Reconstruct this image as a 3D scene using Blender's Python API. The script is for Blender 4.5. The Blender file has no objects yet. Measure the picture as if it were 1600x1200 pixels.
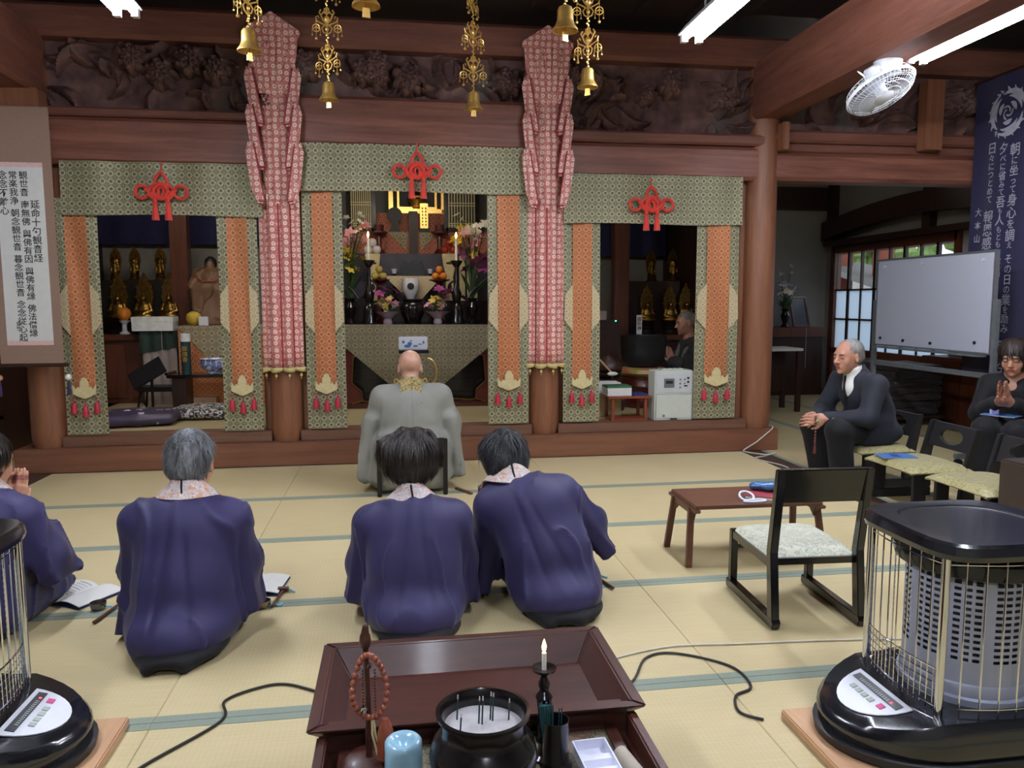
import bpy, bmesh, math, random
import numpy as np
from mathutils import Vector, Matrix, Euler
random.seed(7); rng = np.random.default_rng(7)
SC = bpy.context.scene
COL = SC.collection
PI = math.pi

# ---------------------------------------------------------------- camera
FPX, PITCH, YAW, ROLL, CAMH = 1207.7, 0.10566, 0.14746, -0.0030, 1.269
_fw = np.array([math.sin(YAW)*math.cos(PITCH), math.cos(YAW)*math.cos(PITCH), -math.sin(PITCH)])
_rt = np.array([math.cos(YAW), -math.sin(YAW), 0.0])
_up = np.cross(_rt, _fw)
_r = math.cos(ROLL)*_rt+math.sin(ROLL)*_up
_u = -math.sin(ROLL)*_rt+math.cos(ROLL)*_up
_o = np.array([0, 0, CAMH])
cam_data = bpy.data.cameras.new('camera')
cam = bpy.data.objects.new('camera', cam_data); COL.objects.link(cam)
cam_data.sensor_fit = 'HORIZONTAL'; cam_data.sensor_width = 36.0
cam_data.lens = 36.0*FPX/1600.0
cam_data.clip_start = 0.05; cam_data.clip_end = 200
m3 = Matrix((_r, _u, -_fw)).transposed()
cam.matrix_world = Matrix.Translation(_o) @ m3.to_4x4()
SC.camera = cam

def ray(x, y): return (x-800)/FPX*_r-(y-600)/FPX*_u+_fw
def at(x, y, Y):                      # point of the place seen at a pixel, at depth Y
    d = ray(x, y); return _o+d*(Y/d[1])
def on(x, y, z=0.0):                  # point of the place seen at a pixel, at height z
    d = ray(x, y); return _o+d*((z-CAMH)/d[2])

# ---------------------------------------------------------------- world, exposure
W = bpy.data.worlds.new('sky'); SC.world = W; W.use_nodes = True
bg = W.node_tree.nodes['Background']
bg.inputs[0].default_value = (0.78, 0.88, 1.0, 1); bg.inputs[1].default_value = 0.9
SC.view_settings.view_transform = 'Standard'; SC.view_settings.look = 'None'
SC.view_settings.gamma = 1.0; SC.view_settings.use_curve_mapping = False
SC.view_settings.exposure = 0.85
LAMP = 105.0        # strength of the fluorescent tubes
try:
    SC.cycles.max_bounces = 8; SC.cycles.diffuse_bounces = 4; SC.cycles.caustics_reflective = False; SC.cycles.caustics_refractive = False
    SC.cycles.sample_clamp_indirect = 4.0
except Exception: pass

# ---------------------------------------------------------------- materials
def lin(h):
    h = h.lstrip('#'); out = []
    for i in (0, 2, 4):
        c = int(h[i:i+2], 16)/255; out.append(c/12.92 if c <= .04045 else ((c+.055)/1.055)**2.4)
    return (*out, 1)
class N:
    def __init__(s, name):
        s.m = bpy.data.materials.new(name); s.m.use_nodes = True; s.t = s.m.node_tree
        s.b = s.t.nodes['Principled BSDF']
    def n(s, typ, **kw):
        x = s.t.nodes.new(typ)
        for k, v in kw.items():
            if k.startswith('_'): setattr(x, k[1:], v)
            else:
                key = k.replace('__', ' ')
                x.inputs[int(key[1:]) if key[0] == 'i' and key[1:].isdigit() else key].default_value = v
        return x
    def l(s, a, b): s.t.links.new(a, b)
    def math(s, op, a, b=None, c=None):
        x = s.n('ShaderNodeMath', _operation=op)
        for i, v in enumerate((a, b, c)):
            if v is None: continue
            if isinstance(v, (int, float)): x.inputs[i].default_value = v
            else: s.l(v, x.inputs[i])
        return x.outputs[0]
    def mix(s, f, a, b):
        x = s.n('ShaderNodeMix', _data_type='RGBA')
        for i, v in ((0, f), (6, a), (7, b)):
            if isinstance(v, (int, float)): x.inputs[i].default_value = v
            elif isinstance(v, tuple): x.inputs[i].default_value = v
            else: s.l(v, x.inputs[i])
        return x.outputs[2]
    def ramp(s, f, *stops):
        x = s.n('ShaderNodeValToRGB'); e = x.color_ramp.elements
        while len(e) > 1: e.remove(e[-1])
        for i, (p, c) in enumerate(stops):
            el = e[0] if i == 0 else e.new(p)
            el.position = p; el.color = c if isinstance(c, tuple) else (c, c, c, 1)
        s.l(f, x.inputs[0]); return x.outputs[0]
    def coord(s, kind='Object', scale=(1, 1, 1), rot=(0, 0, 0)):
        c = s.n('ShaderNodeTexCoord'); mp = s.n('ShaderNodeMapping')
        s.l(c.outputs[kind], mp.inputs[0]); mp.inputs['Scale'].default_value = scale; mp.inputs['Rotation'].default_value = rot
        return mp.outputs[0]
    def noise(s, vec, scale, detail=3, rough=.55, dist=0):
        x = s.n('ShaderNodeTexNoise', Scale=scale, Detail=detail, Roughness=rough, Distortion=dist)
        s.l(vec, x.inputs['Vector']); return x.outputs[0]
    def col(s, c):
        if isinstance(c, tuple): s.b.inputs['Base Color'].default_value = c
        else: s.l(c, s.b.inputs['Base Color'])
        return s
    def set(s, rough=.5, metal=0, spec=.5, coat=0, sheen=0, trans=0):
        s.b.inputs['Roughness'].default_value = rough; s.b.inputs['Metallic'].default_value = metal
        s.b.inputs['Specular IOR Level'].default_value = spec; s.b.inputs['Coat Weight'].default_value = coat
        s.b.inputs['Coat Roughness'].default_value = .1
        s.b.inputs['Sheen Weight'].default_value = sheen; s.b.inputs['Transmission Weight'].default_value = trans
        return s
    def bump(s, h, strength=.3, dist=.01):
        x = s.n('ShaderNodeBump', Strength=strength, Distance=dist); s.l(h, x.inputs['Height']); s.l(x.outputs[0], s.b.inputs['Normal'])
        return s
M = {}
def plain(name, c, rough=.5, metal=0, var=.12, scale=18, **kw):
    k = N(name); c = lin(c) if isinstance(c, str) else c
    v = k.coord(); nz = k.noise(v, scale, 3)
    lo = tuple(x*(1-var) for x in c[:3])+(1,); hi = tuple(min(1, x*(1+var)) for x in c[:3])+(1,)
    k.col(k.ramp(nz, (.3, lo), (.7, hi))); k.set(rough, metal, **kw); M[name] = k.m; return k
def wood(name, dark, light, axis='X', scale=6, rough=.45, stretch=14, coat=0, bump=.15):
    k = N(name); sc = {'X': (1, stretch, stretch), 'Y': (stretch, 1, stretch), 'Z': (stretch, stretch, 1)}[axis]
    v = k.coord('Object', sc); n1 = k.noise(v, scale*.35, 4, .6, .6); n2 = k.noise(v, scale*2.2, 3, .7)
    f = k.math('ADD', k.math('MULTIPLY', n1, .7), k.math('MULTIPLY', n2, .3))
    k.col(k.ramp(f, (.3, lin(dark)), (.7, lin(light)))); k.set(rough, coat=coat); k.bump(f, bump, .004); M[name] = k.m; return k
def brocade(name, base, base2, ringc, cell=.05, axes='XZ', gold=.25, line=.5, coord='Object', petal=True, rough=.55):
    # woven silk: rows of ring medallions between fine crossed lines
    k = N(name); c = k.n('ShaderNodeTexCoord'); sp = k.n('ShaderNodeSeparateXYZ'); k.l(c.outputs[coord], sp.inputs[0])
    a, b = sp.outputs['XYZ'.index(axes[0])], sp.outputs['XYZ'.index(axes[1])]
    def cellc(x, s, off=0):
        f = k.math('FRACT', k.math('ADD', k.math('DIVIDE', x, s), off)); return k.math('SUBTRACT', f, .5)
    def ring(cx, cy, r, w):
        d = k.math('SQRT', k.math('ADD', k.math('MULTIPLY', cx, cx), k.math('MULTIPLY', cy, cy)))
        if petal:
            an = k.math('ARCTAN2', cy, cx); d = k.math('ADD', d, k.math('MULTIPLY', k.math('SINE', k.math('MULTIPLY', an, 8)), .015))
        return k.math('LESS_THAN', k.math('ABSOLUTE', k.math('SUBTRACT', d, r)), w), k.math('LESS_THAN', d, r*.35)
    r1, d1 = ring(cellc(a, cell), cellc(b, cell), .30, .085)
    lx = k.math('LESS_THAN', k.math('ABSOLUTE', cellc(a, cell/2, .5)), .13)
    ly = k.math('LESS_THAN', k.math('ABSOLUTE', cellc(b, cell/2, .5)), .10)
    out = k.math('GREATER_THAN', k.math('MAXIMUM', k.math('ABSOLUTE', cellc(a, cell)), k.math('ABSOLUTE', cellc(b, cell))), .36)
    lines = k.math('MULTIPLY', k.math('MULTIPLY', k.math('MAXIMUM', lx, ly), out), line)
    pat = k.math('MAXIMUM', r1, lines)
    nz = k.noise(c.outputs[coord], 3.0, 2)
    bc = k.ramp(nz, (.35, lin(base)), (.65, lin(base2)))
    fine = k.noise(c.outputs[coord], 160, 2)
    bc2 = k.mix(k.math('MULTIPLY', fine, .35), bc, lin(ringc))
    colr = k.mix(k.math('MULTIPLY', pat, .85), bc2, lin(ringc))
    colr = k.mix(k.math('MULTIPLY', d1, .7), colr, lin(base))
    k.col(colr); k.set(rough, gold, sheen=.2); k.bump(pat, .35, .002); M[name] = k.m; return k
def emit(name, c, strength):
    k = N(name); c = lin(c); k.col(c); k.b.inputs['Emission Color'].default_value = c; k.b.inputs['Emission Strength'].default_value = strength
    M[name] = k.m; return k

# ---------------------------------------------------------------- mesh helpers
def rotm(rx=0, ry=0, rz=0): return np.array(Euler((rx, ry, rz)).to_matrix())
class MB:
    def __init__(s): s.v = []; s.f = []; s.uv = None
    def add(s, vs, fs):
        b = len(s.v); s.v += [tuple(map(float, p)) for p in vs]; s.f += [tuple(b+i for i in f) for f in fs]; return s
    def box(s, x0, x1, y0, y1, z0, z1):
        return s.add([(x0,y0,z0),(x1,y0,z0),(x1,y1,z0),(x0,y1,z0),(x0,y0,z1),(x1,y0,z1),(x1,y1,z1),(x0,y1,z1)],
                     [(0,3,2,1),(4,5,6,7),(0,1,5,4),(1,2,6,5),(2,3,7,6),(3,0,4,7)])
    def obox(s, c, half, R=None):
        R = np.eye(3) if R is None else np.asarray(R); c = np.asarray(c, float)
        vs = [c+R@np.array([sx*half[0], sy*half[1], sz*half[2]]) for sz in (-1,1) for sx, sy in ((-1,-1),(1,-1),(1,1),(-1,1))]
        return s.add(vs, [(0,3,2,1),(4,5,6,7),(0,1,5,4),(1,2,6,5),(2,3,7,6),(3,0,4,7)])
    def bar(s, a, b, w, d=None, up=(0,0,1)):
        a = np.asarray(a, float); b = np.asarray(b, float); d = d or w; L = np.linalg.norm(b-a); z = (b-a)/L
        u = np.asarray(up, float)
        if abs(z@u) > .95: u = np.array([0, 1., 0])
        x = np.cross(u, z); x /= np.linalg.norm(x); y = np.cross(z, x)
        return s.obox((a+b)/2, (w/2, d/2, L/2), np.stack([x, y, z], 1))
    def lathe(s, prof, c=(0,0,0), seg=24, R=None, cap=True):
        R = np.eye(3) if R is None else np.asarray(R); c = np.asarray(c, float); vs = []; fs = []
        for r, z in prof:
            for i in range(seg):
                a = 2*PI*i/seg; vs.append(c+R@np.array([r*math.cos(a), r*math.sin(a), z]))
        n = len(prof)
        for j in range(n-1):
            for i in range(seg):
                k = (i+1) % seg; fs.append((j*seg+i, j*seg+k, (j+1)*seg+k, (j+1)*seg+i))
        if cap:
            fs.append(tuple(range(seg-1, -1, -1))); fs.append(tuple((n-1)*seg+i for i in range(seg)))
        return s.add(vs, fs)
    def cyl(s, a, b, r, r2=None, seg=12):
        return s.tube([a, b], [r, r if r2 is None else r2], seg)
    def tube(s, pts, r, seg=8, closed=False, flat=1.0):
        P = np.asarray(pts, float); n = len(P); rr = [r]*n if isinstance(r, (int, float)) else r
        T = np.zeros_like(P)
        for i in range(n):
            a = P[(i-1) % n] if (closed or i > 0) else P[i]; b = P[(i+1) % n] if (closed or i < n-1) else P[i]
            T[i] = (b-a)/(np.linalg.norm(b-a)+1e-12)
        u = np.array([0, 0, 1.]) if abs(T[0][2]) < .9 else np.array([1., 0, 0]); vs = []
        for i in range(n):
            u = u-T[i]*(u@T[i]); u /= np.linalg.norm(u)+1e-12; w = np.cross(T[i], u)
            for k in range(seg):
                a = 2*PI*k/seg; vs.append(P[i]+rr[i]*(math.cos(a)*u*flat+math.sin(a)*w))
        fs = []
        for j in range(n if closed else n-1):
            j2 = (j+1) % n
            for k in range(seg):
                k2 = (k+1) % seg; fs.append((j*seg+k, j*seg+k2, j2*seg+k2, j2*seg+k))
        if not closed: fs.append(tuple(range(seg-1, -1, -1))); fs.append(tuple((n-1)*seg+k for k in range(seg)))
        return s.add(vs, fs)
    def prism(s, poly, t0, t1, plane='XZ'):
        n = len(poly)
        def P(a, b, t): return {'XZ': (a, t, b), 'XY': (a, b, t), 'YZ': (t, a, b)}[plane]
        vs = [P(a, b, t0) for a, b in poly]+[P(a, b, t1) for a, b in poly]
        fs = [tuple(range(n)), tuple(range(2*n-1, n-1, -1))]+[(i, n+i, n+(i+1) % n, (i+1) % n) for i in range(n)]
        return s.add(vs, fs)
    def ball(s, c, r, seg=12, R=None):
        r = (r, r, r) if isinstance(r, (int, float)) else r; c = np.asarray(c, float); h = max(4, seg//2); vs = []; fs = []
        R = np.eye(3) if R is None else R
        for j in range(h+1):
            t = PI*j/h
            for i in range(seg):
                a = 2*PI*i/seg; vs.append(c+R@np.array([r[0]*math.sin(t)*math.cos(a), r[1]*math.sin(t)*math.sin(a), -r[2]*math.cos(t)]))
        for j in range(h):
            for i in range(seg):
                k = (i+1) % seg; fs.append((j*seg+i, j*seg+k, (j+1)*seg+k, (j+1)*seg+i))
        return s.add(vs, fs)
    def grid(s, fn, nu, nv, closed=False):
        vs = [fn(i/(nu-1), j/(nv-1)) for j in range(nv) for i in range(nu)]
        return s.add(vs, [(j*nu+i, j*nu+i+1, (j+1)*nu+i+1, (j+1)*nu+i) for j in range(nv-1) for i in range(nu-1)])
    def slab(s, fn, nu, nv, t):       # a sheet with real thickness t
        A = np.array([fn(i/(nu-1), j/(nv-1)) for j in range(nv) for i in range(nu)], float).reshape(nv, nu, 3)
        du = np.gradient(A, axis=1); dv = np.gradient(A, axis=0); n = np.cross(du, dv); n /= np.linalg.norm(n, axis=2, keepdims=True)+1e-12
        B = A-n*t; b = nu*nv
        fs = []
        for j in range(nv-1):
            for i in range(nu-1):
                q = (j*nu+i, j*nu+i+1, (j+1)*nu+i+1, (j+1)*nu+i); fs.append(q); fs.append(tuple(b+x for x in q[::-1]))
        for i in range(nu-1):
            fs.append((i+1, i, b+i, b+i+1)); k = (nv-1)*nu; fs.append((k+i, k+i+1, b+k+i+1, b+k+i))
        for j in range(nv-1):
            fs.append((j*nu, (j+1)*nu, b+(j+1)*nu, b+j*nu)); k = nu-1; fs.append(((j+1)*nu+k, j*nu+k, b+j*nu+k, b+(j+1)*nu+k))
        return s.add(list(A.reshape(-1, 3))+list(B.reshape(-1, 3)), fs)
    def xf(s, R=None, t=(0,0,0), sc=1.0, since=0):
        R = np.eye(3) if R is None else np.asarray(R); t = np.asarray(t, float)
        s.v[since:] = [tuple(R@(np.asarray(p)*sc)+t) for p in s.v[since:]]; return s
    def build(s, name, mat, parent=None, smooth=False, bevel=0, world=False, angle=40, segs=2, origin=None):
        V = np.array(s.v, float).reshape(-1, 3)
        loc = None
        if parent is None:
            lo, hi = V.min(0), V.max(0); loc = np.array([(lo[0]+hi[0])/2, (lo[1]+hi[1])/2, lo[2]]) if origin is None else np.asarray(origin, float)
            V = V-loc
        elif world: V = V-np.array(wloc(parent))
        me = bpy.data.meshes.new(name); me.from_pydata(V.tolist(), [], s.f)
        bm = bmesh.new(); bm.from_mesh(me)
        bmesh.ops.recalc_face_normals(bm, faces=bm.faces)
        if bevel:
            ed = [e for e in bm.edges if len(e.link_faces) == 2 and e.calc_face_angle(0) > math.radians(30)]
            bmesh.ops.bevel(bm, geom=ed, offset=bevel, segments=segs, affect='EDGES', clamp_overlap=True)
        bm.to_mesh(me); bm.free()
        return finish(name, me, mat, parent, loc, smooth, angle)
def wloc(p):
    l = np.zeros(3)
    while p is not None: l = l+np.array(p.location); p = p.parent
    return l
def finish(name, me, mat, parent=None, loc=None, smooth=False, angle=40):
    for m in (mat if isinstance(mat, (list, tuple)) else [mat]): me.materials.append(M[m] if isinstance(m, str) else m)
    if smooth:
        me.polygons.foreach_set('use_smooth', [True]*len(me.polygons))
        if smooth != 'all':
            try: me.set_sharp_from_angle(angle=math.radians(angle))
            except Exception: pass
    me.update()
    o = bpy.data.objects.new(name, me); COL.objects.link(o)
    if loc is not None: o.location = tuple(map(float, loc))
    o.parent = parent
    return o
def tag(o, label=None, cat=None, group=None, kind=None):
    if label: o['label'] = label
    if cat: o['category'] = cat
    if group: o['group'] = group
    if kind: o['kind'] = kind
    return o
def thing(name, label, cat, loc=(0,0,0), rz=0, group=None):
    o = bpy.data.objects.new(name, None); COL.objects.link(o); o.location = tuple(map(float, loc)); o.rotation_euler = (0, 0, rz)
    o.empty_display_size = .1
    return tag(o, label, cat, group)
def struct(name, mb, mat, parent=None, **kw):
    o = mb.build(name, mat, parent, **kw)
    if parent is None: o['kind'] = 'structure'
    return o
def copy_tree(o, parent=None):
    c = o.copy(); COL.objects.link(c); c.parent = parent
    for ch in list(o.children): copy_tree(ch, c)
    return c
def dup(o, loc, rz=0, label=None, group=None, scale=None):
    c = copy_tree(o); c.location = tuple(map(float, loc)); c.rotation_euler = (0, 0, rz)
    if label: c['label'] = label
    if group: c['group'] = group
    if scale: c.scale = (scale,)*3
    return c
def vtext(name, cols, size, mat, parent, xs, ztop, y, step=1.0, facing=-1, squeeze=1.0, thick=.0008):
    # vertical columns of characters on the X-Z plane of the parent, real thin ink geometry
    V = []; F = []
    for (txt, x, z0, sz) in cols:
        z = z0
        for ch in txt:
            if ch == ' ': z -= sz*.45; continue
            V0, F0 = glyph(ch)
            if len(V0):
                b = len(V); V += [(x+(p[0]-.5)*sz*squeeze, y, z-sz+(p[1]+.12)*sz) for p in V0]; F += [tuple(b+i for i in f) for f in F0]
            z -= sz*step
    me = bpy.data.meshes.new(name); me.from_pydata(V, [], F)
    return tag(finish(name, me, mat, parent), kind='stuff')
_gl = {}
def glyph(ch):
    if ch not in _gl:
        cu = bpy.data.curves.new('glyph', 'FONT'); cu.body = ch; cu.size = 1.0; cu.resolution_u = 2; cu.offset = .012
        o = bpy.data.objects.new('glyph', cu); COL.objects.link(o)
        dg = bpy.context.evaluated_depsgraph_get(); ev = o.evaluated_get(dg); me = ev.to_mesh()
        _gl[ch] = ([tuple(v.co[:2]) for v in me.vertices], [tuple(p.vertices) for p in me.polygons])
        ev.to_mesh_clear(); bpy.data.objects.remove(o); bpy.data.curves.remove(cu)
    return _gl[ch]
def line_text(txt, size):          # horizontal writing, returns verts/faces in the XY plane
    cu = bpy.data.curves.new('glyph', 'FONT'); cu.body = txt; cu.size = size; cu.resolution_u = 2
    o = bpy.data.objects.new('glyph', cu); COL.objects.link(o)
    dg = bpy.context.evaluated_depsgraph_get(); ev = o.evaluated_get(dg); me = ev.to_mesh()
    r = ([tuple(v.co) for v in me.vertices], [tuple(p.vertices) for p in me.polygons])
    ev.to_mesh_clear(); bpy.data.objects.remove(o); bpy.data.curves.remove(cu); return r

# ---------------------------------------------------------------- organic surfaces: distance field + surface nets
def axis(lo, hi, step, fine=()):
    p = [lo]
    while p[-1] < hi:
        st = step
        for a, b, s in fine:
            if a <= p[-1] <= b: st = min(st, s)
        p.append(p[-1]+st)
    return np.array(p, np.float32)
class SD:
    def __init__(s, ax, ay, az):
        s.ax, s.ay, s.az = ax, ay, az; s.d = np.full((len(ax), len(ay), len(az)), .2, np.float32)
        s.R = np.eye(3); s.t = np.zeros(3)
    def frame(s, R=None, t=None): s.R = np.eye(3) if R is None else np.asarray(R); s.t = np.zeros(3) if t is None else np.asarray(t, float); return s
    def P(s, p): return s.R@np.asarray(p, float)+s.t
    def _sl(s, lo, hi):
        return tuple(slice(max(0, int(np.searchsorted(a, l))-1), int(np.searchsorted(a, h))+1) for a, l, h in zip((s.ax, s.ay, s.az), lo, hi))
    def _ap(s, lo, hi, fn, k, op):
        pad = k+.025; sl = s._sl(lo-pad, hi+pad)
        X = s.ax[sl[0]][:, None, None]; Y = s.ay[sl[1]][None, :, None]; Z = s.az[sl[2]][None, None, :]
        if X.size == 0 or Y.size == 0 or Z.size == 0: return s
        dn = fn(X, Y, Z).astype(np.float32); d = s.d[sl]; k = max(k, 1e-4)
        if op == 'u': h = np.clip(.5+.5*(d-dn)/k, 0, 1); s.d[sl] = d*(1-h)+dn*h-k*h*(1-h)
        else: h = np.clip(.5-.5*(d+dn)/k, 0, 1); s.d[sl] = d*(1-h)+(-dn)*h+k*h*(1-h)
        return s
    def cap(s, a, b, ra, rb=None, k=.02, op='u'):
        a = s.P(a); b = s.P(b); rb = ra if rb is None else rb; ba = b-a; L = max(ba@ba, 1e-9); rm = max(ra, rb)
        def fn(X, Y, Z):
            px, py, pz = X-a[0], Y-a[1], Z-a[2]; h = np.clip((px*ba[0]+py*ba[1]+pz*ba[2])/L, 0, 1)
            return np.sqrt((px-h*ba[0])**2+(py-h*ba[1])**2+(pz-h*ba[2])**2)-(ra+(rb-ra)*h)
        return s._ap(np.minimum(a, b)-rm, np.maximum(a, b)+rm, fn, k, op)
    def chain(s, pts, rs, k=.02):
        for i in range(len(pts)-1): s.cap(pts[i], pts[i+1], rs[i], rs[i+1], k)
        return s
    def ell(s, c, r, k=.02, R=None, op='u'):
        c = s.P(c); Rm = s.R if R is None else s.R@np.asarray(R); r = np.asarray(r, float); e = np.sqrt((Rm**2)@(r**2))
        def fn(X, Y, Z):
            px, py, pz = X-c[0], Y-c[1], Z-c[2]; q = [(px*Rm[0, i]+py*Rm[1, i]+pz*Rm[2, i]) for i in range(3)]
            k0 = np.sqrt(sum((q[i]/r[i])**2 for i in range(3))); k1 = np.sqrt(sum((q[i]/r[i]**2)**2 for i in range(3)))+1e-6
            return k0*(k0-1)/k1
        return s._ap(c-e, c+e, fn, k, op)
    def box(s, c, h, rd=.01, k=.02, R=None, op='u'):
        c = s.P(c); Rm = s.R if R is None else s.R@np.asarray(R); h = np.asarray(h, float); e = np.abs(Rm)@h
        def fn(X, Y, Z):
            px, py, pz = X-c[0], Y-c[1], Z-c[2]
            q = [np.abs(px*Rm[0, i]+py*Rm[1, i]+pz*Rm[2, i])-(h[i]-rd) for i in range(3)]
            return np.sqrt(sum(np.maximum(v, 0)**2 for v in q))+np.minimum(np.maximum(q[0], np.maximum(q[1], q[2])), 0)-rd
        return s._ap(c-e, c+e, fn, k, op)
    def grid(s): return s.ax[:, None, None], s.ay[None, :, None], s.az[None, None, :]
    def floor(s, z): s.d = np.maximum(s.d, z-s.az[None, None, :]); return s
    def disp(s, fn): s.d = s.d+fn(*s.grid()).astype(np.float32); return s
    def mesh(s):
        d = s.d; d[0] = d[-1] = .2; d[:, 0] = d[:, -1] = .2; d[:, :, 0] = d[:, :, -1] = .2
        ins = d < 0; n = [x-1 for x in d.shape]
        cnt = np.zeros(n, np.int8)
        for i in (0, 1):
            for j in (0, 1):
                for k in (0, 1): cnt += ins[i:n[0]+i, j:n[1]+j, k:n[2]+k]
        act = (cnt > 0) & (cnt < 8); idx = np.full(n, -1, np.int64); ci = np.argwhere(act); idx[act] = np.arange(len(ci))
        acc = np.zeros((len(ci), 3)); num = np.zeros(len(ci)); A = [s.ax, s.ay, s.az]
        cor = [np.array((i, j, k)) for i in (0, 1) for j in (0, 1) for k in (0, 1)]
        for p in cor:
            for e in range(3):
                if p[e] == 1: continue
                q = p.copy(); q[e] = 1; I = ci+p; J = ci+q
                da = d[I[:, 0], I[:, 1], I[:, 2]]; db = d[J[:, 0], J[:, 1], J[:, 2]]; c = (da < 0) != (db < 0)
                t = np.where(c, da/np.where(c, da-db, 1), 0)
                for x in range(3):
                    va = A[x][I[:, x]]; vb = A[x][J[:, x]]; acc[:, x] += np.where(c, va+t*(vb-va), 0)
                num += c
        V = acc/num[:, None]; F = []
        for e in range(3):
            u, v = (e+1) % 3, (e+2) % 3
            a = ins; sl0 = [slice(None)]*3; sl1 = [slice(None)]*3; sl0[e] = slice(0, -1); sl1[e] = slice(1, None)
            for x in (u, v): sl0[x] = slice(1, -1); sl1[x] = slice(1, -1)
            A0 = a[tuple(sl0)]; A1 = a[tuple(sl1)]; ch = A0 != A1; E = np.argwhere(ch)
            if not len(E): continue
            base = E.copy(); base[:, u] += 1; base[:, v] += 1
            def c4(du, dv):
                b = base.copy(); b[:, u] += du; b[:, v] += dv; return idx[b[:, 0], b[:, 1], b[:, 2]]
            q = np.stack([c4(-1, -1), c4(0, -1), c4(0, 0), c4(-1, 0)], 1); fl = A0[ch]
            q = np.where(fl[:, None], q, q[:, ::-1]); F.append(q)
        return V, np.concatenate(F)
    def build(s, name, mat, parent=None, matfn=None, relax=1):
        V, F = s.mesh()
        for _ in range(relax):     # one light Laplacian pass evens the net
            acc = np.zeros_like(V); cn = np.zeros(len(V))
            for a, b in ((0, 1), (1, 2), (2, 3), (3, 0)):
                np.add.at(acc, F[:, a], V[F[:, b]]); np.add.at(acc, F[:, b], V[F[:, a]]); np.add.at(cn, F[:, a], 1); np.add.at(cn, F[:, b], 1)
            V = .5*V+.5*acc/cn[:, None]
        me = bpy.data.meshes.new(name); me.vertices.add(len(V)); me.vertices.foreach_set('co', V.astype(np.float32).ravel())
        me.loops.add(F.size); me.loops.foreach_set('vertex_index', F.ravel().astype(np.int32)); me.polygons.add(len(F))
        me.polygons.foreach_set('loop_start', np.arange(0, F.size, 4, dtype=np.int32)); me.polygons.foreach_set('loop_total', np.full(len(F), 4, np.int32))
        me.update(calc_edges=True)
        o = finish(name, me, mat, parent, None, 'all')
        if matfn is not None:
            me.polygons.foreach_set('material_index', matfn(V[F].mean(1)).astype(np.int32))
        return o
def wob(seed, n=6, f0=6, f1=30):       # smooth wandering field in [-1,1] for folds
    r = np.random.default_rng(seed); K = r.normal(size=(n, 3)); K /= np.linalg.norm(K, axis=1, keepdims=True); K *= r.uniform(f0, f1, (n, 1)); ph = r.uniform(0, 6.28, n)
    return lambda X, Y, Z: sum(np.sin(K[i, 0]*X+K[i, 1]*Y+K[i, 2]*Z+ph[i]) for i in range(n))/n
# ================================================================ materials
wood('pillar_wood', '6e432d', '8c5c3f', 'Z', 6, .5)
wood('beam_wood', '5e3529', '825342', 'X', 5, .55, 10, bump=.3)
wood('beam_wood_y', '5e3529', '825342', 'Y', 5, .55, 10, bump=.3)
wood('sill_wood', '66402f', '84573f', 'X', 4, .4, 16)
wood('threshold_wood', '5e3f30', '7c5743', 'X', 4, .5, 16)
wood('ceiling_wood', '1a1110', '2a1b18', 'Y', 4, .6, 12)
wood('dark_wood', '24140f', '3b2218', 'Z', 5, .45)
wood('red_lacquer_wood', '5a1e14', '74301d', 'X', 5, .3, 10, coat=.3)
wood('brown_board', '35241c', '4a3428', 'Y', 5, .5, 14)
wood('cabinet_wood', '4a2618', '6b3a25', 'Z', 5, .4)
plain('plaster', 'b9b6ad', .9, var=.06, scale=4)
plain('plaster_grey', '8f8d88', .9, var=.06, scale=4)
plain('navy_cloth', '1c1f4d', .8, var=.2, scale=20, sheen=.3)
plain('tatami_heri', '808a7c', .8, var=.06, scale=120)
def tatami_mat(name, c1, c2, ax):
    k = N(name); v = k.coord('Object', (1, 1, 1)); sp = k.n('ShaderNodeSeparateXYZ'); k.l(v, sp.inputs[0])
    # rush weave: fine ribs, broken by the warp threads
    a = k.math('SINE', k.math('MULTIPLY', sp.outputs[1 if ax == 'X' else 0], 2*PI/.006)); b = k.math('SINE', k.math('MULTIPLY', sp.outputs[0 if ax == 'X' else 1], 2*PI/.016))
    w = k.math('MULTIPLY', k.math('ADD', a, k.math('MULTIPLY', b, .7)), .5)
    sc = (3, 60, 3) if ax == 'X' else (60, 3, 3)
    mp = k.coord('Object', sc); n1 = k.noise(mp, 2.0, 3); n2 = k.noise(v, 1.4, 2)
    oi = k.n('ShaderNodeObjectInfo')
    f = k.math('ADD', k.math('ADD', k.math('MULTIPLY', n1, .4), k.math('MULTIPLY', n2, .45)), k.math('MULTIPLY', oi.outputs['Random'], .15))
    base = k.ramp(f, (.3, lin(c1)), (.7, lin(c2)))
    k.col(k.mix(k.math('MULTIPLY', k.math('MAXIMUM', w, 0), .16), base, lin('8d7748'))); k.set(.6, spec=.35); k.bump(w, .25, .001); M[name] = k.m
tatami_mat('tatami_x', 'b9a97e', 'cabb92', 'X'); tatami_mat('tatami_y', 'a99a72', 'baab82', 'Y')

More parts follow.
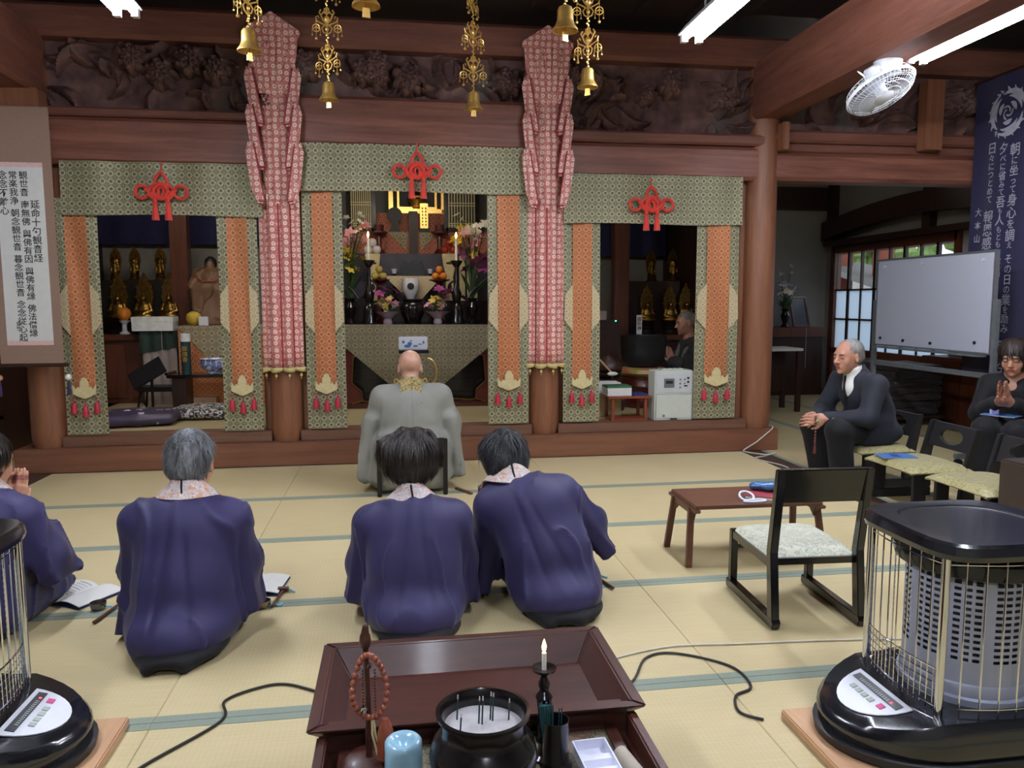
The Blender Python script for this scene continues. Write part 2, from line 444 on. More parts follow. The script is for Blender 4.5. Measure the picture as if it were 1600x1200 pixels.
# ================================================================ the room
fl = struct('floor', MB().box(-5.4, 6.3, -3.2, 10.6, -.25, -.035), 'brown_board')
def mat_mesh(lx, ly, ax, mat, h1=True, h2=True):
    th = .0349
    me = MB().box(0, lx-.0015, 0, ly-.0015, -th, 0).build('tatami_mat', mat, fl, bevel=.002, segs=1)
    w = .036; hs = []
    for on_, e in ((h1, 0), (h2, 1)):
        if not on_: continue
        b = MB()
        if ax == 'X': b.box(0, lx-.003, (ly-.003-w)*e, (ly-.003-w)*e+w, -th, .0015)
        else: b.box((lx-.003-w)*e, (lx-.003-w)*e+w, 0, ly-.003, -th, .0015)
        hs.append(b.build('border_tape', 'tatami_heri', me))
    return me
SEAM = -.755; LX = 1.818; ROW = 5.093; RW = .91
def place_mat(proto, used, x, y):
    o = proto if not used else copy_tree(proto, fl)
    o.location = (x, y, .25-.0005); used.append(o)     # floor origin lies at z=-.25
    return o
FO = np.array(fl.location)
def pm(proto, used, x, y):
    o = place_mat(proto, used, x, y); o.location = (x-FO[0], y-FO[1], -FO[2]); return o
mA = mat_mesh(LX, RW, 'X', 'tatami_x'); uA = []
mB = mat_mesh(LX, 6.128-ROW, 'X', 'tatami_x', True, False); uB = []
for c in range(3):
    pm(mB, uB, SEAM+(c-1)*LX, ROW)
    for r in range(1, 9): pm(mA, uA, SEAM+(c-1)*LX, ROW-r*RW)
# aisle mats run in depth
mC = mat_mesh(RW, LX, 'Y', 'tatami_y'); uC = []
for c in range(3):
    for r in range(7): pm(mC, uC, 3.06+c*RW, 8.58-r*LX)
for c in range(2):
    for r in range(6): pm(mC, uC, -3.66-c*RW-.0, 8.58-r*LX)
# board strips beside the mats
for x0, x1, nm in ((2.884, 3.055, 'floor_board'), (-2.745, -2.577, 'floor_board')):
    MB().box(x0, x1, -2.5, 6.128, -.0349, .002).build(nm, 'brown_board', fl, world=True)
MB().box(5.80, 6.1, -2.5, 10.4, -.0349, .002).build('floor_board', 'brown_board', fl, world=True)

# the raised sanctum: front sill, threshold, inner mats
SZ = .186; IZ = .262
struct('trim_1', MB().box(-2.83, 3.215, 6.13, 6.62, 0, SZ), 'sill_wood', bevel=.006)
PX = [-2.62, -.872, 1.196, 3.06]; PY = 6.27
bays = [(PX[0]+.1, PX[1]-.1), (PX[1]+.1, PX[2]-.1), (PX[2]+.1, PX[3]-.1)]
for i, (a, b) in enumerate(bays):
    struct('trim_%d' % (i+2), MB().box(a+.01, b-.01, 6.19, 6.42, SZ, IZ+.004), 'threshold_wood', bevel=.005)
inn = struct('floor_inner', MB().box(-2.83, 3.215, 6.42, 9.5, -.03, IZ-.04), 'brown_board')
for c in range(3):
    o = MB().box(-2.8+c*2.0, -2.8+c*2.0+1.995, 6.425, 7.335, IZ-.04, IZ).build('tatami_mat', 'tatami_y', inn, bevel=.004, segs=1, world=True)
    o = MB().box(-2.8+c*2.0, -2.8+c*2.0+1.995, 7.34, 8.25, IZ-.04, IZ).build('tatami_mat', 'tatami_y', inn, bevel=.004, segs=1, world=True)
MB().box(-2.8, 3.2, 8.255, 9.49, IZ-.04, IZ).build('floor_board', 'brown_board', inn, world=True)

# pillars: round, with the jambs that flank them
def pillar(x, y, r, z0, z1, label, jambs=()):
    b = MB(); n = 28; prof = [(r*.88, z0), (r*.97, z0+.05), (r, z0+.11), (r, z1)]; b.lathe(prof, (x, y, 0), n)
    o = b.build('pillar', 'pillar_wood', None, smooth=True); tag(o, kind='structure')
    for jx0, jx1 in jambs:
        MB().box(jx0, jx1, y+.02, y+.12, IZ+.004, 2.3).build('jamb', 'pillar_wood', o, world=True, bevel=.004)
    # checks (drying cracks) as thin sunken strips
    return o
ZT = 3.168
for i, x in enumerate(PX):
    js = []
    if i > 0: js.append((x-.17, x-.1))
    if i < 3: js.append((x+.1, x+.17))
    pillar(x, PY, .122 if i in (1, 2) else .128, SZ, ZT, '', js)
# inner pillars behind the curtains
IPX = []
for px, yy in ((287, 8.6), (968, 8.6)):
    p = at(px, 500, yy); IPX.append(p[0])
    b = MB().box(p[0]-.085, p[0]+.085, yy-.085, yy+.085, IZ, 3.4); tag(b.build('pillar', 'cabinet_wood', bevel=.01), kind='structure')
for x, y in ((6.0, 6.27), (-4.9, 6.27), (4.9, 10.15)):
    tag(MB().box(x-.1, x+.1, y-.1, y+.1, 0, 3.5).build('pillar', 'pillar_wood', bevel=.015), kind='structure')

# beams over the bays with engraved scrolls, carved transoms above
k = N('engraved'); v = k.coord('Object', (1, 14, 14)); n1 = k.noise(v, 1.6, 4, .6, .6)
v2 = k.coord('Object', (1, 1, 1)); n3 = k.noise(v2, 4.5, 1, .4, 2.2); swirl = k.math('LESS_THAN', k.math('ABSOLUTE', k.math('SUBTRACT', n3, .5)), .014)
k.col(k.mix(k.math('MULTIPLY', swirl, .25), k.ramp(n1, (.3, lin('673a2d')), (.7, lin('8f5c49'))), lin('7a5847'))); k.set(.5); k.bump(k.math('MULTIPLY', swirl, -1), .5, .006); M['engraved'] = k.m
k = N('carved'); v = k.coord('Object'); n1 = k.noise(v, 7, 4); n2 = k.noise(v, 3.1, 3, .6); n4 = k.noise(v, 26, 3)
c = k.ramp(n1, (.3, lin('40292a')), (.7, lin('7d5c52')))
c = k.mix(k.ramp(n2, (.58, 0.0), (.66, .55)), c, lin('5d5f5a')); c = k.mix(k.ramp(k.noise(v, 5.3, 2), (.66, 0.0), (.72, .4)), c, lin('8a6a5c'))
k.col(c); k.set(.7); k.bump(n4, .4, .006); M['carved'] = k.m
def beam(n, x0, x1, z0, z1, y0=6.17, y1=6.4, mat='engraved'):
    b = MB(); e = min(.03, (z1-z0)*.2)
    prof = [(y0+e, z0), (y1-e, z0), (y1, z0+e), (y1, z1-e), (y1-e, z1), (y0+e, z1), (y0, z1-e), (y0, z0+e)]
    b.prism(prof, x0, x1, 'YZ'); return struct(n, b, mat)
def ranma(n, x0, x1, z0, z1, seed, y=6.29):
    # a pierced, deeply carved transom: peonies, leaves and clouds in relief
    r = np.random.default_rng(seed); nu = int((x1-x0)*95); nv = int((z1-z0)*95)
    X, Z = np.meshgrid(np.linspace(x0, x1, nu), np.linspace(z0, z1, nv)); Hh = np.full(X.shape, .0)
    for _ in range(int((x1-x0)*16)):
        cx, cz = r.uniform(x0, x1), r.uniform(z0, z1); an = r.uniform(0, PI); a, b_ = r.uniform(.06, .2), r.uniform(.02, .055)
        u = (X-cx)*math.cos(an)+(Z-cz)*math.sin(an); w = -(X-cx)*math.sin(an)+(Z-cz)*math.cos(an); w = w+.5*u*u/a*r.choice([-1, 1])
        q = 1-(u/a)**2-(w/b_)**2; Hh = np.maximum(Hh, np.where(q > 0, r.uniform(.05, .12)*np.sqrt(np.maximum(q, 0))+.012*np.cos(w/b_*6), 0))
    for _ in range(int((x1-x0)*3.2)):
        cx, cz = r.uniform(x0, x1), r.uniform(z0+.08, z1-.08); R0 = r.uniform(.07, .12); rad = np.hypot(X-cx, Z-cz); an = np.arctan2(Z-cz, X-cx)
        pr = R0*(1+.16*np.cos(7*an)); q = 1-(rad/pr)**2
        Hh = np.maximum(Hh, np.where(q > 0, .09+.07*np.sqrt(np.maximum(q, 0))+.016*np.cos(rad/R0*13+2*np.cos(7*an)), 0))
    b = MB(); V = np.stack([X, y-Hh, Z], -1).reshape(-1, 3)
    b.v = [tuple(p) for p in V]; b.f = [(j*nu+i, j*nu+i+1, (j+1)*nu+i+1, (j+1)*nu+i) for j in range(nv-1) for i in range(nu-1)]
    k0 = len(b.v); b.box(x0, x1, y+.001, y+.06, z0, z1)
    return struct(n, b, 'carved', smooth=True)
L0, L1 = PX[0]-.05, PX[1]; C0, C1 = PX[1], PX[2]; R0, R1 = PX[2], PX[3]
beam('trim_10', L0, L1, 2.285, 2.62); beam('trim_11', C0, C1, 2.455, 2.83); beam('trim_12', R0, R1, 2.265, 2.535)
beam('trim_13', R0, R1, 2.54, 2.63, 6.15, 6.36, 'beam_wood'); beam('trim_14', L0, L1, 2.625, 2.69, 6.18, 6.36, 'beam_wood')
ranma('trim_15', L0, L1, 2.69, 3.17, 3); ranma('trim_16', C0, C1, 2.83, 3.17, 5); ranma('trim_17', R0, R1, 2.63, 3.17, 11)
beam('trim_18', -5.3, 6.1, 3.17, 3.40, 6.14, 6.42, 'beam_wood')
# the same line of beams carried on over the side aisles
beam('trim_19', PX[3], 6.1, 2.27, 2.50); beam('trim_20', PX[3], 6.1, 2.58, 2.68, 6.16, 6.36, 'beam_wood'); ranma('trim_21', PX[3]+.1, 6.1, 2.68, 3.17, 23)
beam('trim_22', PX[3], 6.1, 2.50, 2.585, 6.2, 6.36, 'beam_wood')
for px, w in ((1222, .055), (1450, .16)):
    p = at(px, 220, 6.14); struct('trim_23' if px < 1300 else 'trim_24', MB().box(p[0]-w/2, p[0]+w/2, 6.06, 6.18, 2.5 if px < 1300 else 2.53, 2.72 if px < 1300 else 3.1), 'pillar_wood', bevel=.006)
beam('trim_25', -5.3, PX[0], 2.30, 2.62); ranma('trim_26', -5.3, PX[0]-.1, 2.69, 3.17, 31)
# long beams in depth over the pillars
def ybeam(n, x0, x1, z0, z1, y0, y1, mat='beam_wood_y'):
    e = .03; b = MB(); prof = [(x0+e, z0), (x1-e, z0), (x1, z0+e), (x1, z1), (x0, z1), (x0, z0+e)]; b.prism(prof, y0, y1, 'XZ'); return struct(n, b, mat)
ybeam('trim_27', 2.93, 3.21, 2.76, 3.2, -3.0, 6.2); ybeam('trim_28', -2.76, -2.48, 2.76, 3.2, -3.0, 6.2)
struct('trim_29', MB().box(-2.83, -2.45, 6.0, 6.16, 2.62, 2.77), 'pillar_wood', bevel=.01)
# ceiling of dark boards on battens
ce = struct('ceiling', MB().box(-5.4, 6.3, -3.2, 10.6, 3.52, 3.6), 'ceiling_wood')
for i in range(13):
    x = -2.3+i*.42
    MB().box(x-.02, x+.02, -3.1, 6.1, 3.485, 3.519).build('ceiling_batten', 'ceiling_wood', ce, world=True)
# outer walls
struct('wall_left', MB().box(-5.4, -5.3, -3.2, 10.6, 0, 3.52), 'plaster_grey')
struct('wall_rear', MB().box(-5.3, 6.1, -3.2, -3.1, 0, 3.52), 'plaster')
struct('wall_back', MB().box(-5.3, 6.1, 10.4, 10.5, 0, 3.52), 'plaster_grey')
# sanctum back and side partitions
struct('wall_sanctum', MB().box(-3.3, 3.35, 9.5, 9.58, 0, 3.52), 'plaster_grey')
struct('wall_sanctum_left', MB().box(-3.36, -3.30, 6.6, 9.58, 0, 3.52), 'dark_wood')
struct('wall_sanctum_right', MB().box(3.35, 3.41, 7.6, 9.58, 0, 3.52), 'dark_wood')
for x0, x1, z0, z1, yy in ((-3.28, -1.2, 1.93, 2.6, 9.35), (1.6, 3.33, 1.83, 2.6, 9.35)):
    o = MB().slab(lambda u, v, x0=x0, x1=x1, z0=z0, z1=z1, yy=yy: (x0+(x1-x0)*u, yy+.015*math.sin(u*40), z0+(z1-z0)*v), 60, 3, .004).build('navy_curtain', 'navy_cloth', smooth=True)
    tag(o, 'plain navy curtain over the %s statues behind the altar' % ('left' if x0 < 0 else 'right'), 'curtain')
for i, x0 in enumerate((-1.2, 1.6)):
    pass

# right wall with its sliding window, panels and lintel
k = N('frosted_glass'); k.col(lin('dfeaf4')); k.set(.6, trans=.0); k.b.inputs['Alpha'].default_value = 1
k.b.inputs['Emission Color'].default_value = lin('cfe4f5'); k.b.inputs['Emission Strength'].default_value = 0
tr = k.n('ShaderNodeBsdfTranslucent'); tr.inputs[0].default_value = (.85, .93, 1, 1); mxs = k.n('ShaderNodeMixShader'); mxs.inputs[0].default_value = .8
out = k.t.nodes['Material Output']; k.l(k.b.outputs[0], mxs.inputs[1]); k.l(tr.outputs[0], mxs.inputs[2]); k.l(mxs.outputs[0], out.inputs[0]); M['frosted_glass'] = k.m
k = N('clear_glass'); k.col((1, 1, 1, 1)); k.set(.02, trans=1); k.b.inputs['IOR'].default_value = 1.05; M['clear_glass'] = k.m
WX = 6.1; WY0, WY1, WZ0, WZ1 = 7.75, 10.2, .62, 1.93
wr = struct('wall_right', MB().box(WX, WX+.1, -3.2, WY0, 0, 3.52).box(WX, WX+.1, WY1, 10.6, 0, 3.52).box(WX, WX+.1, WY0, WY1, 0, WZ0).box(WX, WX+.1, WY0, WY1, WZ1, 3.52), 'plaster_grey')
win = tag(MB().box(WX-.03, WX+.08, WY1-.06, WY1+.05, 0, WZ1+.1).box(WX-.03, WX+.08, WY0-.05, WY0+.05, 0, WZ1+.1).box(WX-.03, WX+.08, WY0, WY1, WZ1, WZ1+.1).box(WX-.03, WX+.08, WY0, WY1, WZ0-.08, WZ0).build('window_1', 'cabinet_wood', bevel=.006), kind='structure')
ny = 8; zr = [WZ0, .93, 1.37, WZ1]; zr = [WZ0, 1.02, 1.42, WZ1]
for i in range(ny):
    a = WY0+.05+(WY1-WY0-.11)*i/ny; b_ = WY0+.05+(WY1-WY0-.11)*(i+1)/ny
    wbar = .045 if i % 2 else .02
    MB().box(WX, WX+.04, a-wbar/2, a+wbar/2, WZ0, WZ1).build('window_bar', 'dark_wood', win, world=True)
    for j in range(3):
        MB().box(WX+.018, WX+.024, a, b_, zr[j], zr[j+1]).build('pane', 'clear_glass' if j == 2 else 'frosted_glass', win, world=True)
for z in zr[1:3]: MB().box(WX, WX+.04, WY0, WY1, z-.011, z+.011).build('window_bar', 'dark_wood', win, world=True)
# lintel and curved tie beam over the window
struct('trim_31', MB().box(WX-.12, WX, 6.4, 10.3, 2.03, 2.1), 'dark_wood')
def arch(u, v, yy): pass
b = MB(); pr = []
for i in range(25):
    t = i/24; yv = 6.4+3.9*t; pr.append((yv, 2.12+.16*math.sin(PI*t)))
for i in range(25):
    t = 1-i/24; yv = 6.4+3.9*t; pr.append((yv, 2.36+.16*math.sin(PI*t)))
b.prism(pr, WX-.16, WX-.005, 'YZ'); struct('trim_32', b, 'dark_wood')
for i, yy in enumerate((8.2, 10.2)): struct('trim_%d' % (33+i), MB().box(WX-.09, WX, yy-.07, yy+.07, 2.1, 3.5), 'dark_wood')
struct('trim_35', MB().box(3.42, 6.1, 10.28, 10.4, 2.55, 2.85), 'dark_wood'); struct('trim_36', MB().box(4.4, 4.52, 10.3, 10.4, 0, 2.6), 'dark_wood')
# outside the window: the eave of the next building, a beam and greenery
ob = thing('neighbour_roof', 'grey tiled roof with red timber eave seen through the window', 'roof', (9.2, 14.2, 0))
plain('grey_tile', '6d6a66', .8); plain('red_timber', '8f4a33', .7); plain('leaf_green', '7f9a58', .8, var=.4, scale=6)
MB().prism([(-2.4, 1.05), (2.0, 2.0), (2.0, 2.12), (-2.4, 1.17)], 0, 1.2, 'YZ').build('roof_slope', 'grey_tile', ob)
MB().box(0, .3, -2.5, 4, 2.25, 2.4).build('eave_beam', 'red_timber', ob); MB().box(.4, .7, .2, .45, -.1, 2.4).box(.4, .7, 1.6, 1.85, -.1, 2.4).build('post', 'red_timber', ob)
MB().box(1.6, 1.7, -4, 5, 0, 1.9).build('wall', 'plaster', ob)
tg = MB(); r = np.random.default_rng(4)
for _ in range(60): tg.ball(r.normal(0, 1, 3)*np.array([.4, .9, .4]), r.uniform(.15, .3), 6)
o = tg.xf(t=(11.6, 17.2, 2.7)).cyl((11.6, 17.2, 0), (11.6, 17.2, 2.6), .1).build('garden_tree', 'leaf_green'); tag(o, 'leafy garden tree glimpsed through the upper window panes', 'tree')
struct('ground', MB().box(6.3, 16, 2, 24, -.4, -.1), 'grey_tile')
# ================================================================ lamps
emit('tube_glow', 'eef2ff', LAMP); plain('lamp_white', 'd8dade', .5, var=.03); plain('white_plastic', 'c0c2c4', .35, var=.03); plain('blade_grey', '84898f', .4, var=.03)
def lamp_mesh():
    L = 1.24
    root = thing('fluorescent_lamp', 'x', 'lamp')
    MB().prism([(-.03, .075), (.03, .075), (.075, .02), (.075, .012), (-.075, .012), (-.075, .02)], -L/2, L/2, 'XZ').build('housing', 'lamp_white', root)
    for s in (-1, 1):
        MB().cyl((s*.045, -L/2+.02, -.012), (s*.045, L/2-.02, -.012), .0155, seg=8).build('tube', 'tube_glow', root)
        for e in (-1, 1): MB().box(s*.045-.017, s*.045+.017, e*(L/2-.02)-.018, e*(L/2-.02)+.018, -.03, .02).build('socket', 'lamp_white', root)
    MB().cyl((0, -.4, .07), (0, -.4, .76), .006, seg=6).build('hanger', 'lamp_white', root); MB().cyl((0, .4, .07), (0, .4, .76), .006, seg=6).build('hanger', 'lamp_white', root)
    return root
lm = lamp_mesh(); LZ = 2.79
spots = [(-1.37, 3.88, 'lit twin-tube fluorescent lamp hanging at the upper left'), (1.72, 3.86, 'lit twin-tube fluorescent lamp hanging between gold ornaments and the fan'),
         (3.29, 4.05, 'lit twin-tube fluorescent lamp beside the wall fan along the side beam'),
         (-1.37, 1.4, 'added unseen fluorescent lamp above the viewer on the left'), (1.72, 1.4, 'added unseen fluorescent lamp above the viewer on the right'),  # this pair and the rear one are added, unseen, to light the floor
         (.2, -1.2, 'added unseen fluorescent lamp at the rear of the hall')]
for i, (x, y, lb) in enumerate(spots):
    o = lm if i == 0 else dup(lm, (0, 0, 0)); o.location = (x, y, LZ); tag(o, lb, 'lamp', 'fluorescent ceiling lamps')

# added, unseen lamps behind the altar lintels that brighten the dark bays
for i, (x, st_, lb) in enumerate(((-1.75, .85, 'added unseen fill lamp behind the left brocade valance'), (.16, .65, 'added unseen fill lamp behind the central brocade valance'), (2.1, .16, 'dim added unseen fill lamp behind the right brocade valance'))):
    emit('tube_glow_%d' % i, 'fff4e4', LAMP*st_)
    r_ = thing('added_altar_light', lb, 'lamp', (x, 6.75, 2.55), 0)
    MB().box(-.4, .4, -.04, .04, .02, .05).build('housing', 'lamp_white', r_); MB().cyl((-.36, 0, 0), (.36, 0, 0), .015, seg=8).build('tube', 'tube_glow_%d' % i, r_)
    for s in (-1, 1): MB().box(s*.37-.015, s*.37+.015, -.02, .02, -.02, .03).build('socket', 'lamp_white', r_); MB().cyl((s*.3, 0, .05), (s*.3, 0, .97), .005, seg=6).build('hanger', 'lamp_white', r_)
# ================================================================ wall fan under the side beam
FP = at(1376, 142, 4.55)
fan = thing('ceiling_fan', 'white caged oscillating fan hanging from the side beam', 'fan', FP)
Rf = rotm(math.radians(-26), math.radians(-14), 0)
b = MB(); b.lathe([(.205, -.012), (.212, 0), (.205, .012), (.198, 0)], seg=40, R=Rf, cap=False); b.build('cage_rim', 'white_plastic', fan, smooth=True)
b = MB()
for i in range(56):
    a = 2*PI*i/56; ca, sa = math.cos(a), math.sin(a)
    b.tube([Rf@np.array(p) for p in ((.06*ca, .06*sa, -.055), (.14*ca, .14*sa, -.05), (.19*ca, .19*sa, -.03), (.206*ca, .206*sa, 0))], .0016, 4)
    if i % 2 == 0: b.tube([Rf@np.array(p) for p in ((.07*ca, .07*sa, .07), (.15*ca, .15*sa, .065), (.195*ca, .195*sa, .04), (.206*ca, .206*sa, 0))], .0016, 4)
for r_, z_ in ((.1, -.053), (.15, -.047), (.19, -.03), (.19, .043), (.12, .068)): b.lathe([(r_-.002, z_), (r_, z_+.002), (r_+.002, z_), (r_, z_-.002)], seg=40, R=Rf, cap=False)
b.build('cage_wire', 'white_plastic', fan, smooth=True)
MB().lathe([(.0, -.062), (.045, -.062), (.058, -.056), (.06, -.048), (0, -.046)], seg=28, R=Rf).build('badge', 'lamp_white', fan, smooth=True)
for q in range(3):
    def blade(u, v, q=q):
        a = 2*PI*q/3+(u-.5)*1.35; r_ = .035+.145*v; return Rf@np.array([r_*math.cos(a), r_*math.sin(a), .004+(u-.5)*.05])
    MB().slab(blade, 10, 6, .003).build('blade', 'blade_grey', fan, smooth=True)
MB().cyl(Rf@np.array((0, 0, -.03)), Rf@np.array((0, 0, .03)), .035, seg=20).build('hub', 'white_plastic', fan, smooth=True)
b = MB(); b.cyl(Rf@np.array((0, 0, .05)), Rf@np.array((0, 0, .15)), .055, .045, 20); b.build('motor', 'white_plastic', fan, smooth=True)
top = np.array([3.07, 4.62, 2.76])-FP; mt = Rf@np.array((0, 0, .13))
b = MB(); b.cyl(top+np.array((0, 0, -.07)), top, .075, .085, 24); b.build('mount', 'white_plastic', fan, smooth=True)
b = MB(); b.tube([mt+np.array((-.03, 0, 0)), (mt+top)/2+np.array((-.02, 0, 0)), top+np.array((0, 0, -.06))], [.03, .028, .04], 10); b.build('arm', 'white_plastic', fan, smooth=True)
MB().tube([top+np.array((-.05, 0, -.05)), top+np.array((-.14, 0, -.1)), mt+np.array((-.12, -.04, 0)), mt+np.array((-.05, -.02, -.03))], .004, 6).build('cord', 'white_plastic', fan, smooth=True)

# ================================================================ hanging scroll at the left pillar
plain('scroll_mount', '8f7463', .8, var=.06, scale=60); plain('paper', 'd0d0cb', .8, var=.03); plain('scroll_pink', 'd6b3ae', .8, var=.1, scale=60); plain('ink', '1a1a1c', .7)
plain('bead_white', 'e8e4d8', .3); plain('tassel_purple', '33204a', .8); plain('bead_wood', 'b98a5c', .4)
SY = 5.96
sx0, sx1, sz0, sz1 = -2.79, -2.372, .83, 2.62
scr = thing('hanging_scroll', 'tall calligraphy scroll on brown mount hanging before the left pillar', 'scroll', ((sx0+sx1)/2, SY, sz0))
MB().box(sx0, sx1, SY, SY+.006, sz0, sz1).build('mount', 'scroll_mount', scr, world=True)
MB().cyl((sx0-.03, SY+.006, sz0), (sx1+.03, SY+.006, sz0), .014, seg=14).build('roller', 'dark_wood', scr, world=True, smooth=True)
MB().cyl((sx0, SY+.006, sz1), (sx1, SY+.006, sz1), .009, seg=10).build('top_rod', 'scroll_mount', scr, world=True, smooth=True)
px0, px1, pz0, pz1 = -2.738, -2.432, 1.005, 2.215
MB().box(px0, px1, SY-.0015, SY, pz0, pz1).build('paper', 'paper', scr, world=True)
for z0, z1 in ((pz1, pz1+.032), (pz0-.032, pz0)): MB().box(px0, px1, SY-.0015, SY, z0, z1).build('silk_band', 'scroll_pink', scr, world=True)
cx = lambda p: at(p, 300, SY)[0]-(sx0+sx1)/2
zc = lambda p: at(40, p, SY)[2]-sz0
for c_ in [('延命十句観音経', cx(53.5), zc(312), .062), ('観世音 南無佛 與佛有因 與佛有縁 佛法僧縁', cx(38), zc(267), .0585), ('常楽我浄 朝念観世音 暮念観世音 念念従心起', cx(21.5), zc(267), .0585), ('念念不離心', cx(5.5), zc(267), .061), ('皇竹', cx(15), zc(502), .034)]: vtext('writing_column', [c_], 0, 'ink', scr, 0, 0, -.0022)
for x, mt_ in ((sx1+.02, 'bead_white'), (sx0-.02, 'bead_wood')):
    w = thing('scroll_weight', 'round bead scroll weight with purple tassel on the %s roller end' % ('right' if x > -2.5 else 'left'), 'ornament', (x, SY+.006, sz0-.2))
    MB().cyl((0, 0, .12), (0, 0, .186), .002, seg=5).build('cord', 'tassel_purple', w); MB().ball((0, 0, .11), .022, 14).build('bead', mt_, w, smooth=True)
    MB().lathe([(.006, .085), (.009, .07), (.014, -.02), (.004, -.022)], seg=10).build('tassel', 'tassel_purple', w, smooth=True)

# ================================================================ brocade curtains
emit('tube_glow_a', 'fff4e4', LAMP*.22)  # glow of an added, unseen lamp that lifts the dark side aisle
r_ = thing('added_aisle_light', 'added unseen fill lamp in the side aisle behind the cross beam', 'lamp', (4.7, 8.2, 2.8), 0)
MB().box(-.4, .4, -.04, .04, .02, .05).build('housing', 'lamp_white', r_); MB().cyl((-.36, 0, 0), (.36, 0, 0), .015, seg=8).build('tube', 'tube_glow_a', r_)
for s in (-1, 1): MB().cyl((s*.3, 0, .05), (s*.3, 0, .72), .005, seg=6).build('hanger', 'lamp_white', r_)
brocade('brocade_green', '43432c', '57573e', 'b6b08c', .055); brocade('brocade_tan', '6f6650', '857a60', 'b5a784', .075, line=.3)
brocade('brocade_orange', '9a4126', 'a85230', 'cc9560', .055, line=.55); brocade('brocade_pale', 'a99670', 'b6a47f', 'd3c49d', .052)
brocade('brocade_red', '8e2f24', 'a0442f', 'c98a6a', .06, gold=.15)
k = N('brocade_pink'); c = k.n('ShaderNodeTexCoord'); vo = k.n('ShaderNodeTexVoronoi', Scale=21, Randomness=.25, _voronoi_dimensions='2D'); sx = k.n('ShaderNodeSeparateXYZ'); k.l(c.outputs['Object'], sx.inputs[0]); cx3 = k.n('ShaderNodeCombineXYZ'); k.l(sx.outputs[0], cx3.inputs[0]); k.l(sx.outputs[2], cx3.inputs[1]); k.l(cx3.outputs[0], vo.inputs['Vector'])
d_ = vo.outputs['Distance']; ring = k.ramp(d_, (.0, .1), (.1, .1), (.14, 1.0), (.3, 1.0), (.36, 0.0), (.4, .0))
n5 = k.noise(c.outputs['Object'], 55, 2, .5, 2.5); scr_ = k.ramp(n5, (.46, 0.0), (.5, .6), (.55, .6), (.6, 0.0))
f = k.math('MAXIMUM', ring, scr_); k.col(k.mix(f, lin('bd4f45'), lin('f0d3c5'))); k.set(.5, sheen=.3); k.bump(f, .2, .002); M['brocade_pink'] = k.m
plain('red_cord', 'd8321f', .6, var=.1, scale=90, sheen=.4); plain('plaque_cream', 'cfc08f', .5, var=.08, scale=40); plain('red_tassel', 'b3263a', .6, var=.15, scale=90)
plain('pink_red_edge', '9c3038', .6); plain('trim_gold', 'c9b878', .45)

def valance(x0, x1, z0, z1, y, label, seed):
    L = x1-x0; w = wob(seed, 5, 3, 9)
    def f(u, v):
        x = x0+L*u; top = (1-v); return (x, y+.012*math.sin(u*L*16+seed)*(.3+.7*top)+.018*float(w(x, 0., v))*(1-top*.5), z1+(z0-z1)*v-.006*math.sin(u*7+seed)*(v))
    o = MB().slab(f, 90, 14, -.006).build('brocade_valance', 'brocade_green', smooth=True); tag(o, label, 'curtain', 'brocade valances over the altar bays')
    return o
valance(-2.40, -.985, 1.915, 2.30, 6.145, 'grey-green brocade valance over the left altar bay', 1)
valance(-.72, 1.04, 2.115, 2.47, 6.145, 'grey-green brocade valance over the central altar bay', 2)
valance(1.335, 2.845, 1.895, 2.285, 6.145, 'grey-green brocade valance over the right altar bay', 3)
def banner(pl, pr, ytop, label, flip=1, Y=6.18):
    pa = at(pl, 600, Y); pb = at(pr, 600, Y); w = pb[0]-pa[0]; zb = IZ+.02; zt = at(pl, ytop, Y)[2]+.12; H = zt-zb
    root = thing('altar_banner', label, 'banner', ((pa[0]+pb[0])/2, Y, zb), group='vertical brocade banners beside the altar bays')
    MB().slab(lambda u, v: ((u-.5)*w, .006*math.sin(u*9+v*5), H*v), 14, 24, .006).build('cloth', 'brocade_green', root, smooth=True)
    cw = w*.53
    MB().slab(lambda u, v: ((u-.5)*cw, -.012+.006*math.sin(((u-.5)*.53+.5)*9+v*5), .36+(H-.36)*v), 10, 24, .005).build('centre_strip', 'brocade_orange', root, smooth=True)
    zm = 1.215-zb
    for s in (-1, 1):
        poly = [(s*cw/2, zm+.2), (s*(w/2-.01), zm+.11), (s*(w/2-.003), zm-.09), (s*cw/2, zm-.18)]
        MB().prism(poly, -.022, -.012).build('corner_patch', 'brocade_pale', root)
    q = cw/2; pl_ = [(-q*1.08, .385), (-q*.75, .345), (-q*.6, .37), (-q*.42, .355), (-q*.4, .40), (-q*.15, .435), (q*.15, .435), (q*.4, .40), (q*.42, .355), (q*.6, .37), (q*.75, .345), (q*1.08, .385), (q*1.05, .31), (q*.5, .29), (0, .272), (-q*.5, .29), (-q*1.05, .31)]
    MB().prism(pl_, -.036, -.021).build('plaque', 'plaque_cream', root, bevel=.004)
    for s in (-1, 0, 1):
        zt2 = .225 if s == 0 else .25
        MB().cyl((s*q*1.05, -.026, zt2), (s*q*1.05, -.026, zt2+.04), .003, seg=5).build('tassel_cord', 'red_tassel', root)
        MB().lathe([(.006, .0), (.016, -.012), (.021, -.05), (.022, -.085), (.004, -.088)], (s*q*1.05, -.026, zt2), 12).build('tassel', 'red_tassel', root, smooth=True)
    return root
banner(101, 166, 335, 'orange-centred brocade banner nearest the calligraphy scroll'); banner(349, 410, 335, 'orange-centred brocade banner left of the first red pillar hanging')
banner(480, 541, 297, 'orange-centred brocade banner on the left of the central bay'); banner(763, 826, 300, 'orange-centred brocade banner on the right of the central bay')
banner(880, 936, 350, 'orange-centred brocade banner right of the second red pillar hanging'); banner(1084, 1149, 350, 'orange-centred brocade banner beside the white amplifier, nearest the right pillar')
